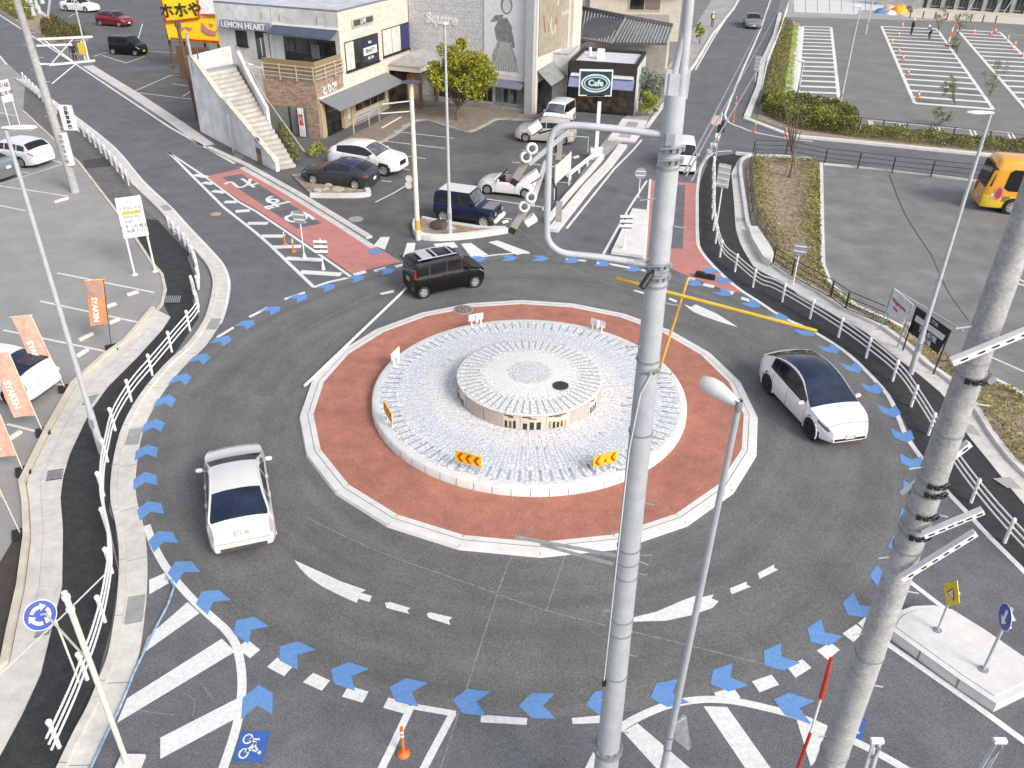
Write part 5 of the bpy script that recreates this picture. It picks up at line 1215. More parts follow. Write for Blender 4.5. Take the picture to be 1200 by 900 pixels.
CARS = {}
def car(spec, pnt, pos, head, label, cat='car', name='parked_car', group=None, plate=plate_w, roofmat=None, wheels='alloy', hood=None):
    S = spec; L, W, wb, fo, rw = S['L'], S['W'], S['wb'], S['fo'], S.get('rw', .32)
    root = thing(name, (pos[0], pos[1], .012), R(head), label, cat, group)
    x0 = wb/2+fo
    top, belt = S['top'], S['belt']; tum = S.get('tum', .28); zs0 = S.get('sill', .24)
    ss = set([0., L])
    n = 46
    for i in range(n+1): ss.add(round(L*i/n, 3))
    for e in (.015, .04, .08, .13): ss.add(e); ss.add(round(L-e, 3))
    for g in S['patch']: ss.add(g[2]); ss.add(g[3])
    for k in ('ws', 'rwin'):
        if k in S: ss.update(S[k][:2])
    for a, b_ in S['side']: ss.add(a); ss.add(b_)
    ss = sorted(x for x in ss if 0 <= x <= L)
    ss = [v for i, v in enumerate(ss) if i == 0 or v-ss[i-1] > .006]
    rp = [0, 1, 1.5, 2, 2.5, 3, 3.5, 4, 4.12, 4.5, 4.88, 5, 5.35, 5.7, 6, 6.5, 7, 7.5, 8]
    fr, rr_ = S.get('fr', .55), S.get('rr', .4); fk, rk = S.get('fk', .30), S.get('rk', .22)
    def ringpts(s):
        zt = curve1(top, s); zb = min(lerp1(belt, s), zt-.015); h = max(zt-zb, 0)
        hw = W/2
        if s < fr: hw *= 1-fk*(1-s/fr)**2.6
        if s > L-rr_: hw *= 1-rk*(1-(L-s)/rr_)**2.6
        zs = zs0+(.07*(1-s/.5) if s < .5 else 0)+(.09*(1-(L-s)/.5) if s > L-.5 else 0)
        mid = zs+(zb-zs)*.45; yb = hw*.955; yt = max(yb-h*tum, yb*.5); cr = S.get('crown', .045)*min(1, h/.25+.4)
        sf = S.get('shoulder', .99)
        P = [(hw*.7, zs-.02), (hw*.965, zs), (hw, mid), (hw*sf, zb-.07), (yb, zb), (yt+.02, zb+h*.90-.0), (yt-.07*min(1, .3+h), zt-.012), (yt*.5, zt+cr*.75), (0, zt+cr)]
        return [Vector((0, y, z)) for y, z in P]
    def atr(P, r):
        i = min(int(r), 7); t = r-i; p0, p1, p2, p3 = P[max(i-1, 0)], P[i], P[i+1], P[min(i+2, 8)]
        if i in (0, 3, 4): return p1.lerp(p2, t)
        if i == 7: p3 = Vector((0, -p1.y, p1.z))
        return .5*((2*p1)+(p2-p0)*t+(2*p0-5*p1+4*p2-p3)*t*t+(3*p1-p0-3*p2+p3)*t**3)
    grid = []
    for s in ss:
        P = ringpts(s); half = [atr(P, r) for r in rp]; x = x0-s
        # rake: upper part of nose and tail leans in
        row = [Vector((x, v.y, v.z)) for v in half]+[Vector((x, -v.y, v.z)) for v in half[-2::-1]]
        grid.append(row)
    rr2 = rp+rp[-2::-1]; m = len(rr2)
    xa = (wb/2, -wb/2); AR = rw+.055
    # snap arch vertices
    def in_arch(v):
        for xw in xa:
            if math.hypot(v.x-xw, v.z-rw) < AR: return xw
        return None
    parts = {}
    def put(nm, mt, f):
        parts.setdefault((nm, mt.name), [mt, []])[1].append(f)
    hoodm = hood or pnt; rfm = roofmat or pnt
    for i in range(len(ss)-1):
        s = (ss[i]+ss[i+1])/2
        for j in range(m-1):
            r = (rr2[j]+rr2[j+1])/2; f = (i*m+j, (i+1)*m+j, (i+1)*m+j+1, i*m+j+1)
            c = (grid[i][j]+grid[i+1][j]+grid[i][j+1]+grid[i+1][j+1])/4
            if r < 3.6 and in_arch(c) is not None: continue
            P = ringpts(s); h = P[6].z-P[4].z
            nm, mt = 'body', pnt
            if r > 5 and S.get('roof') and S['roof'][0] < s < S['roof'][1]: mt = rfm
            for g in S['patch']:
                if g[2] <= s <= g[3] and g[4] <= r <= g[5]: nm, mt = g[0], g[1]
            if 'ws' in S and S['ws'][0] < s < S['ws'][1] and r > S.get('wr', 5.9): nm, mt = 'windscreen', S.get('wsm', glass)
            elif 'rwin' in S and S['rwin'][0] < s < S['rwin'][1] and r > S.get('wr', 5.9): nm, mt = 'rear_window', S.get('rwm', glass)
            elif 4.12 < r < 4.88 and h > .07 and any(a < s < b_ for a, b_ in S['side']): nm, mt = ('side_window', glass)
            elif S.get('pillars') and 4 < r < 5 and h > .1 and S['side'][0][0] < s < S['side'][-1][1]: mt = black_m
            if S.get('skip') and S['skip'](s, r): continue
            put(nm, mt, f)
    # caps
    for e in (0, len(ss)-1):
        f = tuple(e*m+j for j in range(m)); put('body', pnt, f if e else f[::-1])
    flat = [v for row in grid for v in row]
    used_by = {}
    for (nm, _), (mt, fs) in parts.items(): used_by.setdefault(nm, []).append((mt, fs))
    arch_cnt = {}
    for nm, lst in used_by.items():
        for mt, fs in lst:
            for f in fs:
                for i in f: arch_cnt[i] = 1
    for i in arch_cnt:
        v = flat[i]
        if abs(v.y) < W*.33: continue
        for xw in xa:
            d = math.hypot(v.x-xw, v.z-rw)
            if d < AR and v.z > .1:
                d = max(d, 1e-4); v.x = xw+(v.x-xw)/d*AR; v.z = rw+(v.z-rw)/d*AR
    bodyobj = None
    for nm, lst in used_by.items():
        b = MB(); b.smooth = True; rem = {}; mats = []
        for mt, fs in lst:
            b.mi(len(mats)); mats.append(mt)
            for f in fs:
                ff = []
                for i in f:
                    if i not in rem: rem[i] = len(b.v); b.v.append(tuple(flat[i]))
                    ff.append(rem[i])
                b.f.append(tuple(ff)); b.m.append(b.cur); b.sm.append(len(f) < 5)
        if nm == 'body': bodyobj = b.build(nm, mats, root)
        else: split_build(b, nm, mats, root)
    # underside and wheel wells
    b = MB(); b.box((x0-L/2, 0, .27+zs0*.2), (L-.5, W*.78, .18))
    for xw in xa:
        for sy in (-1, 1): b.cyl((xw, sy*(W/2-.30), rw), (xw, sy*(W/2-.06), rw), AR+.01, n=20)
    b.build('underbody', black_m, root)
    for xw in xa:
        for sy in (-1, 1): add_wheel(root, xw, sy*(W/2-.115), rw, .20, wheels)
    P = ringpts(.12)
    wz = curve1(top, S['ws'][0]+.1) if 'ws' in S else None
    if wz:
        for sy in (.05, -.35): b = MB(); b.beam((x0-S['ws'][0]-.04, sy, wz+.01), (x0-S['ws'][0]-.06, sy-.42, wz+.0), .02, .02); b.build('wiper', black_m, root)
    tr_ = MB()
    for xw in xa:
        for sy in (-1, 1): tr_.tube([(xw+(AR-.005)*math.cos(R(a_)), sy*(W/2-.022), rw+(AR-.005)*math.sin(R(a_))) for a_ in range(-20, 201, 20)], .024, 6)
    split_build(tr_, 'wheel_arch', black_m if S.get('patch') and any(g[0] == 'cladding' for g in S['patch']) else pnt, root)
    for sg, zz in ((1, S.get('pf', .42)), (-1, S.get('pr', .75))):
        xx = x0+.012 if sg > 0 else x0-L-.014
        b = MB(); b.box((xx, 0, zz), (.02, .33, .165)); pl_ = b.build('number_plate', plate, root)
        if CARS.get('n', 0) < 3:
            b = MB(); v_, f_ = text_mesh('・1 20', .13, frame(Vector((xx+sg*.0125, 0, zz)), (0, sg, 0), (0,0,1)), .0005); b.add(v_, f_); b.build('plate_number', MATS.get('plate_green') or mat('plate_green', (.02,.12,.05), .6), pl_)
    CARS['n'] = CARS.get('n', 0)+1
    if S.get('grille'):
        w_, h_, z_ = S['grille']; b = MB(); b.box((x0+.006, 0, z_), (.02, w_, h_)); b.build('grille', black_m, root)
    if S.get('rlamp'):
        y_, z_, w_, h_ = S['rlamp']
        for sy in (-1, 1):
            b = MB(); b.box((x0-L+.012, sy*y_, z_), (.06, w_, h_)); b.build('tail_lamp', tail_m, root)
    sm = (S['ws'][0]+.32) if 'ws' in S else 1.3
    zb = lerp1(belt, sm)
    for sy in (-1, 1):
        b = MB(); b.smooth = True; o_ = Vector((x0-sm, sy*(W/2+.10), zb+.09))
        b.lathe(o_, [(.001, -.11), (.055, -.09), (.075, 0), (.055, .09), (.001, .11)], 10, Vector((0, 1, .1)))
        b.smooth = False; b.beam(o_, o_+Vector((.02, -sy*.14, -.06)), .04, .03); b.build('mirror', pnt, root)
    b = MB()
    for s_ in S.get('seams', []):
        for sy in (-1, 1):
            P = ringpts(s_); pts = [Vector((x0-s_, sy*(atr(P, r).y+.002), atr(P, r).z)) for r in (1.2, 1.6, 2, 2.5, 3, 3.5, 4)]
            b.tube(pts, .006, 4)
    if S.get('hseam'):
        s_ = S['hseam']; P = ringpts(s_); b.tube([Vector((x0-s_, sg*atr(P, r).y, atr(P, r).z+.002)) for sg, r in [(1, 4.3), (1, 5), (1, 6), (1, 7), (1, 8), (-1, 7), (-1, 6), (-1, 5), (-1, 4.3)]], .008, 4)
    if b.v: split_build(b, 'panel_gap', black_m, root)
    b = MB()
    for s_ in S.get('handles', []):
        for sy in (-1, 1):
            P = ringpts(s_); q = atr(P, 3.2); b.beam((x0-s_-.08, sy*(q.y+.012), q.z), (x0-s_+.08, sy*(q.y+.012), q.z), .02, .025)
    if b.v: split_build(b, 'door_handle', pnt if S.get('handlebody', True) else chrome, root)
    return root
def from_wheels(f, head, spec, side):
    """front wheel ground contact (photo point) -> centre between the axles"""
    p = Vector(G(*f)); h = R(head); d = Vector((math.cos(h), math.sin(h))); l = Vector((-d.y, d.x))
    off = spec['W']/2-.05
    return p-d*spec['wb']/2+(l*off if side == 'R' else -l*off)

HL = 'headlamp'; TL = 'tail_lamp'
CROSS = dict(L=4.75, W=1.92, wb=2.89, fo=.86, rw=.36, sill=.26, tum=.36, crown=.06, fr=1.0, fk=.36, rr=.8, rk=.26,
    top=[(0,.55),(.06,.68),(.2,.80),(.45,.88),(.8,.96),(1.15,1.03),(1.6,1.26),(2.05,1.50),(2.6,1.61),(3.1,1.60),(3.7,1.47),(4.2,1.28),(4.5,1.17),(4.68,1.0),(4.75,.85)],
    belt=[(0,.60),(.5,.80),(1.2,.93),(2.5,.98),(3.6,1.04),(4.3,1.12),(4.75,.9)], side=[(1.42,2.42),(2.47,3.35),(3.38,3.75)], ws=(1.12,2.02), rwin=(3.45,4.30), wsm=glass_b, wr=5.75,
    patch=[('glass_roof', glass_b, 2.02, 3.45, 5.75, 8.1), (HL, mat('dark_headlamp', (.10,.11,.12), .15, spec=.9), .16, .62, 3.5, 4.5), (TL, tail_m, 4.45, 4.72, 3.5, 4.3), ('sill_trim', black_m, .9, 3.9, 0, 1.05), ('bumper_intake', black_m, .0, .03, 1.6, 2.0)],
    seams=[1.30, 2.45, 3.42], handles=[2.2, 3.15], hseam=.24, grille=(1.1, .08, .40), pf=.50, pr=.72, pillars=True)
LIFT = dict(L=4.40, W=1.745, wb=2.70, fo=.92, rw=.315, sill=.22, tum=.34, crown=.05, fr=.9, fk=.28, rr=.5, rk=.14,
    top=[(0,.52),(.06,.66),(.3,.78),(.8,.90),(1.15,1.02),(1.6,1.24),(2.0,1.42),(2.5,1.49),(3.0,1.46),(3.5,1.37),(4.0,1.22),(4.22,1.13),(4.30,.98),(4.36,.80),(4.40,.58)],
    belt=[(0,.58),(.6,.78),(1.3,.90),(3.5,1.0),(4.15,1.04),(4.40,.60)], side=[(1.5,2.35),(2.42,3.3),(3.36,3.7)], ws=(1.15,1.98), rwin=(3.25,4.18), rwm=glass_b, wr=5.95,
    patch=[(HL, lamp_m, .08, .6, 3.5, 4.0), (TL, mat('clear_tail_lamp', (.45,.36,.36), .2), 4.2, 4.36, 3.2, 4.9)], seams=[1.32, 2.38, 3.3], handles=[2.15, 3.05], hseam=.3, pf=.4, pr=.86)
KEI = dict(L=3.39, W=1.475, wb=2.46, fo=.52, rw=.28, sill=.22, tum=.12, crown=.035, fr=.4, fk=.20, rr=.25, rk=.10, shoulder=.995,
    top=[(0,.62),(.03,.80),(.15,.92),(.45,1.0),(.68,1.10),(.95,1.42),(1.15,1.60),(1.5,1.65),(3.1,1.63),(3.28,1.56),(3.36,1.2),(3.39,.9)],
    belt=[(0,.66),(.3,.90),(.8,.98),(3.39,1.0)], side=[(.80,1.12),(1.17,1.82),(1.88,2.62),(2.70,3.18)], ws=(.62,1.10), rwin=(3.27,3.385), wr=5.6,
    patch=[(HL, lamp_m, .02, .3, 3.4, 4.0), (TL, tail_m, 3.28, 3.385, 3.6, 4.9)], seams=[1.0, 1.86, 2.68], handles=[1.7, 2.0], hseam=.12, grille=(.8,.10,.62), pf=.42, pr=.78, pillars=True)
JIM = dict(L=3.40, W=1.475, wb=2.25, fo=.58, rw=.345, sill=.36, tum=.13, crown=.03, fr=.35, fk=.22, rr=.2, rk=.08, shoulder=1.0,
    top=[(0,.62),(.03,.86),(.15,.98),(.8,1.05),(1.0,1.12),(1.22,1.45),(1.38,1.66),(1.7,1.70),(3.1,1.68),(3.3,1.60),(3.38,1.2),(3.40,.95)],
    belt=[(0,.66),(.2,.93),(1.0,1.04),(3.4,1.06)], side=[(1.15,1.36),(1.42,2.05),(2.2,3.1)], ws=(1.0,1.36), rwin=(3.29,3.39), wsm=glass_l, wr=5.5,
    patch=[('bumper', dgrey, 0, .2, 0, 2.6), ('cladding', black_m, .2, 3.2, 0, 1.6)], seams=[1.12, 2.12], handles=[1.95], hseam=.14, grille=(.9,.24,.78), pf=.5, pr=.8)
COPE = dict(L=3.40, W=1.475, wb=2.23, fo=.62, rw=.29, sill=.20, tum=.3, crown=.05, fr=.6, fk=.26, rr=.5, rk=.22,
    top=[(0,.46),(.05,.60),(.25,.72),(.8,.84),(1.05,.90),(1.1,.86),(1.2,.84),(2.4,.84),(2.5,.90),(3.0,.92),(3.3,.86),(3.36,.74),(3.40,.60)],
    belt=[(0,.5),(.4,.72),(1.1,.84),(2.5,.87),(3.40,.75)], side=[], patch=[(HL, lamp_m, .08, .45, 3.3, 4.0), (TL, tail_m, 3.2, 3.38, 3.3, 4.2)], seams=[1.1, 2.25], handles=[2.1], hseam=.3, pf=.38, pr=.6, grille=(.7,.12,.38),
    skip=lambda s, r: 1.12 < s < 2.42 and r > 4.4)
SUVL = dict(L=4.74, W=1.93, wb=2.87, fo=.85, rw=.37, sill=.30, tum=.34, crown=.05, fr=.8, fk=.26, rr=.6, rk=.18,
    top=[(0,.62),(.05,.84),(.2,.98),(.9,1.08),(1.3,1.16),(1.7,1.38),(2.15,1.58),(2.7,1.65),(3.5,1.60),(4.1,1.50),(4.35,1.38),(4.6,1.16),(4.7,1.0),(4.74,.8)],
    belt=[(0,.68),(.4,.94),(1.3,1.06),(3.6,1.14),(4.3,1.2),(4.74,.9)], side=[(1.6,2.55),(2.62,3.5),(3.56,4.0)], ws=(1.28,2.1), rwin=(4.12,4.56), wsm=glass_l, pillars=True,
    patch=[(HL, lamp_m, .06, .5, 3.5, 4.0), (TL, tail_m, 4.5, 4.72, 3.4, 4.4), ('cladding', black_m, .7, 4.2, 0, 1.1)], seams=[1.35, 2.58, 3.5], handles=[2.35, 3.3], hseam=.2, grille=(.72,.26,.74), pf=.5, pr=.85)
HATCH = dict(L=4.46, W=1.795, wb=2.70, fo=.92, rw=.325, sill=.21, tum=.38, crown=.05, fr=.8, fk=.26, rr=.6, rk=.2,
    top=[(0,.55),(.06,.70),(.3,.82),(1.0,.94),(1.35,1.0),(1.8,1.24),(2.2,1.40),(2.7,1.46),(3.3,1.40),(3.9,1.22),(4.2,1.10),(4.38,1.0),(4.46,.78)],
    belt=[(0,.6),(.5,.80),(1.4,.92),(3.6,1.0),(4.46,.85)], side=[(1.6,2.45),(2.5,3.3)], ws=(1.35,2.12), rwin=(3.6,4.18), patch=[(HL, lamp_m, .08, .5, 3.5, 4.0), (TL, tail_m, 4.2, 4.43, 3.3, 4.2), ('glass_roof', glass_b, 2.2, 3.5, 6, 8.1)],
    seams=[1.35, 2.48, 3.3], handles=[2.25, 3.1], hseam=.25, pf=.42, pr=.6)
WAGON = dict(L=4.80, W=1.85, wb=2.94, fo=.86, rw=.335, sill=.20, tum=.33, crown=.04, fr=.8, fk=.26, rr=.6, rk=.18,
    top=[(0,.55),(.06,.72),(.3,.82),(1.2,.95),(1.5,1.0),(1.95,1.26),(2.3,1.42),(2.8,1.47),(3.8,1.45),(4.2,1.38),(4.5,1.14),(4.66,1.02),(4.76,.92),(4.80,.72)],
    belt=[(0,.6),(.5,.8),(1.5,.93),(4.0,.98),(4.5,1.0),(4.8,.8)], side=[(1.75,2.65),(2.72,3.6),(3.66,4.25)], ws=(1.5,2.28), rwin=(4.16,4.54), patch=[(HL, lamp_m, .08, .5, 3.5, 4.0), (TL, tail_m, 4.48, 4.77, 3.2, 4.0)],
    seams=[1.5, 2.68, 3.6], handles=[2.5, 3.4], hseam=.25, pf=.42, pr=.8, pillars=False)
SEDAN = dict(WAGON); SEDAN.update(top=[(0,.55),(.06,.72),(.3,.82),(1.2,.95),(1.5,1.0),(1.95,1.26),(2.3,1.40),(2.8,1.44),(3.3,1.38),(3.9,1.14),(4.1,1.06),(4.7,1.02),(4.77,.92),(4.80,.72)], side=[(1.75,2.65),(2.72,3.5)], rwin=(3.35,3.95))
COMP = dict(L=4.05, W=1.695, wb=2.58, fo=.78, rw=.31, sill=.21, tum=.26, crown=.04, fr=.6, fk=.24, rr=.4, rk=.15,
    top=[(0,.58),(.05,.76),(.25,.88),(.85,1.0),(1.2,1.16),(1.6,1.40),(2.0,1.50),(2.5,1.52),(3.3,1.46),(3.7,1.38),(3.9,1.12),(4.0,.95),(4.05,.75)],
    belt=[(0,.62),(.5,.86),(1.2,.96),(3.4,1.02),(4.05,.95)], side=[(1.35,2.15),(2.2,3.0),(3.06,3.4)], ws=(.98,1.72), rwin=(3.66,3.92), patch=[(HL, lamp_m, .06, .4, 3.5, 4.0), (TL, tail_m, 3.8, 4.02, 3.4, 4.6)],
    seams=[1.15, 2.18, 3.0], handles=[2.0, 2.85], hseam=.2, pf=.42, pr=.8, roof=(1.9, 3.8))

c = car(CROSS, p_white, from_wheels((946.8,512.9), -76., CROSS, 'R'), -76., 'white glass-roofed crossover with black wheels driving round the right of the central island', name='moving_car', wheels='black')
c = car(LIFT, p_white2, Vector(G(281,586,.3)), 109.5, 'white hatchback seen from behind driving up the left of the central island', name='moving_car')
b = MB(); b.box((-1.83,0,1.185), (.04,1.05,.02)); b.build('spoiler', p_white2, c)
b = MB(); b.cyl((-2.13,0,.90), (-2.135,0,.90), .05, n=12); b.build('badge', chrome, c)
b = MB(); b.beam((-1.45,-.2,1.345), (-1.5,.30,1.335), .02, .02); b.build('wiper', black_m, c)
b = MB(); b.box((-2.135,0,.36), (.05,1.2,.10)); b.build('bumper_trim', dgrey, c)
c = car(KEI, p_black, from_wheels((556.7,337.5), 29., KEI, 'R'), 29., 'boxy black minicar with yellow plate driving past the top of the central island', name='moving_car', plate=plate_y, group=None)
b = MB()
for sy in (-1, 1): b.beam((.45, sy*.50, 1.75), (-1.35, sy*.50, 1.73), .03, .03)
b.box((-.9, 0, 1.74), (.5, .95, .02)); b.box((-.45, 0, 1.74), (.08, .95, .02)); b.box((.3, 0, 1.74), (.06, 1.0, .03))
b.build('roof_rack', galv, c)
b = MB(); b.box((-1.73, .0, 1.62), (.10, 1.2, .05)); b.build('spoiler', p_black, c)
c = car(JIM, p_navy, from_wheels((566.7,268), -19., JIM, 'R'), -19., 'small boxy navy off-roader with silver bonnet parked behind the low kerb island', hood=p_silver)
b = MB(); b.smooth = True; b.lathe((-1.79, 0, .95), [(.001, .0), (.30, .02), (.33, .08), (.30, .14), (.001, .16)], 20, Vector((1, 0, 0))); b.build('spare_wheel', rubber, c)
b = MB(); b.box((1.30, 0, 1.03), (.62, 1.14, .05)); b.build('bonnet', p_silver, c)
b = MB()
for sy in (-1, 1): b.cyl((1.70, sy*.48, .78), (1.73, sy*.48, .78), .11, n=14)
split_build(b, 'headlamp', lamp_m, c)
b = MB(); b.box((1.76,0,.45), (.14,1.4,.16)); b.build('bumper', white_m, c)
b = MB(); b.box((-.55,0,1.745), (1.7,1.2,.02)); b.build('roof_panel', p_white2, c)
c = car(COPE, p_white, from_wheels((571,228), 165, COPE, 'L'), 165, 'white open-top two-seater with tan seats parked beside the navy off-roader')
b = MB(); b.box((-.15, 0, .45), (1.25, 1.25, .1)); b.build('cabin_floor', black_m, c)
b = MB(); b.box((.52, 0, .66), (.25, 1.28, .30)); b.build('dashboard', black_m, c)
for sy in (-1, 1):
    o = thing('seat'); o.parent = c; o.location = (-.15, sy*.33, .5)
    b = MB(); b.box((.15, 0, .06), (.5, .46, .16)); b.box((-.16, 0, .28), (.14, .44, .52), M=Matrix.Translation((-.16,0,.28)) @ Matrix.Rotation(-.25, 4, 'Y')); b.build('cushion', seat_o, o)
    b = MB(); b.box((-.25, 0, .60), (.10, .26, .18)); b.build('headrest', seat_o, o)
b = MB(); M_ = Matrix.Translation((.40, 0, 1.02)) @ Matrix.Rotation(-.95, 4, 'Y'); b.box((0,0,0), (.02, 1.15, .48), M=M_); b.build('windscreen', glass_l, c)
b = MB(); b.tube([(.62,.66,.84),(.25,.54,1.20),(.22,0,1.24),(.25,-.54,1.20),(.62,-.66,.84)], .03, 6); b.build('windscreen_frame', black_m, c)
b = MB(); b.lathe((.30,.33,.85), [(.16,0),(.18,.015),(.16,.03)], 16, Vector((1,0,.5))); b.build('steering_wheel', black_m, c)
car(SUVL, p_white, from_wheels((450,207), -20, SUVL, 'R'), -20, 'large white SUV parked nose out below the grey shop awning')
car(HATCH, p_gun, from_wheels((368,217), 162, HATCH, 'L'), 162, 'dark grey hatchback parked beside the white SUV', hood=None)
car(KEI, p_black, from_wheels((159,66), -15, KEI, 'R'), -15, 'boxy black minicar with yellow plate parked in the yard left of the yellow signboard', plate=plate_y)
car(COMP, p_red, from_wheels((140,32), -19, COMP, 'R'), -19, 'dark red compact car with black roof parked in the yard', roofmat=p_black)
car(SEDAN, p_white, from_wheels((101,15), -17, SEDAN, 'R'), -17, 'white saloon parked at the top edge beyond the red compact')
hd = 160.5
p = Vector(G(27,197)); h = R(hd); dd = Vector((math.cos(h), math.sin(h))); ll = Vector((-dd.y, dd.x))
car(WAGON, p_white, p+dd*WAGON['wb']/2-ll*(WAGON['W']/2-.05), hd, 'white estate car parked nose to the left beside the utility pole')
q = Vector(G(10,210)); car(SEDAN, p_silver, q+dd*2.05+ll*.1, hd, 'grey saloon parked below the white estate car, mostly out of frame')
p = Vector(G(14,474)); hd2 = 166.; h = R(hd2); dd = Vector((math.cos(h), math.sin(h))); ll = Vector((-dd.y, dd.x))
car(LIFT, p_white, p+dd*1.25-ll*.75, hd2, 'white hatchback parked behind the orange flags')
car(dict(KEI, wsm=glass_l), p_white, Vector(G(655,146)), -112., 'tall white minivan parked facing out beside the dark cafe', name='parked_van', cat='van')
car(COMP, p_beige, Vector(G(640,165)), 168., 'pale compact car parked across the bay behind the galvanised frame')
car(SEDAN, p_silver, Vector(G(881,31)), -98, 'silver car coming down the far end of the upper road', name='moving_car')
car(KEI, p_white, Vector(G(799,196)), -97, 'white minivan on the upper road half hidden by the steel pole', name='moving_van', cat='van')

# ------------------------------------------------------------------ bus
BUS = dict(L=7.0, W=2.08, H=2.95)
hb = -12.; P0 = Vector(G(1153,249)); h = R(hb); d = Vector((math.cos(h), math.sin(h))); l = Vector((-d.y, d.x))
ctr = P0+d*(BUS['L']/2-.3)+l*(BUS['W']/2)
bus = thing('bus', (ctr.x, ctr.y, .005), h, 'orange and yellow community minibus parked by the black railing', 'bus')
def busbody():
    L, W, H = 7.0, 2.08, 2.95; b = MB(); b.smooth = True; rows = []
    xs = [-3.5,-3.47,-3.38,-3.2,-2.9,-2,-1,0,1,2,2.9,3.2,3.38,3.47,3.5]
    for x in xs:
        e = (abs(x)-2.9)/.6 if abs(x) > 2.9 else 0; w = W/2*(1-.12*e**3); tp = H-.28*e**3
        lean = lambda z: (-.0 if x > 0 else 1)*.30*max(0, (z-1.2)/1.7)*e
        ring_ = [(w-.05,.30),(w,.42),(w,1.0),(w-.01,1.4),(w-.04,2.3),(w-.10,tp-.18),(w-.22,tp-.04),(w-.5,tp),(0,tp+.04)]
        row = [Vector((x+lean(z), y, z)) for y, z in ring_]+[Vector((x+lean(z), -y, z)) for y, z in ring_[-2::-1]]
        rows.append(row)
    m = 17
    for r in rows: b.v += [tuple(v) for v in r]
    for i in range(len(xs)-1):
        for j in range(m-1):
            jj = min(j, 15-j); b.f.append((i*m+j, i*m+j+1, (i+1)*m+j+1, (i+1)*m+j)); b.m.append(1 if jj < 2 else 0); b.sm.append(True)
    b.f.append(tuple(range(m))); b.m.append(0); b.sm.append(False)
    b.f.append(tuple((len(xs)-1)*m+j for j in range(m-1, -1, -1))); b.m.append(0); b.sm.append(False)
    return b
busbody().build('body', [p_bus, p_busy], bus)
for sy in (-1, 1):
    y = sy*1.012
    b = MB(); pts = [(-2.35,1.28),(-2.60,1.45),(-2.50,2.30),(-2.3,2.45),(2.6,2.45),(2.75,2.3),(2.75,1.3)]
    vs = [(x, sy*(1.045-.028*max(0,(z-1.2))), z) for x, z in pts]; b.add(vs, [tuple(range(7))[::-1] if sy > 0 else tuple(range(7))]); b.build('side_window', glass, bus)
    b = MB()
    for xx in (-.8, .9): b.box((xx, sy*1.03, 1.86), (.05, .03, 1.12))
    split_build(b, 'window_bar', black_m, bus)
b = MB(); b.add([(-3.60+.22+.02,-.80,1.50),(-3.26,-.78,2.50),(-3.26,.78,2.50),(-3.36,.80,1.50)], [(0,1,2,3)])
M_ = None
b = MB(); b.add([(-3.50,-.86,1.36),(-3.33,-.78,2.58),(-3.33,.78,2.58),(-3.50,.86,1.36)], [(0,3,2,1)]); b.build('rear_window', glass, bus)
for sy in (-1, 1):
    b = MB(); b.add([(-3.47,sy*.90,1.40),(-3.22,sy*1.02,1.48),(-3.10,sy*.97,2.42),(-3.30,sy*.86,2.55)], [(0,1,2,3) if sy < 0 else (3,2,1,0)]); b.build('corner_window', glass, bus)
    for k, zz in enumerate((.72,.80,.88,.96)):
        b = MB(); b.box((-2.35, sy*1.045, zz), (.42, .02, .04)); b.build('vent_slot', black_m, bus)
    b = MB(); b.box((-3.44, sy*.78, .95), (.06, .16, .5)); b.build('tail_lamp', tail_m, bus)
b = MB(); b.box((-3.52, 0, .62), (.03, .33, .165)); b.build('number_plate', plate_w, bus)
# painted blossom panels on the livery
b = MB(); rnd = random.Random(3)
for k in range(30):
    x = rnd.uniform(-3.3, 2.8); z = rnd.uniform(.45, 1.2); r = rnd.uniform(.05, .12); b.mi(rnd.randrange(3))
    for sy in (-1,):
        n = 7; b.add([(x+r*math.cos(2*math.pi*i/n), sy*(1.046-.03*max(0, (x+2.9)/-.6)**3 if x < -2.9 else 1.046), z+r*math.sin(2*math.pi*i/n)) for i in range(n)], [tuple(range(n))])
split_build(b, 'livery_pattern', [mat('pink_decal', (.7,.25,.25), .5), mat('pale_decal', (.75,.65,.5), .5), mat('blue_decal', (.25,.35,.6), .5)], bus)
b = MB(); n = 16
b.add([(-2.78+.24*math.cos(2*math.pi*i/n), -1.05, 1.12+.42*math.sin(2*math.pi*i/n)) for i in range(n)], [tuple(range(n))]); b.mi(1)
b.add([(-2.78+.16*math.cos(2*math.pi*i/n), -1.053, 1.12+.32*math.sin(2*math.pi*i/n)) for i in range(n)], [tuple(range(n))]); b.build('emblem', [mat('pink_decal', (.7,.25,.25), .5), mat('deep_red_decal', (.42,.06,.05), .5)], bus)
b = MB(); b.box((0,0,.3), (6.2,1.7,.2))
for xx in (-1.9, 2.2):
    for sy in (-1, 1): b.cyl((xx, sy*.70, .42), (xx, sy*1.048, .42), .50, n=24)
b.build('underbody', black_m, bus)
for xx in (-1.9, 2.2):
    for sy in (-1, 1): add_wheel(bus, xx, sy*.98, .42, .24, 'multi')
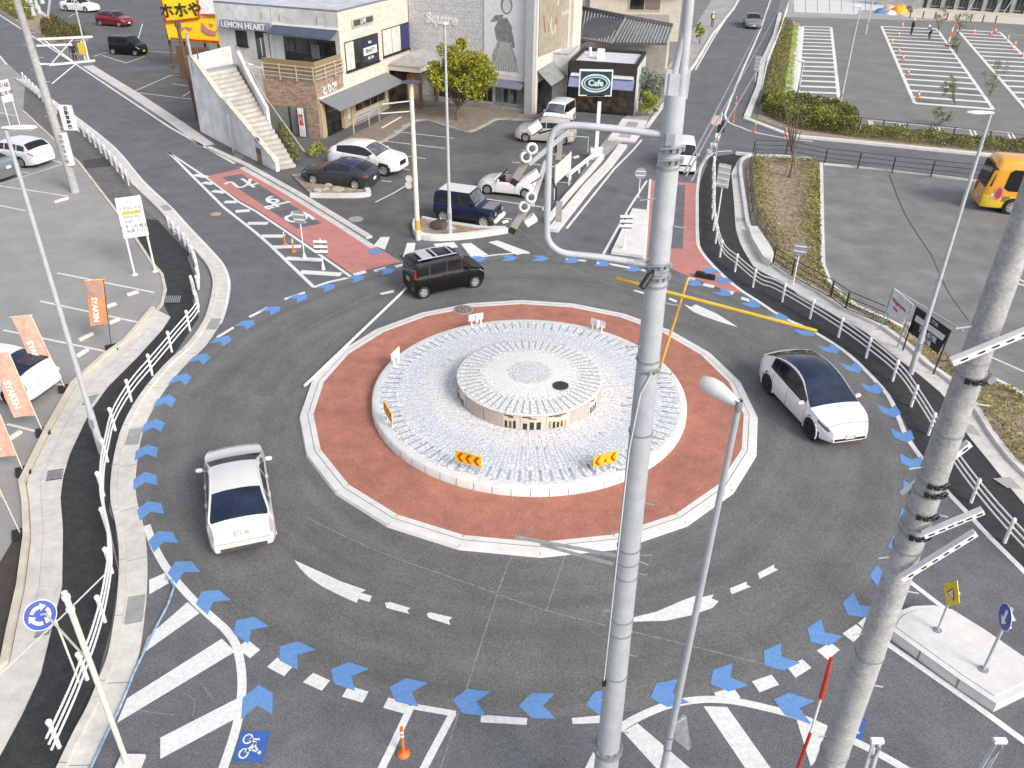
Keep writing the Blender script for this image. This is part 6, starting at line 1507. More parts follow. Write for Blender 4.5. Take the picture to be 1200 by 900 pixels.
# ------------------------------------------------------------------ buildings
wall_cream = mat('cream_cladding', (.66,.61,.52), .85, var=.06, scale=1.5, fine=.07, bscale=20, stain=.1)
wall_grey = mat('grey_tile_cladding', (.47,.47,.48), .8, var=.07, scale=2, fine=.08, bscale=20, stain=.1)
wall_lite = mat('light_grey_render', (.60,.60,.59), .85, var=.1, scale=2, fine=.08, bscale=20, stain=.2)
def brickmat(name, c1, c2, mo, scale, rough=.85, off=(.5, 2), wd=.5, rh=.25, ms=.02, dr=(.36,.933)):
    m = bpy.data.materials.new(name); m.use_nodes = True; nt = m.node_tree; N = nt.nodes; L = nt.links; b = N['Principled BSDF']; b.inputs['Roughness'].default_value = rough
    tc = N.new('ShaderNodeNewGeometry'); sep = N.new('ShaderNodeSeparateXYZ'); L.new(tc.outputs['Position'], sep.inputs[0])
    ad = N.new('ShaderNodeMath'); ad.operation = 'MULTIPLY_ADD'; ad.inputs[1].default_value = dr[0]/dr[1]; L.new(sep.outputs['X'], ad.inputs[0]); L.new(sep.outputs['Y'], ad.inputs[2])
    am = N.new('ShaderNodeMath'); am.operation = 'MULTIPLY'; am.inputs[1].default_value = dr[1]; L.new(ad.outputs[0], am.inputs[0]); ad = am
    cb = N.new('ShaderNodeCombineXYZ'); L.new(ad.outputs[0], cb.inputs[0]); L.new(sep.outputs['Z'], cb.inputs[1])
    br = N.new('ShaderNodeTexBrick'); br.inputs['Scale'].default_value = scale; br.inputs['Color1'].default_value = (*c1, 1); br.inputs['Color2'].default_value = (*c2, 1); br.inputs['Mortar'].default_value = (*mo, 1)
    br.inputs['Mortar Size'].default_value = ms; br.inputs['Brick Width'].default_value = wd; br.inputs['Row Height'].default_value = rh; br.inputs['Bias'].default_value = 0.
    L.new(cb.outputs[0], br.inputs['Vector'])
    nz = N.new('ShaderNodeTexNoise'); nz.inputs['Scale'].default_value = 7; L.new(tc.outputs['Position'], nz.inputs['Vector'])
    mr = N.new('ShaderNodeMapRange'); mr.inputs[1].default_value = .3; mr.inputs[2].default_value = .7; mr.inputs[3].default_value = .75; mr.inputs[4].default_value = 1.2; L.new(nz.outputs['Fac'], mr.inputs[0])
    sc = N.new('ShaderNodeVectorMath'); sc.operation = 'SCALE'; L.new(br.outputs['Color'], sc.inputs[0]); L.new(mr.outputs[0], sc.inputs['Scale']); L.new(sc.outputs[0], b.inputs['Base Color'])
    return m
stone_clad = brickmat('mottled_stone_cladding', (.42,.29,.22), (.26,.17,.13), (.30,.22,.17), 3.2, wd=.8, rh=.4, dr=(.85,.45))
tile_grid = brickmat('grey_wall_tiles', (.56,.56,.57), (.53,.53,.54), (.38,.38,.39), 1.0, wd=1.3, rh=.55, ms=.014, dr=(.8936,-.4488))
cream_grid = brickmat('cream_wall_panels', (.66,.61,.52), (.64,.59,.50), (.50,.46,.38), 1.0, wd=2.6, rh=.9, ms=.012)
roof_w = mat('pale_flat_roof', (.52,.55,.60), .7, var=.12, scale=1.5, fine=.08, stain=.12)
awn = mat('grey_awning', (.20,.205,.225), .75, var=.08, scale=6); awn_b = mat('blue_grey_awning', (.16,.17,.24), .75, var=.08); awn_n = mat('slate_awning', (.07,.085,.13), .7)
navy_p = mat('navy_blind', (.035,.035,.13), .7); blind = mat('white_blind', (.62,.61,.57), .7); wood = mat('tan_timber', (.30,.21,.11), .8, var=.2, scale=14, fine=.1); wood_d = mat('brown_timber', (.19,.10,.055), .8, var=.25, scale=12)
frame_m = mat('beige_frame', (.50,.46,.38), .6); dkglass = mat('shop_glass', (.022,.024,.027), .08, var=.7, scale=1.4, spec=.8); dkglass2 = mat('shop_glass_warm', (.055,.042,.03), .12, var=.8, scale=2.2, spec=.7)
class Fac:
    """a wall plane: s along d, z up, o outwards"""
    def __init__(f, P, d, parent, flip=False):
        f.P = Vector((P[0], P[1], 0)); f.d = Vector((d[0], d[1], 0)).normalized(); f.n = Vector((f.d.y, -f.d.x, 0))*(-1 if flip else 1); f.par = parent; f.o = parent.location.copy()
    def pt(f, s, z, o=0.): return f.P+f.d*s+f.n*o+Vector((0, 0, z))-f.o
    def boxm(f, b, s0, s1, z0, z1, o0, o1):
        c = f.pt((s0+s1)/2, (z0+z1)/2, (o0+o1)/2); M = Matrix.Identity(4)
        for i in range(3): M[i][0] = f.d[i]; M[i][1] = f.n[i]; M[i][2] = (0, 0, 1)[i]; M[i][3] = c[i]
        b.box((0,0,0), (abs(s1-s0), abs(o1-o0), abs(z1-z0)), M=M)
    def box(f, name, s0, s1, z0, z1, o0, o1, m, parent=None):
        b = MB(); f.boxm(b, s0, s1, z0, z1, o0, o1); return b.build(name, m, parent or f.par)
    def window(f, s0, s1, z0, z1, m=dkglass, fr=frame_m, bars=1, name='window', panes=None, out=.0):
        w = f.box(name, s0, s1, z0, z1, out+.005, out+.05, fr)
        n = bars+1
        for k in range(n):
            a = s0+.05+(s1-s0-.05)*k/n; e = a+(s1-s0-.05)/n-.05
            mm = panes[k] if panes else m
            b = MB(); f.boxm(b, a, e, z0+.06, z1-.06, out+.02, out+.056); b.build('pane', mm, w)
        b = MB(); f.boxm(b, s0-.05, s1+.05, z0-.09, z0, out+.005, out+.12); b.build('sill', fr, w)
        return w
    def text(f, txt, s, z, size, m, parent, o=.07, sx=1., bold=.005, ext=.01, name='lettering'):
        b = MB(); x = f.d if f.n.dot(Vector((f.d.y, -f.d.x, 0))) > 0 else -f.d
        M_ = frame(f.pt(s, z, o), x, (0,0,1)) @ Matrix.Scale(sx, 4, (1,0,0)); v_, f_ = text_mesh(txt, size, M_, ext, bold=bold); b.add(v_, f_); return b.build(name, m, parent)
    def onpx(f, px, py):
        return ONW(px, py, (f.P.x, f.P.y), (f.d.x, f.d.y))
S0 = Vector((-13.33, 57.3)); UU = Vector((.36, .933)).normalized(); VV = Vector((-.933, .36)).normalized()
bA = thing('shop_building', (S0.x, S0.y, 0), 0, 'cream two-storey shop building with roof terrace, stone cladding and grey awning', 'building')
fr_ = Fac(S0, UU, bA)                 # wall facing right
ff = Fac(S0+UU*3.43, VV, bA, flip=True)   # upper front wall, faces the lower left
if ff.n.dot(Vector((0,-1,0))) < 0: ff.n = -ff.n
if fr_.n.dot(Vector((1,0,0))) < 0: fr_.n = -fr_.n
def body(P, a, b_, z0, z1, m, name, parent, roof=None):
    P = Vector(P); o = parent.location; q = [P, P+a, P+a+b_, P+b_]
    b = MB(); b.prism([(v.x-o.x, v.y-o.y) for v in q], z0, z1); w = b.build(name, m, parent)
    if roof:
        b = MB(); c = sum(q, Vector((0, 0)))/4; inn = [c+(v-c)*.985 for v in q]; b.prism([(v.x-o.x, v.y-o.y) for v in q], z1+.003, z1+.12); par = b.build('roof', roof[0], parent)
        b = MB(); b.sheet([(v.x-o.x, v.y-o.y) for v in inn], z1+.125); b.build('roof_deck', roof[1], par)
    return w
body(S0+UU*3.43, UU*10.2, VV*10.1, 0, 7.55, cream_grid, 'wall', bA, (mat('roof_coping', (.20,.21,.24), .6), roof_w))
body(S0+UU*.0, UU*3.42, VV*4.1, 0, 3.95, stone_clad, 'stone_wall', bA)
# front upper wall is pale grey: a thin cladding
ff.box('front_cladding', .002, 10.1, 3.9, 7.53, .0, .012, wall_lite)
ff.box('front_cladding', 4.1, 10.1, 0, 3.9, .0, .012, wall_lite)
ff.box('terrace_floor', .0, 4.1, 3.955, 4.03, 0, 3.42, conc_g)
# terrace opening and awning
w = ff.box('terrace_window', .35, 4.55, 4.05, 5.75, .015, .03, dkglass); 
for s_ in (1.4, 2.5, 3.6): ff.box('mullion', s_, s_+.08, 4.05, 5.75, .03, .06, black_m, w)
ff.box('terrace_menu', 1.65, 2.3, 4.5, 5.4, .06, .08, mat('dim_board', (.12,.12,.12), .7), w)
b = MB(); P4 = [ff.pt(.1,6.45,.02), ff.pt(5.2,6.45,.02), ff.pt(5.2,6.05,1.0), ff.pt(.1,6.05,1.0)]; b.add(P4+[p+Vector((0,0,-.06)) for p in P4], [(0,3,2,1),(4,5,6,7),(0,1,5,4),(1,2,6,5),(2,3,7,6),(3,0,4,7)]); aw = b.build('terrace_awning', awn_n, bA)
b = MB(); b.beam(ff.pt(.0,6.5,.05), ff.pt(5.3,6.5,.05), .12, .10); b.build('awning_box', white_m, aw)
for (s0, s1) in ((.02, 4.05),):
    b = MB(); ff.boxm(b, s0, s1, 4.03, 4.95, 3.30, 3.36); b.build('timber_screen', wood, bA)
for k in range(16): 
    b = MB(); ff.boxm(b, .05+k*.26, .06+k*.26, 4.06, 4.93, 3.362, 3.37); b.build('board_gap', wood_d, bA)
b = MB(); fr_.boxm(b, .06, 3.4, 4.03, 4.95, -.08, -.02); b.build('timber_screen', wood, bA)
for z in (4.25, 4.5, 4.75, 5.0):
    b = MB(); b.beam(ff.pt(-.15,z-.35,3.55), ff.pt(5.2,z-.35,3.55), .05, .05); b.build('terrace_rail', frame_m, bA)
    b = MB(); b.beam(fr_.pt(-.15,z-.35,.15), fr_.pt(3.4,z-.35,.15), .05, .05); b.build('terrace_rail', frame_m, bA)
for s_ in (0., 1.3, 2.6, 3.9, 5.1): b = MB(); b.beam(ff.pt(s_,3.7,3.55), ff.pt(s_,4.7,3.55), .06, .06); b.build('rail_post', frame_m, bA)
for s_ in (1.1, 2.3, 3.3): b = MB(); b.beam(fr_.pt(s_,3.7,.15), fr_.pt(s_,4.7,.15), .06, .06); b.build('rail_post', frame_m, bA)
# entrance with name board
w = ff.box('doorway', 5.75, 6.9, 4.05, 5.95, .014, .03, dkglass); ff.box('door', 5.8, 6.15, 4.05, 5.85, .032, .06, wall_lite, w); ff.box('door_bar', 6.4, 6.48, 4.3, 5.5, .032, .06, chrome, w)
ff.window(7.6, 8.55, 4.85, 5.85, fr=black_m, bars=1)
nb = ff.box('name_board', 5.5, 9.4, 6.02, 6.52, .015, .5, mat('blue_grey_board', (.17,.20,.25), .6)); ff.text('LEMON HEART', 7.45, 6.27, .55, sign_w, nb, o=.515, sx=1., bold=.012)
for s_ in (1.6, 4.6, 6.1): ff.box('conduit', s_, s_+.05, 6.7, 7.2, .015, .06, conc_g)
for s_ in (1.0, 5.35): ff.box('panel_joint', s_, s_+.02, 3.95, 7.5, .013, .018, joint_m)
# right facade
fr_.box('right_cladding', 3.44, 13.5, .0, .5, .0, .02, conc_g)
def prect(f, px4):
    q = [f.onpx(*p) for p in px4]; return min(a[0] for a in q), max(a[0] for a in q), (q[2][1]+q[3][1])/2, (q[0][1]+q[1][1])/2
s0, s1, z0, z1 = prect(fr_, [(403,50),(442,38),(444,72),(406,83)]); w = fr_.window(s0, s1, z0, z1, bars=3, panes=[blind, dkglass, glass_b, glass_b], fr=black_m)
bd = fr_.box('name_board', s0+(s1-s0)*.52, s0+(s1-s0)*.93, z0+.65, z1-.75, .06, .075, sign_w); fr_.text('BEAUTY', s0+(s1-s0)*.725, (z0+z1)/2-.05, .36, ink, bd, o=.08)
fr_.text('SALON', s0+(s1-s0)*.725, z0+.42, .26, sign_w, bd, o=.08); fr_.text('Hair', s0+(s1-s0)*.725, z1-.45, .26, sign_w, bd, o=.08)
s0, s1, z0, z1 = prect(fr_, [(447,35),(480,25),(482,55),(449,67)]); fr_.window(s0, min(s1, 13.3), z0, z1, bars=2, panes=[blind, blind, navy_p], fr=black_m)
s0, s1, z0, z1 = prect(fr_, [(412,22),(436,17),(436,26),(412,33)]); nb = fr_.box('name_board', s0, s1, z0, z1, .005, .10, frame_m); b = MB(); fr_.boxm(b, s0+.15, s1-.1, z0+.08, z1-.08, .10, .108); b.build('board_face', dgrey, nb); fr_.text('LIVE', (s0+s1)/2, (z0+z1)/2, .42, sign_w, nb, o=.112, bold=.01)
fr_.text('とり粋', 1.6, 3.0, .62, sign_w, bA, o=.04, bold=.02, ext=.02, name='wall_lettering')
# grey awning of the right facade
za = 2.55; e0, e1 = .3, 9.4
b = MB(); P4 = [fr_.pt(e0,za+.0,.02), fr_.pt(e1,za+.15,.02), fr_.pt(e1,za-.42,1.55), fr_.pt(e0,za-.55,1.55)]; b.add(P4+[p+Vector((0,0,-.07)) for p in P4], [(0,3,2,1),(0,1,2,3),(4,5,6,7),(0,1,5,4),(1,2,6,5),(2,3,7,6),(3,0,4,7)][0:1]+[(4,5,6,7),(0,1,5,4),(1,2,6,5),(2,3,7,6),(3,0,4,7)]); aw = b.build('awning', awn, bA)
b = MB(); b.beam(fr_.pt(e0-.1,za+.08,.06), fr_.pt(e1+.1,za+.22,.06), .14, .14); b.build('awning_box', wall_cream, aw)
for s_ in (1.0, 3.4, 5.8, 8.4): b = MB(); b.beam(fr_.pt(s_,1.6,.03), fr_.pt(s_,za-.45,1.4), .05, .05); b.build('awning_arm', galv_d, aw)
fr_.window(.9, 2.7, .1, 2.1, m=dkglass, fr=black_m, bars=1, name='shop_door'); fr_.window(4.6, 9.0, .75, 2.0, m=dkglass2, fr=frame_m, bars=3, name='shop_window'); fr_.window(9.6, 12.6, .2, 2.3, m=dkglass2, fr=wood_d, bars=3, name='shop_window')
for s_ in (.2, 3.0, 4.0): fr_.box('pilaster', s_, s_+.5, .0, 2.3, .0, .10, mat('tan_column', (.46,.36,.22), .8, var=.2, scale=8))
# ground-floor windows in the stone front
fS = Fac(S0, VV, bA, flip=True)
if fS.n.dot(Vector((0,-1,0))) < 0: fS.n = -fS.n
w = fS.box('shop_window', .9, 3.9, .05, 1.95, .01, .05, mat('grey_green_glass', (.16,.18,.18), .15, spec=.8)); 
for s_ in (1.55, 2.2): fS.box('mullion', s_, s_+.1, .05, 1.95, .05, .09, black_m, w)
o_ = fS.box('banner', 1.0, 1.45, .1, 2.0, .25, .29, sign_w); fS.text('焼\n鳥', 1.22, 1.2, .4, ink_r, o_, o=.30)
# entrance canopy with small hipped roof in the corner
cn = MB(); c0 = S0+UU*10.5; f2 = fr_
f2.boxm(cn, 9.9, 13.4, 2.75, 3.15, .02, 2.6); cp = cn.build('canopy', wall_cream, bA)
b = MB(); q = [f2.pt(9.8,3.16,.02), f2.pt(13.4,3.16,.02), f2.pt(13.4,3.16,2.7), f2.pt(9.8,3.16,2.7)]; ap = f2.pt(10.9,3.9,1.2); ap2 = f2.pt(13.4,3.9,1.2); b.add(q+[ap, ap2], [(3,0,4),(0,1,5,4),(2,3,4,5),(1,2,5)]); b.build('canopy_roof', conc_g, cp)
for s_, o_ in ((10.0,2.4),(12.9,2.4)): b = MB(); f2.boxm(b, s_, s_+.22, 0, 2.75, o_, o_+.22); b.build('canopy_column', wood_d, cp)
b = MB(); f2.boxm(b, 9.9, 13.2, 0, 2.7, .03, .06); b.build('entrance_glass', dkglass2, bA)
b = MB(); f2.boxm(b, 11.0, 12.2, .3, 2.3, .9, .95); b.build('menu_screen', mat('amber_panel', (.42,.24,.07), .6), bA)
# paved porch and its rail
b = MB(); b.prism(GP([(398,168),(413,160),(432,150),(457,137),(470,128),(490,127),(545,126),(620,130),(640,140),(634,141),(607,140),(592,139),(580,140),(573,144),(563,149),(550,154),(530,150),(500,141),(486,142),(476,148),(462,158),(440,170),(420,182),(400,186)]), .0, .10); b.build('porch', mat('brown_paving', (.24,.20,.16), .85, var=.15, scale=3, fine=.15), kind='structure')
b = MB(); b.kerb(GS([(634,142),(607,141),(592,140),(580,141),(573,145),(563,150),(550,155),(530,151),(500,142),(486,143),(476,149),(462,159),(440,171),(425,181)], 3), .2, .12); b.build('kerb', conc_g, kind='structure')
railfence([(415,158),(433,149),(456,136)], 'cream wooden rail along the shop porch', h=1.0, m=frame_m, rails=(.98,.6), gap=1.6, name='porch_rail')
# ---- stair block
st = thing('staircase', (-18.5, 56.5, 0), 0, 'long outdoor concrete staircase between white walls climbing to the terrace', 'staircase'); so_ = st.location
T0, T1 = Vector(G(328,199)), Vector(G(262,82,4.05)); B1_, B0_ = Vector(G(275,78,4.05)), Vector(G(347,196)); n = 22
wd_ = (Vector(G(326,201))-Vector(G(237,154))).normalized(); wn_ = Vector((-wd_.y, wd_.x)); wo_ = Vector(G(237,154))
T1 = wo_+wd_*((T1-wo_).dot(wd_))+wn_*.12; T0 = wo_+wd_*((T0-wo_).dot(wd_))+wn_*.12
stair_m = mat('stair_concrete', (.50,.475,.43), .9, var=.12, scale=2, fine=.12, stain=.15, bump=.3)
stp = MB()
for k in range(n):
    a, c_ = T0.lerp(T1, k/n), T0.lerp(T1, (k+1)/n); d_, e_ = B0_.lerp(B1_, k/n), B0_.lerp(B1_, (k+1)/n); z = 4.05*(k+1)/n
    b = MB(); b.prism([(a.x-so_.x,a.y-so_.y),(c_.x-so_.x,c_.y-so_.y),(e_.x-so_.x,e_.y-so_.y),(d_.x-so_.x,d_.y-so_.y)], max(0, z-.9), z); b.build('step', stair_m, st)
# landing
L1 = [T1, T1+VV*.6+UU*1.6, B1_+UU*2.2, B1_]; b = MB(); b.prism([(v.x-so_.x, v.y-so_.y) for v in L1], 0, 4.04); b.build('landing', conc_g, st)
def wallstrip(pts, th, m, name, parent, z0=0.):
    """pts: (x, y, ztop)"""
    o = parent.location; P = [(p[0], p[1]) for p in pts]; A, B = offs(P, th/2), offs(P, -th/2); b = MB(); n = len(pts)
    for i in range(n-1):
        vs = []
        for (x, y), z in ((A[i], pts[i][2]), (A[i+1], pts[i+1][2]), (B[i+1], pts[i+1][2]), (B[i], pts[i][2])): vs.append((x-o.x, y-o.y, z))
        vs += [(v[0], v[1], z0) for v in vs]; b.add(vs, [(0,1,2,3),(0,4,5,1),(3,2,6,7),(0,3,7,4),(1,5,6,2)])
    return b.build(name, m, parent)
old_white = mat('weathered_white_wall', (.84,.84,.83), .9, var=.10, scale=1.3, fine=.12, bscale=12, stain=.26, bump=.3)
W0, W1 = Vector(G(237,154)), Vector(G(326,201))
d_ = (W1-W0); 
wallstrip([(*W0, 4.95), (*W0.lerp(W1, .08), 4.95), (*W0.lerp(W1, .40), 3.1), (*W0.lerp(W1, .46), 3.0), (*W0.lerp(W1, .97), .75), (*W1, .55)], .22, old_white, 'outer_wall', st)
cpw = wallstrip([(*W0, 5.03), (*W0.lerp(W1, .08), 5.03), (*W0.lerp(W1, .40), 3.18), (*W0.lerp(W1, .46), 3.08), (*W0.lerp(W1, .97), .83), (*W1, .63)], .32, conc_y, 'coping', st, z0=.0) if False else None
o = st.location
b = MB(); pts = [(W0, 4.97), (W0.lerp(W1,.08), 4.97), (W0.lerp(W1,.40), 3.12), (W0.lerp(W1,.46), 3.02), (W0.lerp(W1,.97), .78), (W1, .58)]
for (p, z), (q, z2) in zip(pts, pts[1:]): b.beam((p.x-o.x, p.y-o.y, z), (q.x-o.x, q.y-o.y, z2), .34, .08)
b.build('coping', conc_y, st)
b = MB(); back = W0+VV*-.0+UU*3.2; wallstrip([(*W0, 4.95), (*(W0+UU*4.2), 4.95)], .22, old_white, 'end_wall', st)
I1 = B1_+UU*.4-VV*.15; I0 = B0_.lerp(B1_, .45)-VV*.15
wallstrip([(*I1, 5.0), (*I1.lerp(I0, .5), 3.6), (*I0, 2.6)], .20, old_white, 'inner_wall', st)
wallstrip([(*I1, 4.4), (*(I1-VV*3.2+UU*-.6), 4.0)], .20, old_white, 'inner_wall', st)
R0 = B0_+Vector((.55, .3)); R1 = I0; b = MB(); b.tube([(R0.x-o.x, R0.y-o.y, .9), (R1.x-o.x, R1.y-o.y, 3.2), (I1.x-o.x, I1.y-o.y, 5.3)], .035, 8); b.build('handrail', frame_m, st)
# posters on the outer wall
fo = Fac(W0, (W1-W0), st)
if fo.n.dot(Vector((0,-1,0))) < 0: fo.n = -fo.n
LW = (W1-W0).length
sp, zp = fo.onpx(304, 170); w = fo.box('poster', sp-.35, sp+.35, zp-.5, zp+.5, .115, .13, mat('blue_poster', (.10,.13,.30), .5)); fo.text('募集', sp, zp, .4, sign_w, w, o=.135)
sp, zp = fo.onpx(306, 183); fo.box('poster', sp-.35, sp+.35, zp-.4, zp+.35, .115, .13, mat('red_brown_poster', (.36,.16,.10), .5))
for px, py, h_ in ((268,160,4.0),(274,170,3.4),(252,150,3.0)):
    g = G(px, py+8); b = MB(); b.cyl((g[0]-o.x, g[1]-o.y-.15, 0), (g[0]-o.x, g[1]-o.y-.15, h_*.7), .05, n=8); b.build('service_pipe', conc_g if px != 268 else galv_d, st)
# ---- wing with the mural
Ew = Vector((.937, 65.037)); WD = Vector((.8936, -.4488)); bB = thing('gallery_building', (Ew.x, Ew.y, 0), 0, 'tall grey tiled building with a pale figure mural and grey corner pillar', 'building')
fw = Fac(Ew, WD, bB)
if fw.n.dot(Vector((0,-1,0))) < 0: fw.n = -fw.n
back_ = Vector((-WD.y, WD.x))
if back_.y < 0: back_ = -back_
P_ = Ew-WD*10.5
body(P_, WD*10.5, back_*9, 0, 9.6, tile_grid, 'wall', bB, (conc_g, roof_w))
s0, s1, z0, z1 = prect(fw, [(568,0),(619,0),(621,88),(568,85)]); z0 = 2.75; z1 = 8.6
mur = fw.box('mural', -3.85, -.35, z0, z1, .01, .06, mat('mural_ground', (.70,.71,.73), .8, var=.05)); fw.box('mural_frame', -3.95, -.25, z0-.14, z0-.01, .005, .14, sign_w)
g1, g2, g3 = mat('mural_grey', (.24,.24,.24), .8, var=.2, scale=4, fine=.2), mat('mural_mid_grey', (.36,.36,.36), .8, var=.15, scale=4, fine=.2), mat('mural_pale', (.64,.64,.63), .8)
def fpoly(f, b, pts, o): b.add([f.pt(s_, z_, o) for s_, z_ in pts], [tuple(range(len(pts)))] )
def ell(cx_, cz_, rx, rz, n=20): return [(cx_+rx*math.cos(2*math.pi*i/n), cz_+rz*math.sin(2*math.pi*i/n)) for i in range(n)]
b = MB(); cs = -2.05
b.mi(1); fpoly(fw, b, [(cs-1.25,z0+.15),(cs+1.1,z0+.2),(cs+.9,z0+1.2),(cs+.35,z0+2.4),(cs-.55,z0+2.5),(cs-1.1,z0+1.3)], .063)
b.mi(0); fpoly(fw, b, [(cs-.75,z0+2.3),(cs+.45,z0+2.2),(cs+.55,z0+3.3),(cs+.1,z0+3.9),(cs-.55,z0+3.8),(cs-.95,z0+3.1)], .066)
b.mi(0); fpoly(fw, b, [(cs-1.3,z0+3.5),(cs-.3,z0+3.7),(cs-.2,z0+4.1),(cs-.9,z0+4.0)], .068); fpoly(fw, b, [(cs+.35,z0+3.0),(cs+.6,z0+2.9),(cs+.8,z0+1.9),(cs+.55,z0+1.9)], .069)
b.mi(0); fpoly(fw, b, ell(cs+.05,z0+4.75,.48,.62), .070); b.mi(2); fpoly(fw, b, ell(cs+.08,z0+4.7,.34,.46), .073)
b.mi(2)
for k in range(9): x = cs-1.0+k*.24; fpoly(fw, b, [(x,z0+.25),(x+.05,z0+.25),(cs-.3+k*.07,z0+2.2),(cs-.34+k*.07,z0+2.2)], .075)
b.build('mural_figure', [g1, g2, g3], mur)
fw.text('Square', -7.55, 6.1, 1.0, sign_w, bB, o=.03, bold=.03, ext=.03, name='wall_lettering')
fw.box('corner_pillar', -.22, .42, 0, 9.7, .02, .45, mat('pillar_grey', (.42,.43,.45), .7, var=.08))
# shopfront
fw.box('shopfront_band', -6.4, -.3, 2.35, 2.6, .01, .12, sign_w)
for s0, s1 in ((-2.75,-.35),):
    b = MB(); P4 = [fw.pt(s0,2.4,.02), fw.pt(s1,2.4,.02), fw.pt(s1,1.95,.9), fw.pt(s0,1.95,.9)]; b.add(P4+[p+Vector((0,0,-.06)) for p in P4], [(3,2,1,0),(4,5,6,7),(2,3,7,6),(0,3,7,4),(1,2,6,5)]); b.build('awning', awn_b, bB)
fw.window(-2.9, -.45, .55, 1.95, m=mat('grey_shop_glass', (.17,.18,.19), .12, spec=.8, var=.4, scale=2), bars=3, fr=galv_d, name='shop_window'); fw.window(-4.6, -3.1, .5, 2.1, m=dkglass, bars=2, fr=frame_m, name='shop_window'); fw.box('side_door', -5.2, -4.75, .1, 2.1, .01, .05, dkglass); fw.window(-8.4, -5.5, .3, 2.3, m=dkglass, bars=3, fr=wood_d, name='shop_window')
fw.box('plinth', -10.4, -.3, .0, .42, .02, .14, conc_g)
for s_ in (-2.0, -1.2): b = MB(); b.mi(0); fpoly(fw, b, [(s_-.1,.7),(s_+.12,.7),(s_+.16,1.5),(s_,1.85),(s_-.14,1.5)], .075); b.build('window_decal', black_m, bB)
# right-hand face
fq = Fac(Ew+WD*.45, back_, bB)
if fq.n.dot(Vector((1,0,0))) < 0: fq.n = -fq.n
body(Ew+WD*-.0+back_*.02, WD*.45, back_*7.6, 0, 9.5, wall_cream, 'side_wall', bB)
mur = fq.box('mural', .3, 4.3, 4.15, 9.3, .01, .06, mat('brown_mural', (.20,.17,.12), .8, var=.35, scale=3, fine=.35, col2=(.36,.33,.26))); b = MB(); rn = random.Random(5)
for k in range(11):
    s_ = rn.uniform(1.2, 3.4); z_ = rn.uniform(4.8, 8.6); a_ = rn.uniform(-.5,.5); l_ = rn.uniform(.5,1.4); b.mi(k % 3); fpoly(fq, b, [(s_,z_),(s_+.18,z_+.1),(s_+.12+a_*l_,z_+l_),(s_-.05+a_*l_,z_+l_*.9)], .062+k*.0015)
b.build('mural_strokes', [mat('cream_stroke', (.55,.48,.36), .8), mat('rust_stroke', (.30,.12,.06), .8), mat('white_stroke', (.62,.61,.58), .8)], mur)
fq.box('panel', 4.5, 5.6, 2.5, 9.3, .01, .05, mat('taupe_panel', (.36,.32,.26), .8)); fq.text('ギャラリー', 5.05, 6.6, .34, sign_w, bB, o=.055, name='wall_lettering'); fq.box('pillar', 5.9, 7.5, 0, 9.6, .0, .3, wall_cream)
b = MB(); P4 = [fq.pt(.25,3.2,.02), fq.pt(3.1,3.4,.02), fq.pt(3.1,2.45,1.2), fq.pt(.25,2.25,1.2)]; b.add(P4+[p+Vector((0,0,-.06)) for p in P4], [(0,3,2,1),(4,5,6,7),(2,3,7,6),(0,3,7,4),(1,2,6,5)]); b.build('awning', mat('green_grey_awning', (.22,.235,.23), .75), bB)
fq.window(.4, 2.9, .1, 2.3, m=dkglass, bars=2, fr=black_m, name='shop_door')
# ---- low grey link and cafe
Q = [Vector(G(665,130)), Vector(G(742,136))]; cz = 3.5
cf = thing('cafe', (Q[0].x, Q[0].y, 0), 0, 'low black cafe with white flat roof and blue awnings behind the shop sign', 'building')
fc = Fac(Q[0], Q[1]-Q[0], cf)
if fc.n.dot(Vector((0,-1,0))) < 0: fc.n = -fc.n
cd = (Q[1]-Q[0]).normalized(); cb_ = Vector((-cd.y, cd.x)); cl = (Q[1]-Q[0]).length
blk = mat('black_cladding', (.028,.025,.024), .8, var=.2); body(Q[0], cd*cl, cb_*5.6, 0, cz, blk, 'wall', cf)
b = MB(); oo = cf.location
def rel(v): return (v.x-oo.x, v.y-oo.y)
outer = [Q[0], Q[0]+cd*cl, Q[0]+cd*cl+cb_*5.6, Q[0]+cb_*5.6]; b.kerb([rel(v) for v in outer], .22, .22, off=.11, closed=True, z0=cz); b.build('parapet', blk, cf)
b = MB(); b.sheet([rel(v) for v in outer], cz+.01); b.build('roof', mat('white_gravel_roof', (.58,.60,.64), .8, var=.12, scale=4, fine=.2), cf)
b = MB(); fc.boxm(b, 1.7, 2.2, cz+.02, cz+.75, -2.6, -2.1); b.build('air_conditioner', white_m, cf); b = MB(); b.cyl(fc.pt(.9,cz,-3.6), fc.pt(.9,cz+.6,-3.6), .12, n=10); b.build('roof_vent', white_m, cf)
b = MB(); fc.boxm(b, cl, cl+.02, 0, cz-.02, -5.5, -.1); b.build('side_cladding', wall_lite, cf)
fc.box('awning_box', .2, cl-.2, 2.72, 2.86, .01, .5, sign_w)
for s0, s1 in ((.1, 1.7), (3.0, cl-.1)):
    b = MB(); P4 = [fc.pt(s0,2.70,.3), fc.pt(s1,2.70,.3), fc.pt(s1,2.05,.85), fc.pt(s0,2.05,.85)]; b.add(P4+[p+Vector((0,0,-.05)) for p in P4], [(3,2,1,0),(4,5,6,7),(2,3,7,6)]); b.build('awning', mat('violet_blue_awning', (.20,.22,.38), .75), cf)
fc.window(.4, cl-.5, .2, 2.0, m=dkglass2, bars=4, fr=black_m, name='shop_window')
lk = thing('link_building', (Ew.x+2, Ew.y, 0), 0, 'narrow grey rendered wall building between the murals and the cafe', 'building'); a_ = Vector(G(648,128)); fl_ = Fac(a_, Q[0]-a_, lk)
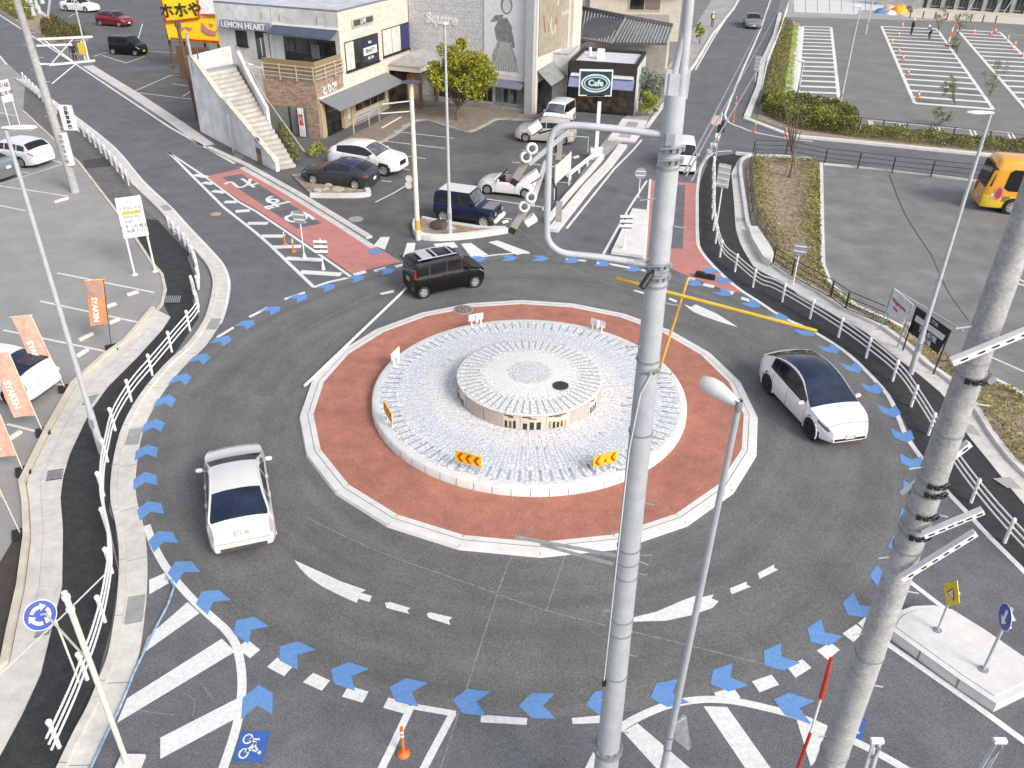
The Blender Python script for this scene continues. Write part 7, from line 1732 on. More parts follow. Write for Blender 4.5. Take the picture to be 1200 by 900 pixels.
body(Vector((2.7, 67.5)), cd*1.2, cb_*4.5, 0, 3.9, wall_lite, 'wall', lk, (conc_g, roof_w))
b = MB(); v = Vector(G(668,58,3.6)); b.beam((v.x-lk.location.x, v.y-lk.location.y-1, 4.3), (v.x-lk.location.x+1.5, v.y-lk.location.y+2.0, 4.3), .08, .8); b.build('screen', wood_d, lk)
# ---- tiled house
hs_ = thing('house', (8.0, 73.5, 0), 0, 'Japanese house with dark grey ribbed tile roofs behind the cafe', 'house'); ho = hs_.location
tile = mat('dark_roof_tile', (.085,.088,.098), .55, var=.2, scale=5, fine=.15)
def tileroof(c4, name, ribs, parent):
    """c4: eave left, eave right, ridge right, ridge left"""
    c4 = [Vector(p)-Vector((ho.x, ho.y, 0)) for p in c4]; b = MB(); b.add(c4+[p-Vector((0,0,.12)) for p in c4], [(0,1,2,3),(7,6,5,4),(0,4,5,1),(1,5,6,2),(2,6,7,3),(3,7,4,0)]); r_ = b.build(name, tile, parent); b = MB()
    for k in range(ribs+1):
        t = k/ribs; b.tube([c4[0].lerp(c4[1], t)+Vector((0,0,.03)), c4[3].lerp(c4[2], t)+Vector((0,0,.03))], .075, 6)
    b.build('tile_rib', mat('lighter_roof_tile', (.27,.28,.30), .5, var=.2, scale=6), r_)
    b = MB(); b.beam(c4[3]+Vector((0,0,.12)), c4[2]+Vector((0,0,.12)), .25, .22); b.build('ridge', tile, r_); return r_
HW = wall_lite
b = MB(); b.prism([(4.6-ho.x, 75.2-ho.y), (12.4-ho.x, 74.0-ho.y), (13.5-ho.x, 82-ho.y), (5.2-ho.x, 83-ho.y)], 0, 5.2); b.build('wall', mat('house_wall', (.36,.335,.30), .85, var=.1, stain=.15), hs_)
tileroof([G3(676,45,4.3), G3(716,51,4.1), G3(733,21,6.0), G3(679,10,6.2)], 'lower_roof', 14, hs_); tileroof([G3(718,50,4.0), G3(781,51,4.0), G3(788,31,5.2), G3(734,21,5.8)], 'lower_roof', 16, hs_)
Yb = 79.0
def hb(name, x0, x1, y0, y1, z0, z1, m, parent=hs_): b = MB(); b.box(((x0+x1)/2-ho.x, (y0+y1)/2-ho.y, (z0+z1)/2), (x1-x0, y1-y0, z1-z0)); return b.build(name, m, parent)
hb('upper_wall', 6.2, 14.2, 79.5, 85, 3, 7.4, mat('house_cream', (.50,.46,.39), .85, var=.08))
w = hb('window', 9.6, 12.4, 79.42, 79.5, 5.5, 6.7, frame_m); hb('pane', 9.7, 10.9, 79.38, 79.43, 5.6, 6.6, dkglass, w); hb('pane', 11.0, 12.3, 79.38, 79.43, 5.6, 6.6, mat('dim_blind', (.16,.14,.11), .6), w)
b = MB(); 
tileroof([(5.6,78.9,7.4),(14.9,78.9,7.4),(14.9,84.5,9.2),(5.6,84.5,9.2)], 'upper_roof', 24, hs_)
hb('balcony', 9.2, 14.0, 78.9, 79.4, 6.8, 7.2, white_m)
a_, c_ = Vector(G(779,84)), Vector(G(800,40)); b = MB(); gw = thing('garden_wall', (a_.x, a_.y, 0), 0, 'tall cream end wall beside the upper road behind the garden', 'wall')
wallstrip([(a_.x, a_.y, 2.2), (a_.x+.8, a_.y+9, 5.4), (a_.x+1.4, a_.y+16, 6.2)], .35, wall_cream, 'panel', gw)
# air conditioner mast
X, Y = G(767, 75); h = HT(767, 75, 22); o = thing('mast', (X, Y, 0), 0, 'twin steel mast with a white box in front of the tiled roof', 'mast')
for s_ in (-.12, .12): b = MB(); b.cyl((s_,0,0), (s_,0,h), .06, n=8); b.build('tube', galv, o)
b = MB(); b.box((-.3,0,h), (.8,.5,.8)); b.build('white_box', white_m, o); b = MB(); b.cyl((-.35,-.26,h), (-.35,-.28,h), .22, n=14); b.build('fan', dgrey, o)
# ---- yellow signboard, brown hoarding and posts on the left
ys = thing('signboard', (-31.5, 80.5, 0), 0, 'big yellow signboard with black Japanese characters and pink flourishes', 'signboard')
ylw = mat('sign_yellow_paint', (.85,.58,.01), .5, var=.05); pnk = mat('mauve_print', (.48,.18,.22), .6)
Yy = 79.0
def yb_(px, py, dy=0): return AT(px, py, Yy+dy)-ys.location
b = MB(); q = [yb_(186,-12), yb_(229,-14), yb_(233,21), yb_(193,24)]; b.add(q+[p+Vector((0,.5,0)) for p in q], [(0,3,2,1),(4,5,6,7),(0,1,5,4),(1,2,6,5),(2,3,7,6),(3,0,4,7)]); up_ = b.build('upper_panel', ylw, ys)
b = MB(); q = [yb_(193,26,.1), yb_(257,17,.1), yb_(258,52,.1), yb_(198,47,.1)]; b.add(q+[p+Vector((0,.4,0)) for p in q], [(0,3,2,1),(4,5,6,7),(0,1,5,4),(1,2,6,5),(2,3,7,6),(3,0,4,7)]); lo_ = b.build('lower_panel', ylw, ys)
b = MB(); q = [yb_(233,-14,.15), yb_(254,-14,.15), yb_(256,16,.15), yb_(233,16,.15)]; b.add(q, [(0,3,2,1)]); b.build('white_panel', sign_w, ys)
b = MB(); c_ = yb_(212, 13, -.08); ey = (yb_(229,12)-yb_(192,14)).normalized(); v_, f_ = text_mesh('ホホや', 1.25, frame(c_, ey, (0,0,1)), .01, bold=.03); b.add(v_, f_); b.build('lettering', ink, up_)
b = MB()
for q0, q1 in (((229.5,-12),(233.5,21)),((187,-10),(194,24))): b.beam(yb_(*q0,-.03), yb_(*q1,-.03), .12, .1)
for q0, q1 in (((193,26),(233,21)),((200,45),(257,49)),((236,17.5),(257,18.5))): b.beam(yb_(*q0,-.04), yb_(*q1,-.04), .12, .14)
split_build(b, 'border', rb, up_)
b = MB(); b.mi(0)
for pts in ([(206,29),(216,33),(213,37)],[(215,31),(226,33),(222,36)],[(236,26),(243,34),(252,37),(256,33),(252,42),(243,41),(236,36)],[(244,27),(250,29),(248,32)]): b.add([yb_(*p, -.0) for p in pts], [tuple(range(len(pts)))[::-1]])
split_build(b, 'flourish', pnk, lo_)
for px in (199, 216, 240, 256): b = MB(); v = AT(px, 52, Yy+.5)-ys.location; b.cyl((v.x,v.y,0), (v.x,v.y,4.2), .12, n=8); b.build('post', brown_rust, ys)
bh = thing('hoarding', (-29.5, 76, 0), 0, 'brown timber hoarding below the yellow signboard', 'fence'); a_ = Vector(G(213,92)); c_ = Vector(G(243,86)); 
wallstrip([(a_.x,a_.y,2.7), (a_.x+3.2, a_.y-1.0, 2.6), (a_.x+6.0,a_.y-2.5,2.9)], .15, wood_d, 'boards', bh)
for i, (bx, by, ty, r, m_, lab) in enumerate(((232,140,28,.14,brown_rust,'rusty brown pole left of the staircase wall'),(243,156,40,.12,conc_pole,'grey pole leaning against the staircase wall'),(247,155,58,.07,brown_rust,'slim rusty pole right beside the grey one'),(252,161,122,.06,white_m,'short white gate post at the foot of the staircase wall'))):
    X, Y = G(bx, by); h = HT(bx, by, ty); o = thing('pole', (X, Y, 0), 0, lab, 'pole'); b = MB(); b.smooth = True; b.cyl((0,0,0), (-.25 if i < 2 else 0,0,h), r, r*.8, n=12); b.build('shaft', m_, o)
    b = MB(); b.box((-.24 if i < 2 else 0,0,h), (.35,.3,.35) if i == 0 else (.12,.12,.15)); b.build('cap', m_, o)
# ---- dark office frontage at the top right
of = thing('office_building', (32, 82, 0), 0, 'dark glazed building front with grey pillars at the top right edge', 'building'); A_, B_ = Vector(G(1085,9)), Vector(G(1215,17)); fo2 = Fac(A_, B_-A_, of)
if fo2.n.dot(Vector((0,-1,0))) < 0: fo2.n = -fo2.n
LL = (B_-A_).length
dd_ = (B_-A_).normalized(); body(A_, dd_*(LL+8), Vector((-dd_.y, dd_.x))*10, 0, 6, dgrey, 'wall', of)
for k in range(9):
    s_ = k*LL/8; fo2.box('pillar', s_, s_+.5, 0, 6, .01, .4, conc_g)
    w = fo2.window(s_+.6, s_+LL/8-.2, .3, 3.2, m=dkglass, bars=1, fr=galv_d)
for s_ in (5.3, 8.6, 9.8, 14): b = MB(); b.beam(fo2.pt(s_,0,.6), fo2.pt(s_+1.2,3.2,.5), .10, .10); b.build('brace', galv, of)
b = MB(); fo2.boxm(b, -6.5, -.5, 0, 3.0, -1.5, .3); b.build('grey_annex', conc_g, of)
# ------------------------------------------------------------------ planting
def leafmat(name, c1, c2, var=.35):
    m = bpy.data.materials.new(name); m.use_nodes = True; nt = m.node_tree; N = nt.nodes; L = nt.links; b = N['Principled BSDF']; b.inputs['Roughness'].default_value = .6
    g = N.new('ShaderNodeNewGeometry'); r = N.new('ShaderNodeMix'); r.data_type = 'RGBA'; r.inputs[6].default_value = (*c1, 1); r.inputs[7].default_value = (*c2, 1); L.new(g.outputs['Random Per Island'], r.inputs[0])
    n = N.new('ShaderNodeTexNoise'); n.inputs['Scale'].default_value = 1.4; n.inputs['Detail'].default_value = 3; L.new(g.outputs['Position'], n.inputs['Vector'])
    mr = N.new('ShaderNodeMapRange'); mr.inputs[1].default_value = .35; mr.inputs[2].default_value = .65; mr.inputs[3].default_value = 1-var; mr.inputs[4].default_value = 1+var; L.new(n.outputs['Fac'], mr.inputs[0])
    s = N.new('ShaderNodeVectorMath'); s.operation = 'SCALE'; L.new(r.outputs[2], s.inputs[0]); L.new(mr.outputs[0], s.inputs['Scale']); L.new(s.outputs[0], b.inputs['Base Color'])
    b.inputs['Subsurface Weight'].default_value = 0.
    return m
lf_tree = leafmat('yellow_green_leaf', (.12,.15,.015), (.42,.40,.03)); lf_bush = leafmat('olive_leaf', (.08,.11,.025), (.26,.25,.05)); lf_dark = leafmat('dark_hedge_leaf', (.04,.055,.015), (.15,.15,.035)); lf_yel = leafmat('yellowing_leaf', (.11,.17,.02), (.42,.43,.06)); lf_grass = leafmat('lawn_blade', (.20,.30,.02), (.42,.50,.06), .2); lf_dry = leafmat('dry_leaf', (.15,.10,.05), (.30,.22,.12)); lf_pale = leafmat('pale_sapling_leaf', (.12,.14,.06), (.30,.30,.15)); lf_silver = leafmat('silver_green_leaf', (.10,.13,.09), (.26,.30,.22))
def leaf(b, p, s, rn, up=.3):
    n = Vector((rn.gauss(0,1), rn.gauss(0,1), rn.gauss(0,1)+up)).normalized(); x = n.orthogonal().normalized(); x = Matrix.Rotation(rn.uniform(0,6.28), 3, n) @ x; y = n.cross(x); w = s*rn.uniform(.6,1.2); l = s*rn.uniform(.9,1.7)
    p = Vector(p); b.add([p-x*w*.5, p+y*l*.5, p+x*w*.5, p-y*l*.5], [(0,1,2,3)])
def in_poly(x, y, P):
    c = False; j = len(P)-1
    for i in range(len(P)):
        if (P[i][1] > y) != (P[j][1] > y) and x < (P[j][0]-P[i][0])*(y-P[i][1])/(P[j][1]-P[i][1])+P[i][0]: c = not c
        j = i
    return c
def edge_d(x, y, P):
    best = 9e9; q = Vector((x, y))
    for i in range(len(P)):
        a = Vector(P[i]); e = Vector(P[(i+1) % len(P)])-a; t = max(0, min(1, (q-a).dot(e)/max(1e-9, e.length_squared))); best = min(best, (q-a-e*t).length)
    return best
def bushbed(name, px, dens, h, size, m, label, cat, seed=1, keep=None, clump=.9, parent=None):
    P = GP(px); rn = random.Random(seed); x0, x1 = min(p[0] for p in P), max(p[0] for p in P); y0, y1 = min(p[1] for p in P), max(p[1] for p in P); b = MB()
    from mathutils import noise as nz
    n = int(dens*(x1-x0)*(y1-y0)); k = 0
    for _ in range(n):
        x, y = rn.uniform(x0, x1), rn.uniform(y0, y1)
        if not in_poly(x, y, P): continue
        v = nz.noise(Vector((x*clump, y*clump, seed)))*.5+.5; v2 = nz.noise(Vector((x*clump*3, y*clump*3, seed+5)))*.5+.5
        ht = h*(.35+.9*v)*(.6+.8*v2)*min(1, .45+edge_d(x, y, P)/.5)
        if keep and rn.random() > keep(x, y, P): continue
        leaf(b, (x, y, .03+ht*rn.random()**.45), size, rn, .8); k += 1
    return b.build(name, m, label=label, cat=cat, kind='stuff')
RB = [(884,187),(958,192),(960,202),(962,280),(962,313),(971,336),(1000,361),(1034,376),(1060,392),(1088,408),(1114,426),(1152,443),(1200,468),(1260,510),(1230,560),(1200,553),(1178,529),(1160,505),(1140,473),(1114,445),(1088,427),(1072,411),(1036,383),(990,363),(960,345),(930,328),(907,311),(897,279),(882,256),(879,223),(877,198)]
def edge_keep(x, y, P):
    d = edge_d(x, y, P); return 1. if d < .75 else (.40 if d < 1.3 else .05)
bushbed('bed_shrubs', RB, 170, .55, .08, leafmat('bed_leaf', (.11,.13,.025), (.38,.33,.09)), 'low yellow-green ground cover shrubs edging the square planting bed on the right', 'shrubs', 3, edge_keep)
bushbed('bed_shrubs', [(886,188),(958,193),(961,280),(962,313),(970,334),(930,327),(907,310),(897,279),(882,256),(879,215)], 70, .5, .07, lf_dark, 'dark green leaves among the square planting bed on the right', 'shrubs', 8, lambda x, y, P: 1. if edge_d(x, y, P) < .55 else .06)
bushbed('dry_litter', RB, 45, .07, .05, lf_dry, 'dry brown litter and sprigs on the soil of the right planting bed', 'ground cover', 4)
HG = [(893,118),(893,134),(900,137),(940,153),(1004,162),(1006,144),(993,131),(930,123)]
bushbed('hedge', HG, 420, 1.15, .10, lf_dark, 'dense dark olive hedge above the side road kerb', 'hedge', 5, clump=.6); bushbed('hedge', HG, 170, 1.25, .08, lf_yel, 'yellowish leaves through the dense hedge above the side road kerb', 'hedge', 15, clump=.6)
bushbed('shrub_strip', [(918,24),(929,30),(925,60),(917,120),(893,124),(895,105),(901,82),(908,52),(913,33)], 150, .8, .10, lf_bush, 'brownish green shrub strip along the upper road kerb', 'shrubs', 6); bushbed('shrub_strip', [(918,24),(929,30),(925,60),(917,120),(893,124),(895,105),(901,82),(908,52),(913,33)], 50, .8, .09, lf_dry, 'dry twigs in the shrub strip along the upper road kerb', 'shrubs', 16)
bushbed('lawn', [(929,30),(937,32),(929,121),(914,122),(917,100),(924,60)], 330, .18, .07, lf_grass, 'bright green lawn strip beside the white bay kerb', 'grass', 7)
bushbed('clipped_hedge', [(1008,152),(1060,158),(1115,163),(1200,172),(1290,182),(1290,191),(1200,183),(1115,174),(1060,168),(1008,163)], 330, .75, .09, lf_bush, 'clipped green hedge running right along the side road', 'hedge', 9)
bushbed('shrub_bed', [(-5,-4),(20,-8),(45,12),(40,24),(20,24),(2,12)], 120, 1.0, .14, lf_bush, 'green shrubs in the planting bed at the top left corner', 'shrubs', 10); bushbed('shrub_bed', [(48,28),(62,24),(96,38),(103,46),(70,50),(50,42)], 160, 1.0, .13, lf_dark, 'dark shrubs with reddish tips in the bed beside the top left lamp post', 'shrubs', 11); bushbed('shrub_bed', [(50,30),(64,28),(66,38),(54,40)], 120, 1.1, .12, leafmat('reddish_leaf', (.20,.06,.03), (.35,.16,.05)), 'reddish shrub in the top left bed', 'shrubs', 12)
bushbed('stair_ivy', [(312,128),(320,128),(354,190),(346,196),(336,178)], 260, 1.2, .10, lf_bush, 'green creeper spilling beside the lower flight of the staircase', 'creeper', 13)
bushbed('shrub_bed', [(357,180),(376,172),(384,180),(368,188)], 250, .7, .09, lf_yel, 'small green shrubs at the foot of the stone clad wall', 'shrubs', 14)
# soil and stones in the two kerb islands of the shop lot
b = MB(); P = GP([(366,231),(430,230),(434,224),(425,218),(385,216),(352,205),(342,207)]); b.prism(P, 0, .12); b.build('planting_bed', soil, kind='structure')
b = MB(); b.kerb(GS([(364,231),(400,231.5),(428,230.5),(432,227),(428,222)], 3), .28, .22); b.build('kerb', conc_w, kind='structure')
b = MB(); P = GP([(488,268),(495,277),(540,276),(594,271),(592,268),(560,266),(527,262),(500,257),(488,262)]); b.prism(P, 0, .14); b.build('planting_bed', soil, kind='structure')
b = MB(); b.kerb(GS([(488,262),(487,270),(493,279),(515,281.5),(550,279),(594,272.5)], 3), .30, .28); b.kerb(GS([(495,258),(520,263),(560,269),(592,270)], 2), .2, .2); b.build('kerb', conc_w, kind='structure')
def rock(px, py, s, m, label, flat=.6):
    rn = random.Random(int(px*7+py)); b = MB(); b.smooth = False; p = G(px, py); n = 9; prof = [(.001,s*flat),(s*.55,s*flat*.85),(s*.95,s*flat*.45),(s,0.)][::-1]
    b.lathe((0,0,0), prof, n)
    for i, v in enumerate(b.v): k = 1+rn.uniform(-.2,.2); b.v[i] = (v[0]*k, v[1]*k, v[2]*(1+rn.uniform(-.15,.15)))
    b.build('rock', m, label=label, cat='rock', loc=(p[0], p[1], .12))
rk = mat('dark_rock', (.10,.075,.06), .9, var=.3, scale=5, bump=.8, bscale=15); rk2 = mat('pale_rock', (.42,.39,.34), .9, var=.25, scale=5, bump=.8, bscale=15)
rock(516, 268, .55, rk, 'dark brown boulder in the kerb island beside the slim white lamp'); rock(527, 271, .28, rk2, 'small pale rock right of the dark boulder')
for px, py, s, lab in ((372,226,.30,'leftmost pale rock in the kerb island in front of the dark hatchback'),(382,224,.22,'second small rock in the kerb island in front of the dark hatchback'),(396,225,.34,'large flat rock in the middle of that left kerb island'),(386,219,.24,'upper rock in the kerb island close to the dark hatchback')): rock(px, py, s, rk2, lab)
# trees
def tree(base, top, crown_px, m, label, leafn, size, trunk_r, seed, name='tree', limbs=7, blobs=26, stakes=False, spread=1., cat='tree', depth=None):
    X, Y = G(*base); h = HT(base[0], base[1], top); o = thing(name, (X, Y, 0), 0, label, cat); rn = random.Random(seed)
    x0, x1 = crown_px[0], crown_px[2]; zl = HT(base[0], base[1], crown_px[3]); cl = Vector(((AT(x0, (top+crown_px[3])/2, Y).x)-X, 0)); cr_ = AT(x1, (top+crown_px[3])/2, Y).x-X; cx_ = (cl.x+cr_)/2; rx = (cr_-cl.x)/2; rz = (h-zl)/2; cz_ = (h+zl)/2; ry = depth or rx*.85
    b = MB(); b.smooth = True; mid = Vector((cx_*.3, 0, zl*.8)); b.tube([(0,0,0), (rn.uniform(-.05,.05),0,zl*.4), mid, (cx_*.8, rn.uniform(-.2,.2), cz_)], [trunk_r*1.25, trunk_r, trunk_r*.8, trunk_r*.3], 8); tips = []
    for k in range(limbs):
        a = 6.28*k/limbs+rn.uniform(-.3,.3); rr = rn.uniform(.45,.8); e = Vector((cx_+rx*rr*math.cos(a), ry*rr*math.sin(a), cz_+rz*rn.uniform(-.4,.6))); s_ = Vector((0,0,zl*.45)).lerp(mid, rn.uniform(.2,1)); b.tube([s_, s_.lerp(e, .5)+Vector((0,0,-.1*rz)), e], [trunk_r*.5, trunk_r*.35, trunk_r*.12], 6); tips.append(e)
    b.build('trunk', bark, o)
    b = MB(); C = []
    for k in range(blobs):
        while True:
            v = Vector((rn.uniform(-1,1), rn.uniform(-1,1), rn.uniform(-1,1)))
            if v.length < 1 and (v.length > .35 or rn.random() < .3): break
        C.append((Vector((cx_+v.x*rx*.82, v.y*ry*.82, cz_+v.z*rz*.80-(.25*rz*abs(v.x)))), rn.uniform(.16,.34)*min(rx, rz)*1.15*spread))
    for e in tips: C.append((e, .28*min(rx, rz)*spread))
    per = leafn//len(C)
    for c, r in C:
        for _ in range(per):
            v = Vector((rn.gauss(0,1), rn.gauss(0,1), rn.gauss(0,1))).normalized()*r*rn.random()**.3; leaf(b, c+v, size, rn, .5)
    b.build('crown', m, o, kind=None)
    if stakes:
        for s_ in (-.35, .35): b = MB(); b.cyl((s_,-.1,0), (s_*.15,0,1.6), .04, n=6); b.build('stake', wood, o)
        b = MB(); b.beam((-.3,-.05,.9), (.3,-.05,.9), .05,.05); b.build('stake_bar', wood, o)
    return o
tree((536,142), 41, (497,41,586,118), lf_tree, 'round yellow-green tree in front of the grey shop building', 15000, .125, .10, 21, limbs=12, blobs=46, spread=.80)
tree((925,208), 105, (908,118,948,160), lf_pale, 'bare staked sapling at the top of the square planting bed', 420, .05, .07, 22, name='sapling', limbs=10, blobs=16, stakes=True, spread=.7)
SAP = [((1119,123),84,(1103,86,1122,116),'leafy sapling by the lower edge of the middle parking bays'),((1101,147),123,(1091,124,1120,143),'short bushy sapling just behind the row of double bay lines'),((1160,113),64,(1150,66,1182,108),'thin sapling on the lower end of the strip between the parking bays'),((1119,50),9,(1117,12,1142,36),'sapling beside the orange striped cone post at the top of the aisle'),((1099,40),1,(1094,2,1110,34),'slim sapling behind the two workers'),((1122,62),40,(1112,44,1128,60),'small bushy sapling in the aisle between the parking bays')]
for i, (b0, tp, cr_, lab) in enumerate(SAP): tree(b0, tp, cr_, lf_pale, lab, 900, .075, .045, 30+i, name='sapling', limbs=5, blobs=14, spread=.9)
b = MB(); 
tree((754,126), 76, (732,76,784,122), lf_silver, 'silvery leafed shrub tree right of the black cafe', 5200, .11, .06, 41, limbs=7, blobs=26)
tree((757,136), 106, (744,102,774,134), lf_yel, 'yellowing shrub at the roadside right of the black cafe', 2400, .09, .04, 42, limbs=5, blobs=12, name='shrub', cat='shrub')
tree((728,132), 100, (718,100,736,130), lf_dark, 'dark shrub in front of the cafe window', 1300, .09, .04, 43, limbs=5, blobs=12, name='shrub', cat='shrub')
tree((741,128), 104, (736,104,748,126), lf_bush, 'green shrub between the cafe and the silvery tree', 1000, .09, .04, 46, limbs=5, blobs=10, name='shrub', cat='shrub')
tree((820,52), 22, (813,22,828,50), lf_yel, 'bright green conical shrub beside the upper road', 1600, .10, .05, 44, limbs=4, blobs=14, name='shrub', cat='shrub')
tree((668,62), 45, (660,46,676,62), lf_yel, 'potted greenery on the roof corner between mural and cafe', 700, .09, .04, 45, limbs=4, blobs=9, name='shrub', cat='shrub')
# plant pots, logs by the cafe
for px, py, r, lab in ((727,132,.35,'round basket leaning by the cafe entrance'),(734,133,.25,'small basket right of the round basket')):
    p = G(px, py); b = MB(); b.smooth = True; b.lathe((0,0,0), [(.001,0),(r*.8,0),(r,r*.8),(r*.9,r*.85),(.001,r*.5)], 14); b.build('basket', mat('wicker', (.42,.25,.10), .8, var=.3, scale=12), label=lab, cat='basket', loc=(p[0], p[1], .01))
X, Y = G(695,128); b = MB(); b.smooth = True; b.lathe((0,0,.9), [(.001,-.1),(.5,-.1),(.55,0),(.5,.1),(.001,.1)], 20, Vector((.3,-1,0))); b.build('wooden_disc', mat('round_timber', (.50,.33,.16), .7, var=.3, scale=6), label='round wooden disc standing at the cafe entrance behind the sign post', cat='sign', loc=(X, Y, 0))

# ------------------------------------------------------------------ cones
def make_cone(label):
    o = thing('traffic_cone', (0,0,0), 0, label, 'traffic cone', 'cones in the far parking bays'); b = MB(); b.prism([(-.19,-.19),(.19,-.19),(.19,.19),(-.19,.19)], 0, .04); b.build('base', orange_m, o)
    b = MB(); b.smooth = True; b.lathe((0,0,0), [(.14,.04),(.10,.28)], 14); b.lathe((0,0,0), [(.075,.42),(.03,.70),(.001,.71)], 14); 
    b = MB(); b.smooth = True; b.mi(0).lathe((0,0,0), [(.14,.04),(.105,.26)], 14); b.mi(1).lathe((0,0,0), [(.105,.26),(.072,.44)], 14); b.mi(0).lathe((0,0,0), [(.072,.44),(.028,.70),(.001,.71)], 14); b.build('body', [orange_m, white_m], o); return o
c0 = make_cone('orange and white traffic cone standing among the far parking bays')
CN = [(1057,31),(1053,42),(1045,50),(1053,62),(1058,70),(1064,87),(1076,114),(1141,39),(1161,41),(1166,38),(1181,46),(1186,58),(1189,53),(1198,66),(930,66)]
for i, (px, py) in enumerate(CN):
    g = G(px, py); o = c0 if i == 0 else copy_tree(c0); o.location = (g[0], g[1], .012); o.scale = (.85, .85, .85)
X, Y = G(1110,54); h = HT(1110,54,26); o = thing('marker_post', (X, Y, 0), 0, 'leaning orange and white striped marker post between the parking bays', 'post')
for k in range(5): b = MB(); b.cyl((.09*k*.3,0,h*k/5), (.09*(k+1)*.3,0,h*(k+1)/5), .08, n=8); b.build('stripe', [orange_m, white_m][k % 2], o)
b = MB(); b.cyl((0,0,0), (0,0,.1), .3, .2, n=12); b.build('base', black_m, o)
for a, lab in (((1171,30),'upper'),((1146,90),'lower')):
    pass
# heaps of sheeting and sacks at the top
def heap(px, py, w, h, m, label):
    rn = random.Random(int(px)); p = G(px, py); b = MB(); b.smooth = True; b.lathe((0,0,0), [(w,0),(w*.9,h*.4),(w*.6,h*.8),(w*.25,h),(.001,h*1.02)], 12)
    for i, v in enumerate(b.v): k = 1+rn.uniform(-.22,.22); b.v[i] = (v[0]*k, v[1]*k*.7, v[2]*(1+rn.uniform(-.2,.2)))
    return b.build('sheeted_heap', m, label=label, cat='heap', loc=(p[0], p[1], .01))
heap(1054,15,1.2,.95,mat('amber_sheet', (.80,.38,.02), .6, var=.2, scale=2),'amber plastic sheet heap at the top beside the pavement')
heap(1031,15,.8,.5,mat('blue_sheet', (.06,.18,.45), .6, var=.2, scale=2),'blue plastic sheet heap left of the amber one')
heap(1041,11,.8,.6,mat('pinkish_sack', (.55,.40,.36), .8, var=.3, scale=3),'pale pink sacks behind the amber and blue heaps'); heap(1064,14,.6,.7,dgrey,'dark bags right of the amber heap'); heap(1044,17,.7,.5,sign_w,'white sacks between the blue and amber heaps')
for k, px in enumerate((1066,1081,1095,1109,1123,1137,1151,1166)):
    g = G(px, 21+k*.9); b = MB(); b.smooth = True; b.lathe((0,0,0), [(.08,0),(.08,.85),(.05,.92),(.001,.93)], 10); b.build('bollard', dgrey, label='dark bollard in the row along the pavement at the top right', cat='bollard', group='bollards along the top right pavement', loc=(g[0], g[1], .01))
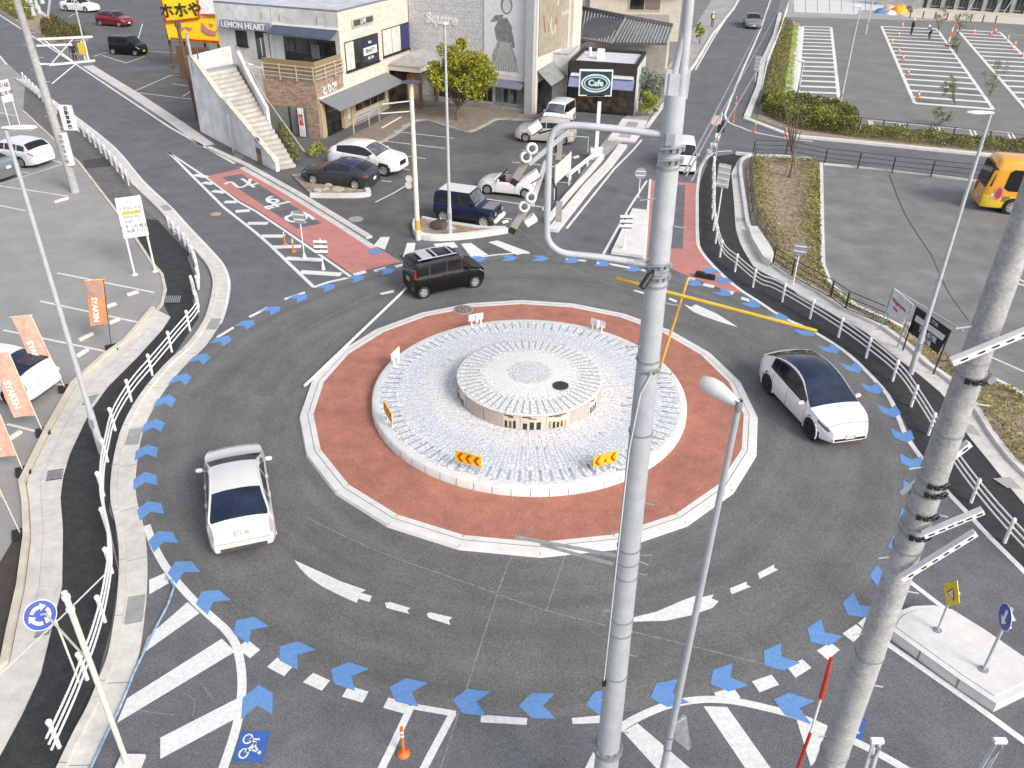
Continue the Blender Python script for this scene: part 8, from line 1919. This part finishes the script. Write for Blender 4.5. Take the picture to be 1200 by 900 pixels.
# ------------------------------------------------------------------ people
skin_m = mat('skin', (.45,.28,.20), .6); hair_m = mat('black_hair', (.012,.010,.009), .6)
def person(loc, face, label, joints, top, trousers, hat=None, vest=None, shoe=None):
    """joints: dict of world-relative positions; the body is one skinned mesh"""
    o = thing('person', loc, R(face), label, 'person')
    J = dict(pelvis=(0,0,.93), waist=(.0,0,1.08), chest=(0,0,1.30), neck=(0,0,1.47), head=(.02,0,1.58), crown=(.02,0,1.70),
        sl=(0,.19,1.40), el=(.03,.26,1.13), wl=(.12,.25,.90), hl=(.16,.24,.80), sr=(0,-.19,1.40), er=(.03,-.26,1.13), wr=(.12,-.25,.90), hr=(.16,-.24,.80),
        pl=(0,.10,.90), kl=(.04,.11,.48), al=(-.02,.11,.09), tl=(.15,.12,.035), pr=(0,-.10,.90), kr=(.04,-.11,.48), ar=(-.02,-.11,.09), tr=(.15,-.12,.035))
    J.update(joints); rad = dict(pelvis=(.16,.12), waist=(.14,.11), chest=(.17,.12), neck=(.055,.055), head=(.085,.095), crown=(.06,.06), s=(.07,.07), e=(.05,.05), w=(.035,.035), h=(.035,.05), p=(.095,.095), k=(.065,.065), a=(.045,.045), t=(.04,.05))
    names = list(J); E_ = [('pelvis','waist'),('waist','chest'),('chest','neck'),('neck','head'),('head','crown')]
    for s_ in 'lr': E_ += [('chest','s'+s_),('s'+s_,'e'+s_),('e'+s_,'w'+s_),('w'+s_,'h'+s_),('pelvis','p'+s_),('p'+s_,'k'+s_),('k'+s_,'a'+s_),('a'+s_,'t'+s_)]
    me = bpy.data.meshes.new('body'); me.from_pydata([J[n] for n in names], [(names.index(a), names.index(c)) for a, c in E_], []); bo = bpy.data.objects.new('body', me); COL.objects.link(bo)
    sk = bo.modifiers.new('skin', 'SKIN'); 
    for i, n in enumerate(names):
        r = rad.get(n) or rad[n[0]]; me.skin_vertices[0].data[i].radius = r; me.skin_vertices[0].data[i].use_root = (n == 'pelvis')
    ss_ = bo.modifiers.new('subd', 'SUBSURF'); ss_.levels = 1; ss_.render_levels = 1
    dg = bpy.context.evaluated_depsgraph_get(); dg.update(); m2 = bpy.data.meshes.new_from_object(bo.evaluated_get(dg)); bpy.data.objects.remove(bo)
    bo = bpy.data.objects.new('body', m2); COL.objects.link(bo); bo.parent = o
    m2.materials.clear()
    for m_ in (skin_m, top, trousers, shoe or black_m): m2.materials.append(m_)
    pv, nk = Vector(J['pelvis']), Vector(J['neck'])
    for p in m2.polygons:
        c = p.center; p.use_smooth = True; near = min(names, key=lambda n: (Vector(J[n])-c).length)
        p.material_index = 0 if near in ('head','crown','neck','hl','hr') else (1 if near in ('chest','waist','sl','sr','el','er','wl','wr') else (3 if near in ('tl','tr') else 2))
    hd = Vector(J['head']); up_ = (Vector(J['crown'])-hd).normalized()
    b = MB(); b.smooth = True
    if hat: b.lathe(hd+up_*.04, [(.17,-.0),(.135,.02),(.125,.08),(.08,.14),(.001,.155)], 14, up_); b.build('helmet', hat, o)
    else: b.lathe(hd+up_*.02-Vector((.02,0,0)), [(.105,-.06),(.118,.02),(.10,.09),(.05,.13),(.001,.14)], 12, up_); b.build('hair', hair_m, o)
    b = MB()
    for s_ in (-1, 1): b.box(hd+Vector((.088, s_*.032, .01)), (.012,.02,.012))
    b.box(hd+Vector((.093,0,-.045)), (.01,.04,.008)); split_build(b, 'face_detail', black_m, o); b = MB(); b.box(hd+Vector((.10,0,-.015)), (.03,.02,.035)); b.build('nose', skin_m, o)
    if vest:
        b = MB(); b.smooth = True; c = Vector(J['waist']).lerp(Vector(J['chest']), .6); d = (Vector(J['chest'])-Vector(J['waist'])).normalized(); prof = [(.15,-.24),(.165,-.1),(.185,.08),(.12,.2)]; b.lathe(c, prof, 14, d)
        b.build('safety_vest', vest, o); b = MB(); b.lathe(c, [(.178,-.03),(.182,.03)], 14, d); b.build('reflective_band', sign_w, o)
    return o
dk = mat('dark_cloth', (.02,.02,.025), .9); navyc = mat('navy_work_cloth', (.035,.05,.10), .9); bluec = mat('pale_blue_shirt', (.32,.38,.48), .9); vest_m = mat('hi_vis_vest', (.75,.62,.03), .7)
g = G(89,73); person((g[0], g[1], .02), -60, 'person in dark clothes walking at the yard entrance beside the utility pole', dict(kl=(.16,.11,.50), al=(.22,.11,.09), tl=(.38,.12,.04), kr=(-.02,-.11,.50), ar=(-.22,-.11,.14), tr=(-.08,-.12,.05), er=(-.08,-.27,1.14), wr=(-.05,-.26,.9), hr=(-.02,-.25,.8)), dk, dk)
g = G(834,32); person((g[0], g[1], .02), -70, 'person in a yellow safety vest standing on the upper roadside', {}, dk, navyc, hat=sign_w, vest=vest_m)
g = G(1067,41); person((g[0], g[1], .02), 10, 'worker in dark overalls and white helmet standing in the parking bays', dict(el=(.12,.24,1.16), wl=(.32,.16,1.18), hl=(.40,.13,1.2)), navyc, dk, hat=sign_w)
g = G(1089,46); person((g[0], g[1], .02), 200, 'worker in pale blue shirt and white helmet bending forward beside the other worker', dict(waist=(.05,0,1.02), chest=(.22,0,1.17), neck=(.34,0,1.28), head=(.42,0,1.36), crown=(.50,0,1.44), sl=(.26,.19,1.22), sr=(.26,-.19,1.22), el=(.36,.24,.98), er=(.36,-.24,.98), wl=(.48,.18,.78), wr=(.48,-.18,.78), hl=(.54,.15,.70), hr=(.54,-.15,.70), kl=(.20,.13,.50), kr=(.12,-.13,.48)), bluec, dk, hat=sign_w)
# ------------------------------------------------------------------ camera, light
cam = bpy.data.cameras.new('camera'); co = bpy.data.objects.new('camera', cam); COL.objects.link(co)
cam.sensor_fit = 'HORIZONTAL'; cam.sensor_width = 36; cam.lens = FPX/1200*36; cam.clip_end = 3000; cam.clip_start = .1
M = Matrix.Identity(4)
for i in range(3): M[i][0] = CR[i]; M[i][1] = CU[i]; M[i][2] = -CF[i]
M[2][3] = CAMH
co.matrix_world = M
scene.camera = co
SUN_EL, SUN_AZ = R(36), R(134)      # azimuth from +Y (away from the camera) towards +X
w = bpy.data.worlds.new('World'); scene.world = w; w.use_nodes = True
nt = w.node_tree; bg = nt.nodes['Background']
sky = nt.nodes.new('ShaderNodeTexSky'); sky.sky_type = 'NISHITA'; sky.sun_disc = False
sky.sun_elevation = SUN_EL; sky.sun_rotation = SUN_AZ; sky.air_density = 1.; sky.dust_density = 3.; sky.ozone_density = 1.
hs = nt.nodes.new('ShaderNodeHueSaturation'); hs.inputs['Saturation'].default_value = .45; hs.inputs['Value'].default_value = 1.5
nt.links.new(sky.outputs[0], hs.inputs['Color']); nt.links.new(hs.outputs[0], bg.inputs['Color'])
bg.inputs['Strength'].default_value = .15
sl = bpy.data.lights.new('sun', 'SUN'); sl.energy = 2.1; sl.angle = R(20); sl.color = (1., .93, .83)
so = bpy.data.objects.new('sun', sl); COL.objects.link(so)
d = Vector((math.sin(SUN_AZ)*math.cos(SUN_EL), math.cos(SUN_AZ)*math.cos(SUN_EL), math.sin(SUN_EL)))
so.rotation_euler = d.to_track_quat('Z', 'Y').to_euler(); so.location = (30, 0, 40)
scene.view_settings.view_transform = 'Standard'; scene.view_settings.look = 'None'
scene.view_settings.exposure = 0.; scene.view_settings.gamma = 1.
scene.cycles.max_bounces = 6; scene.cycles.use_denoising = True
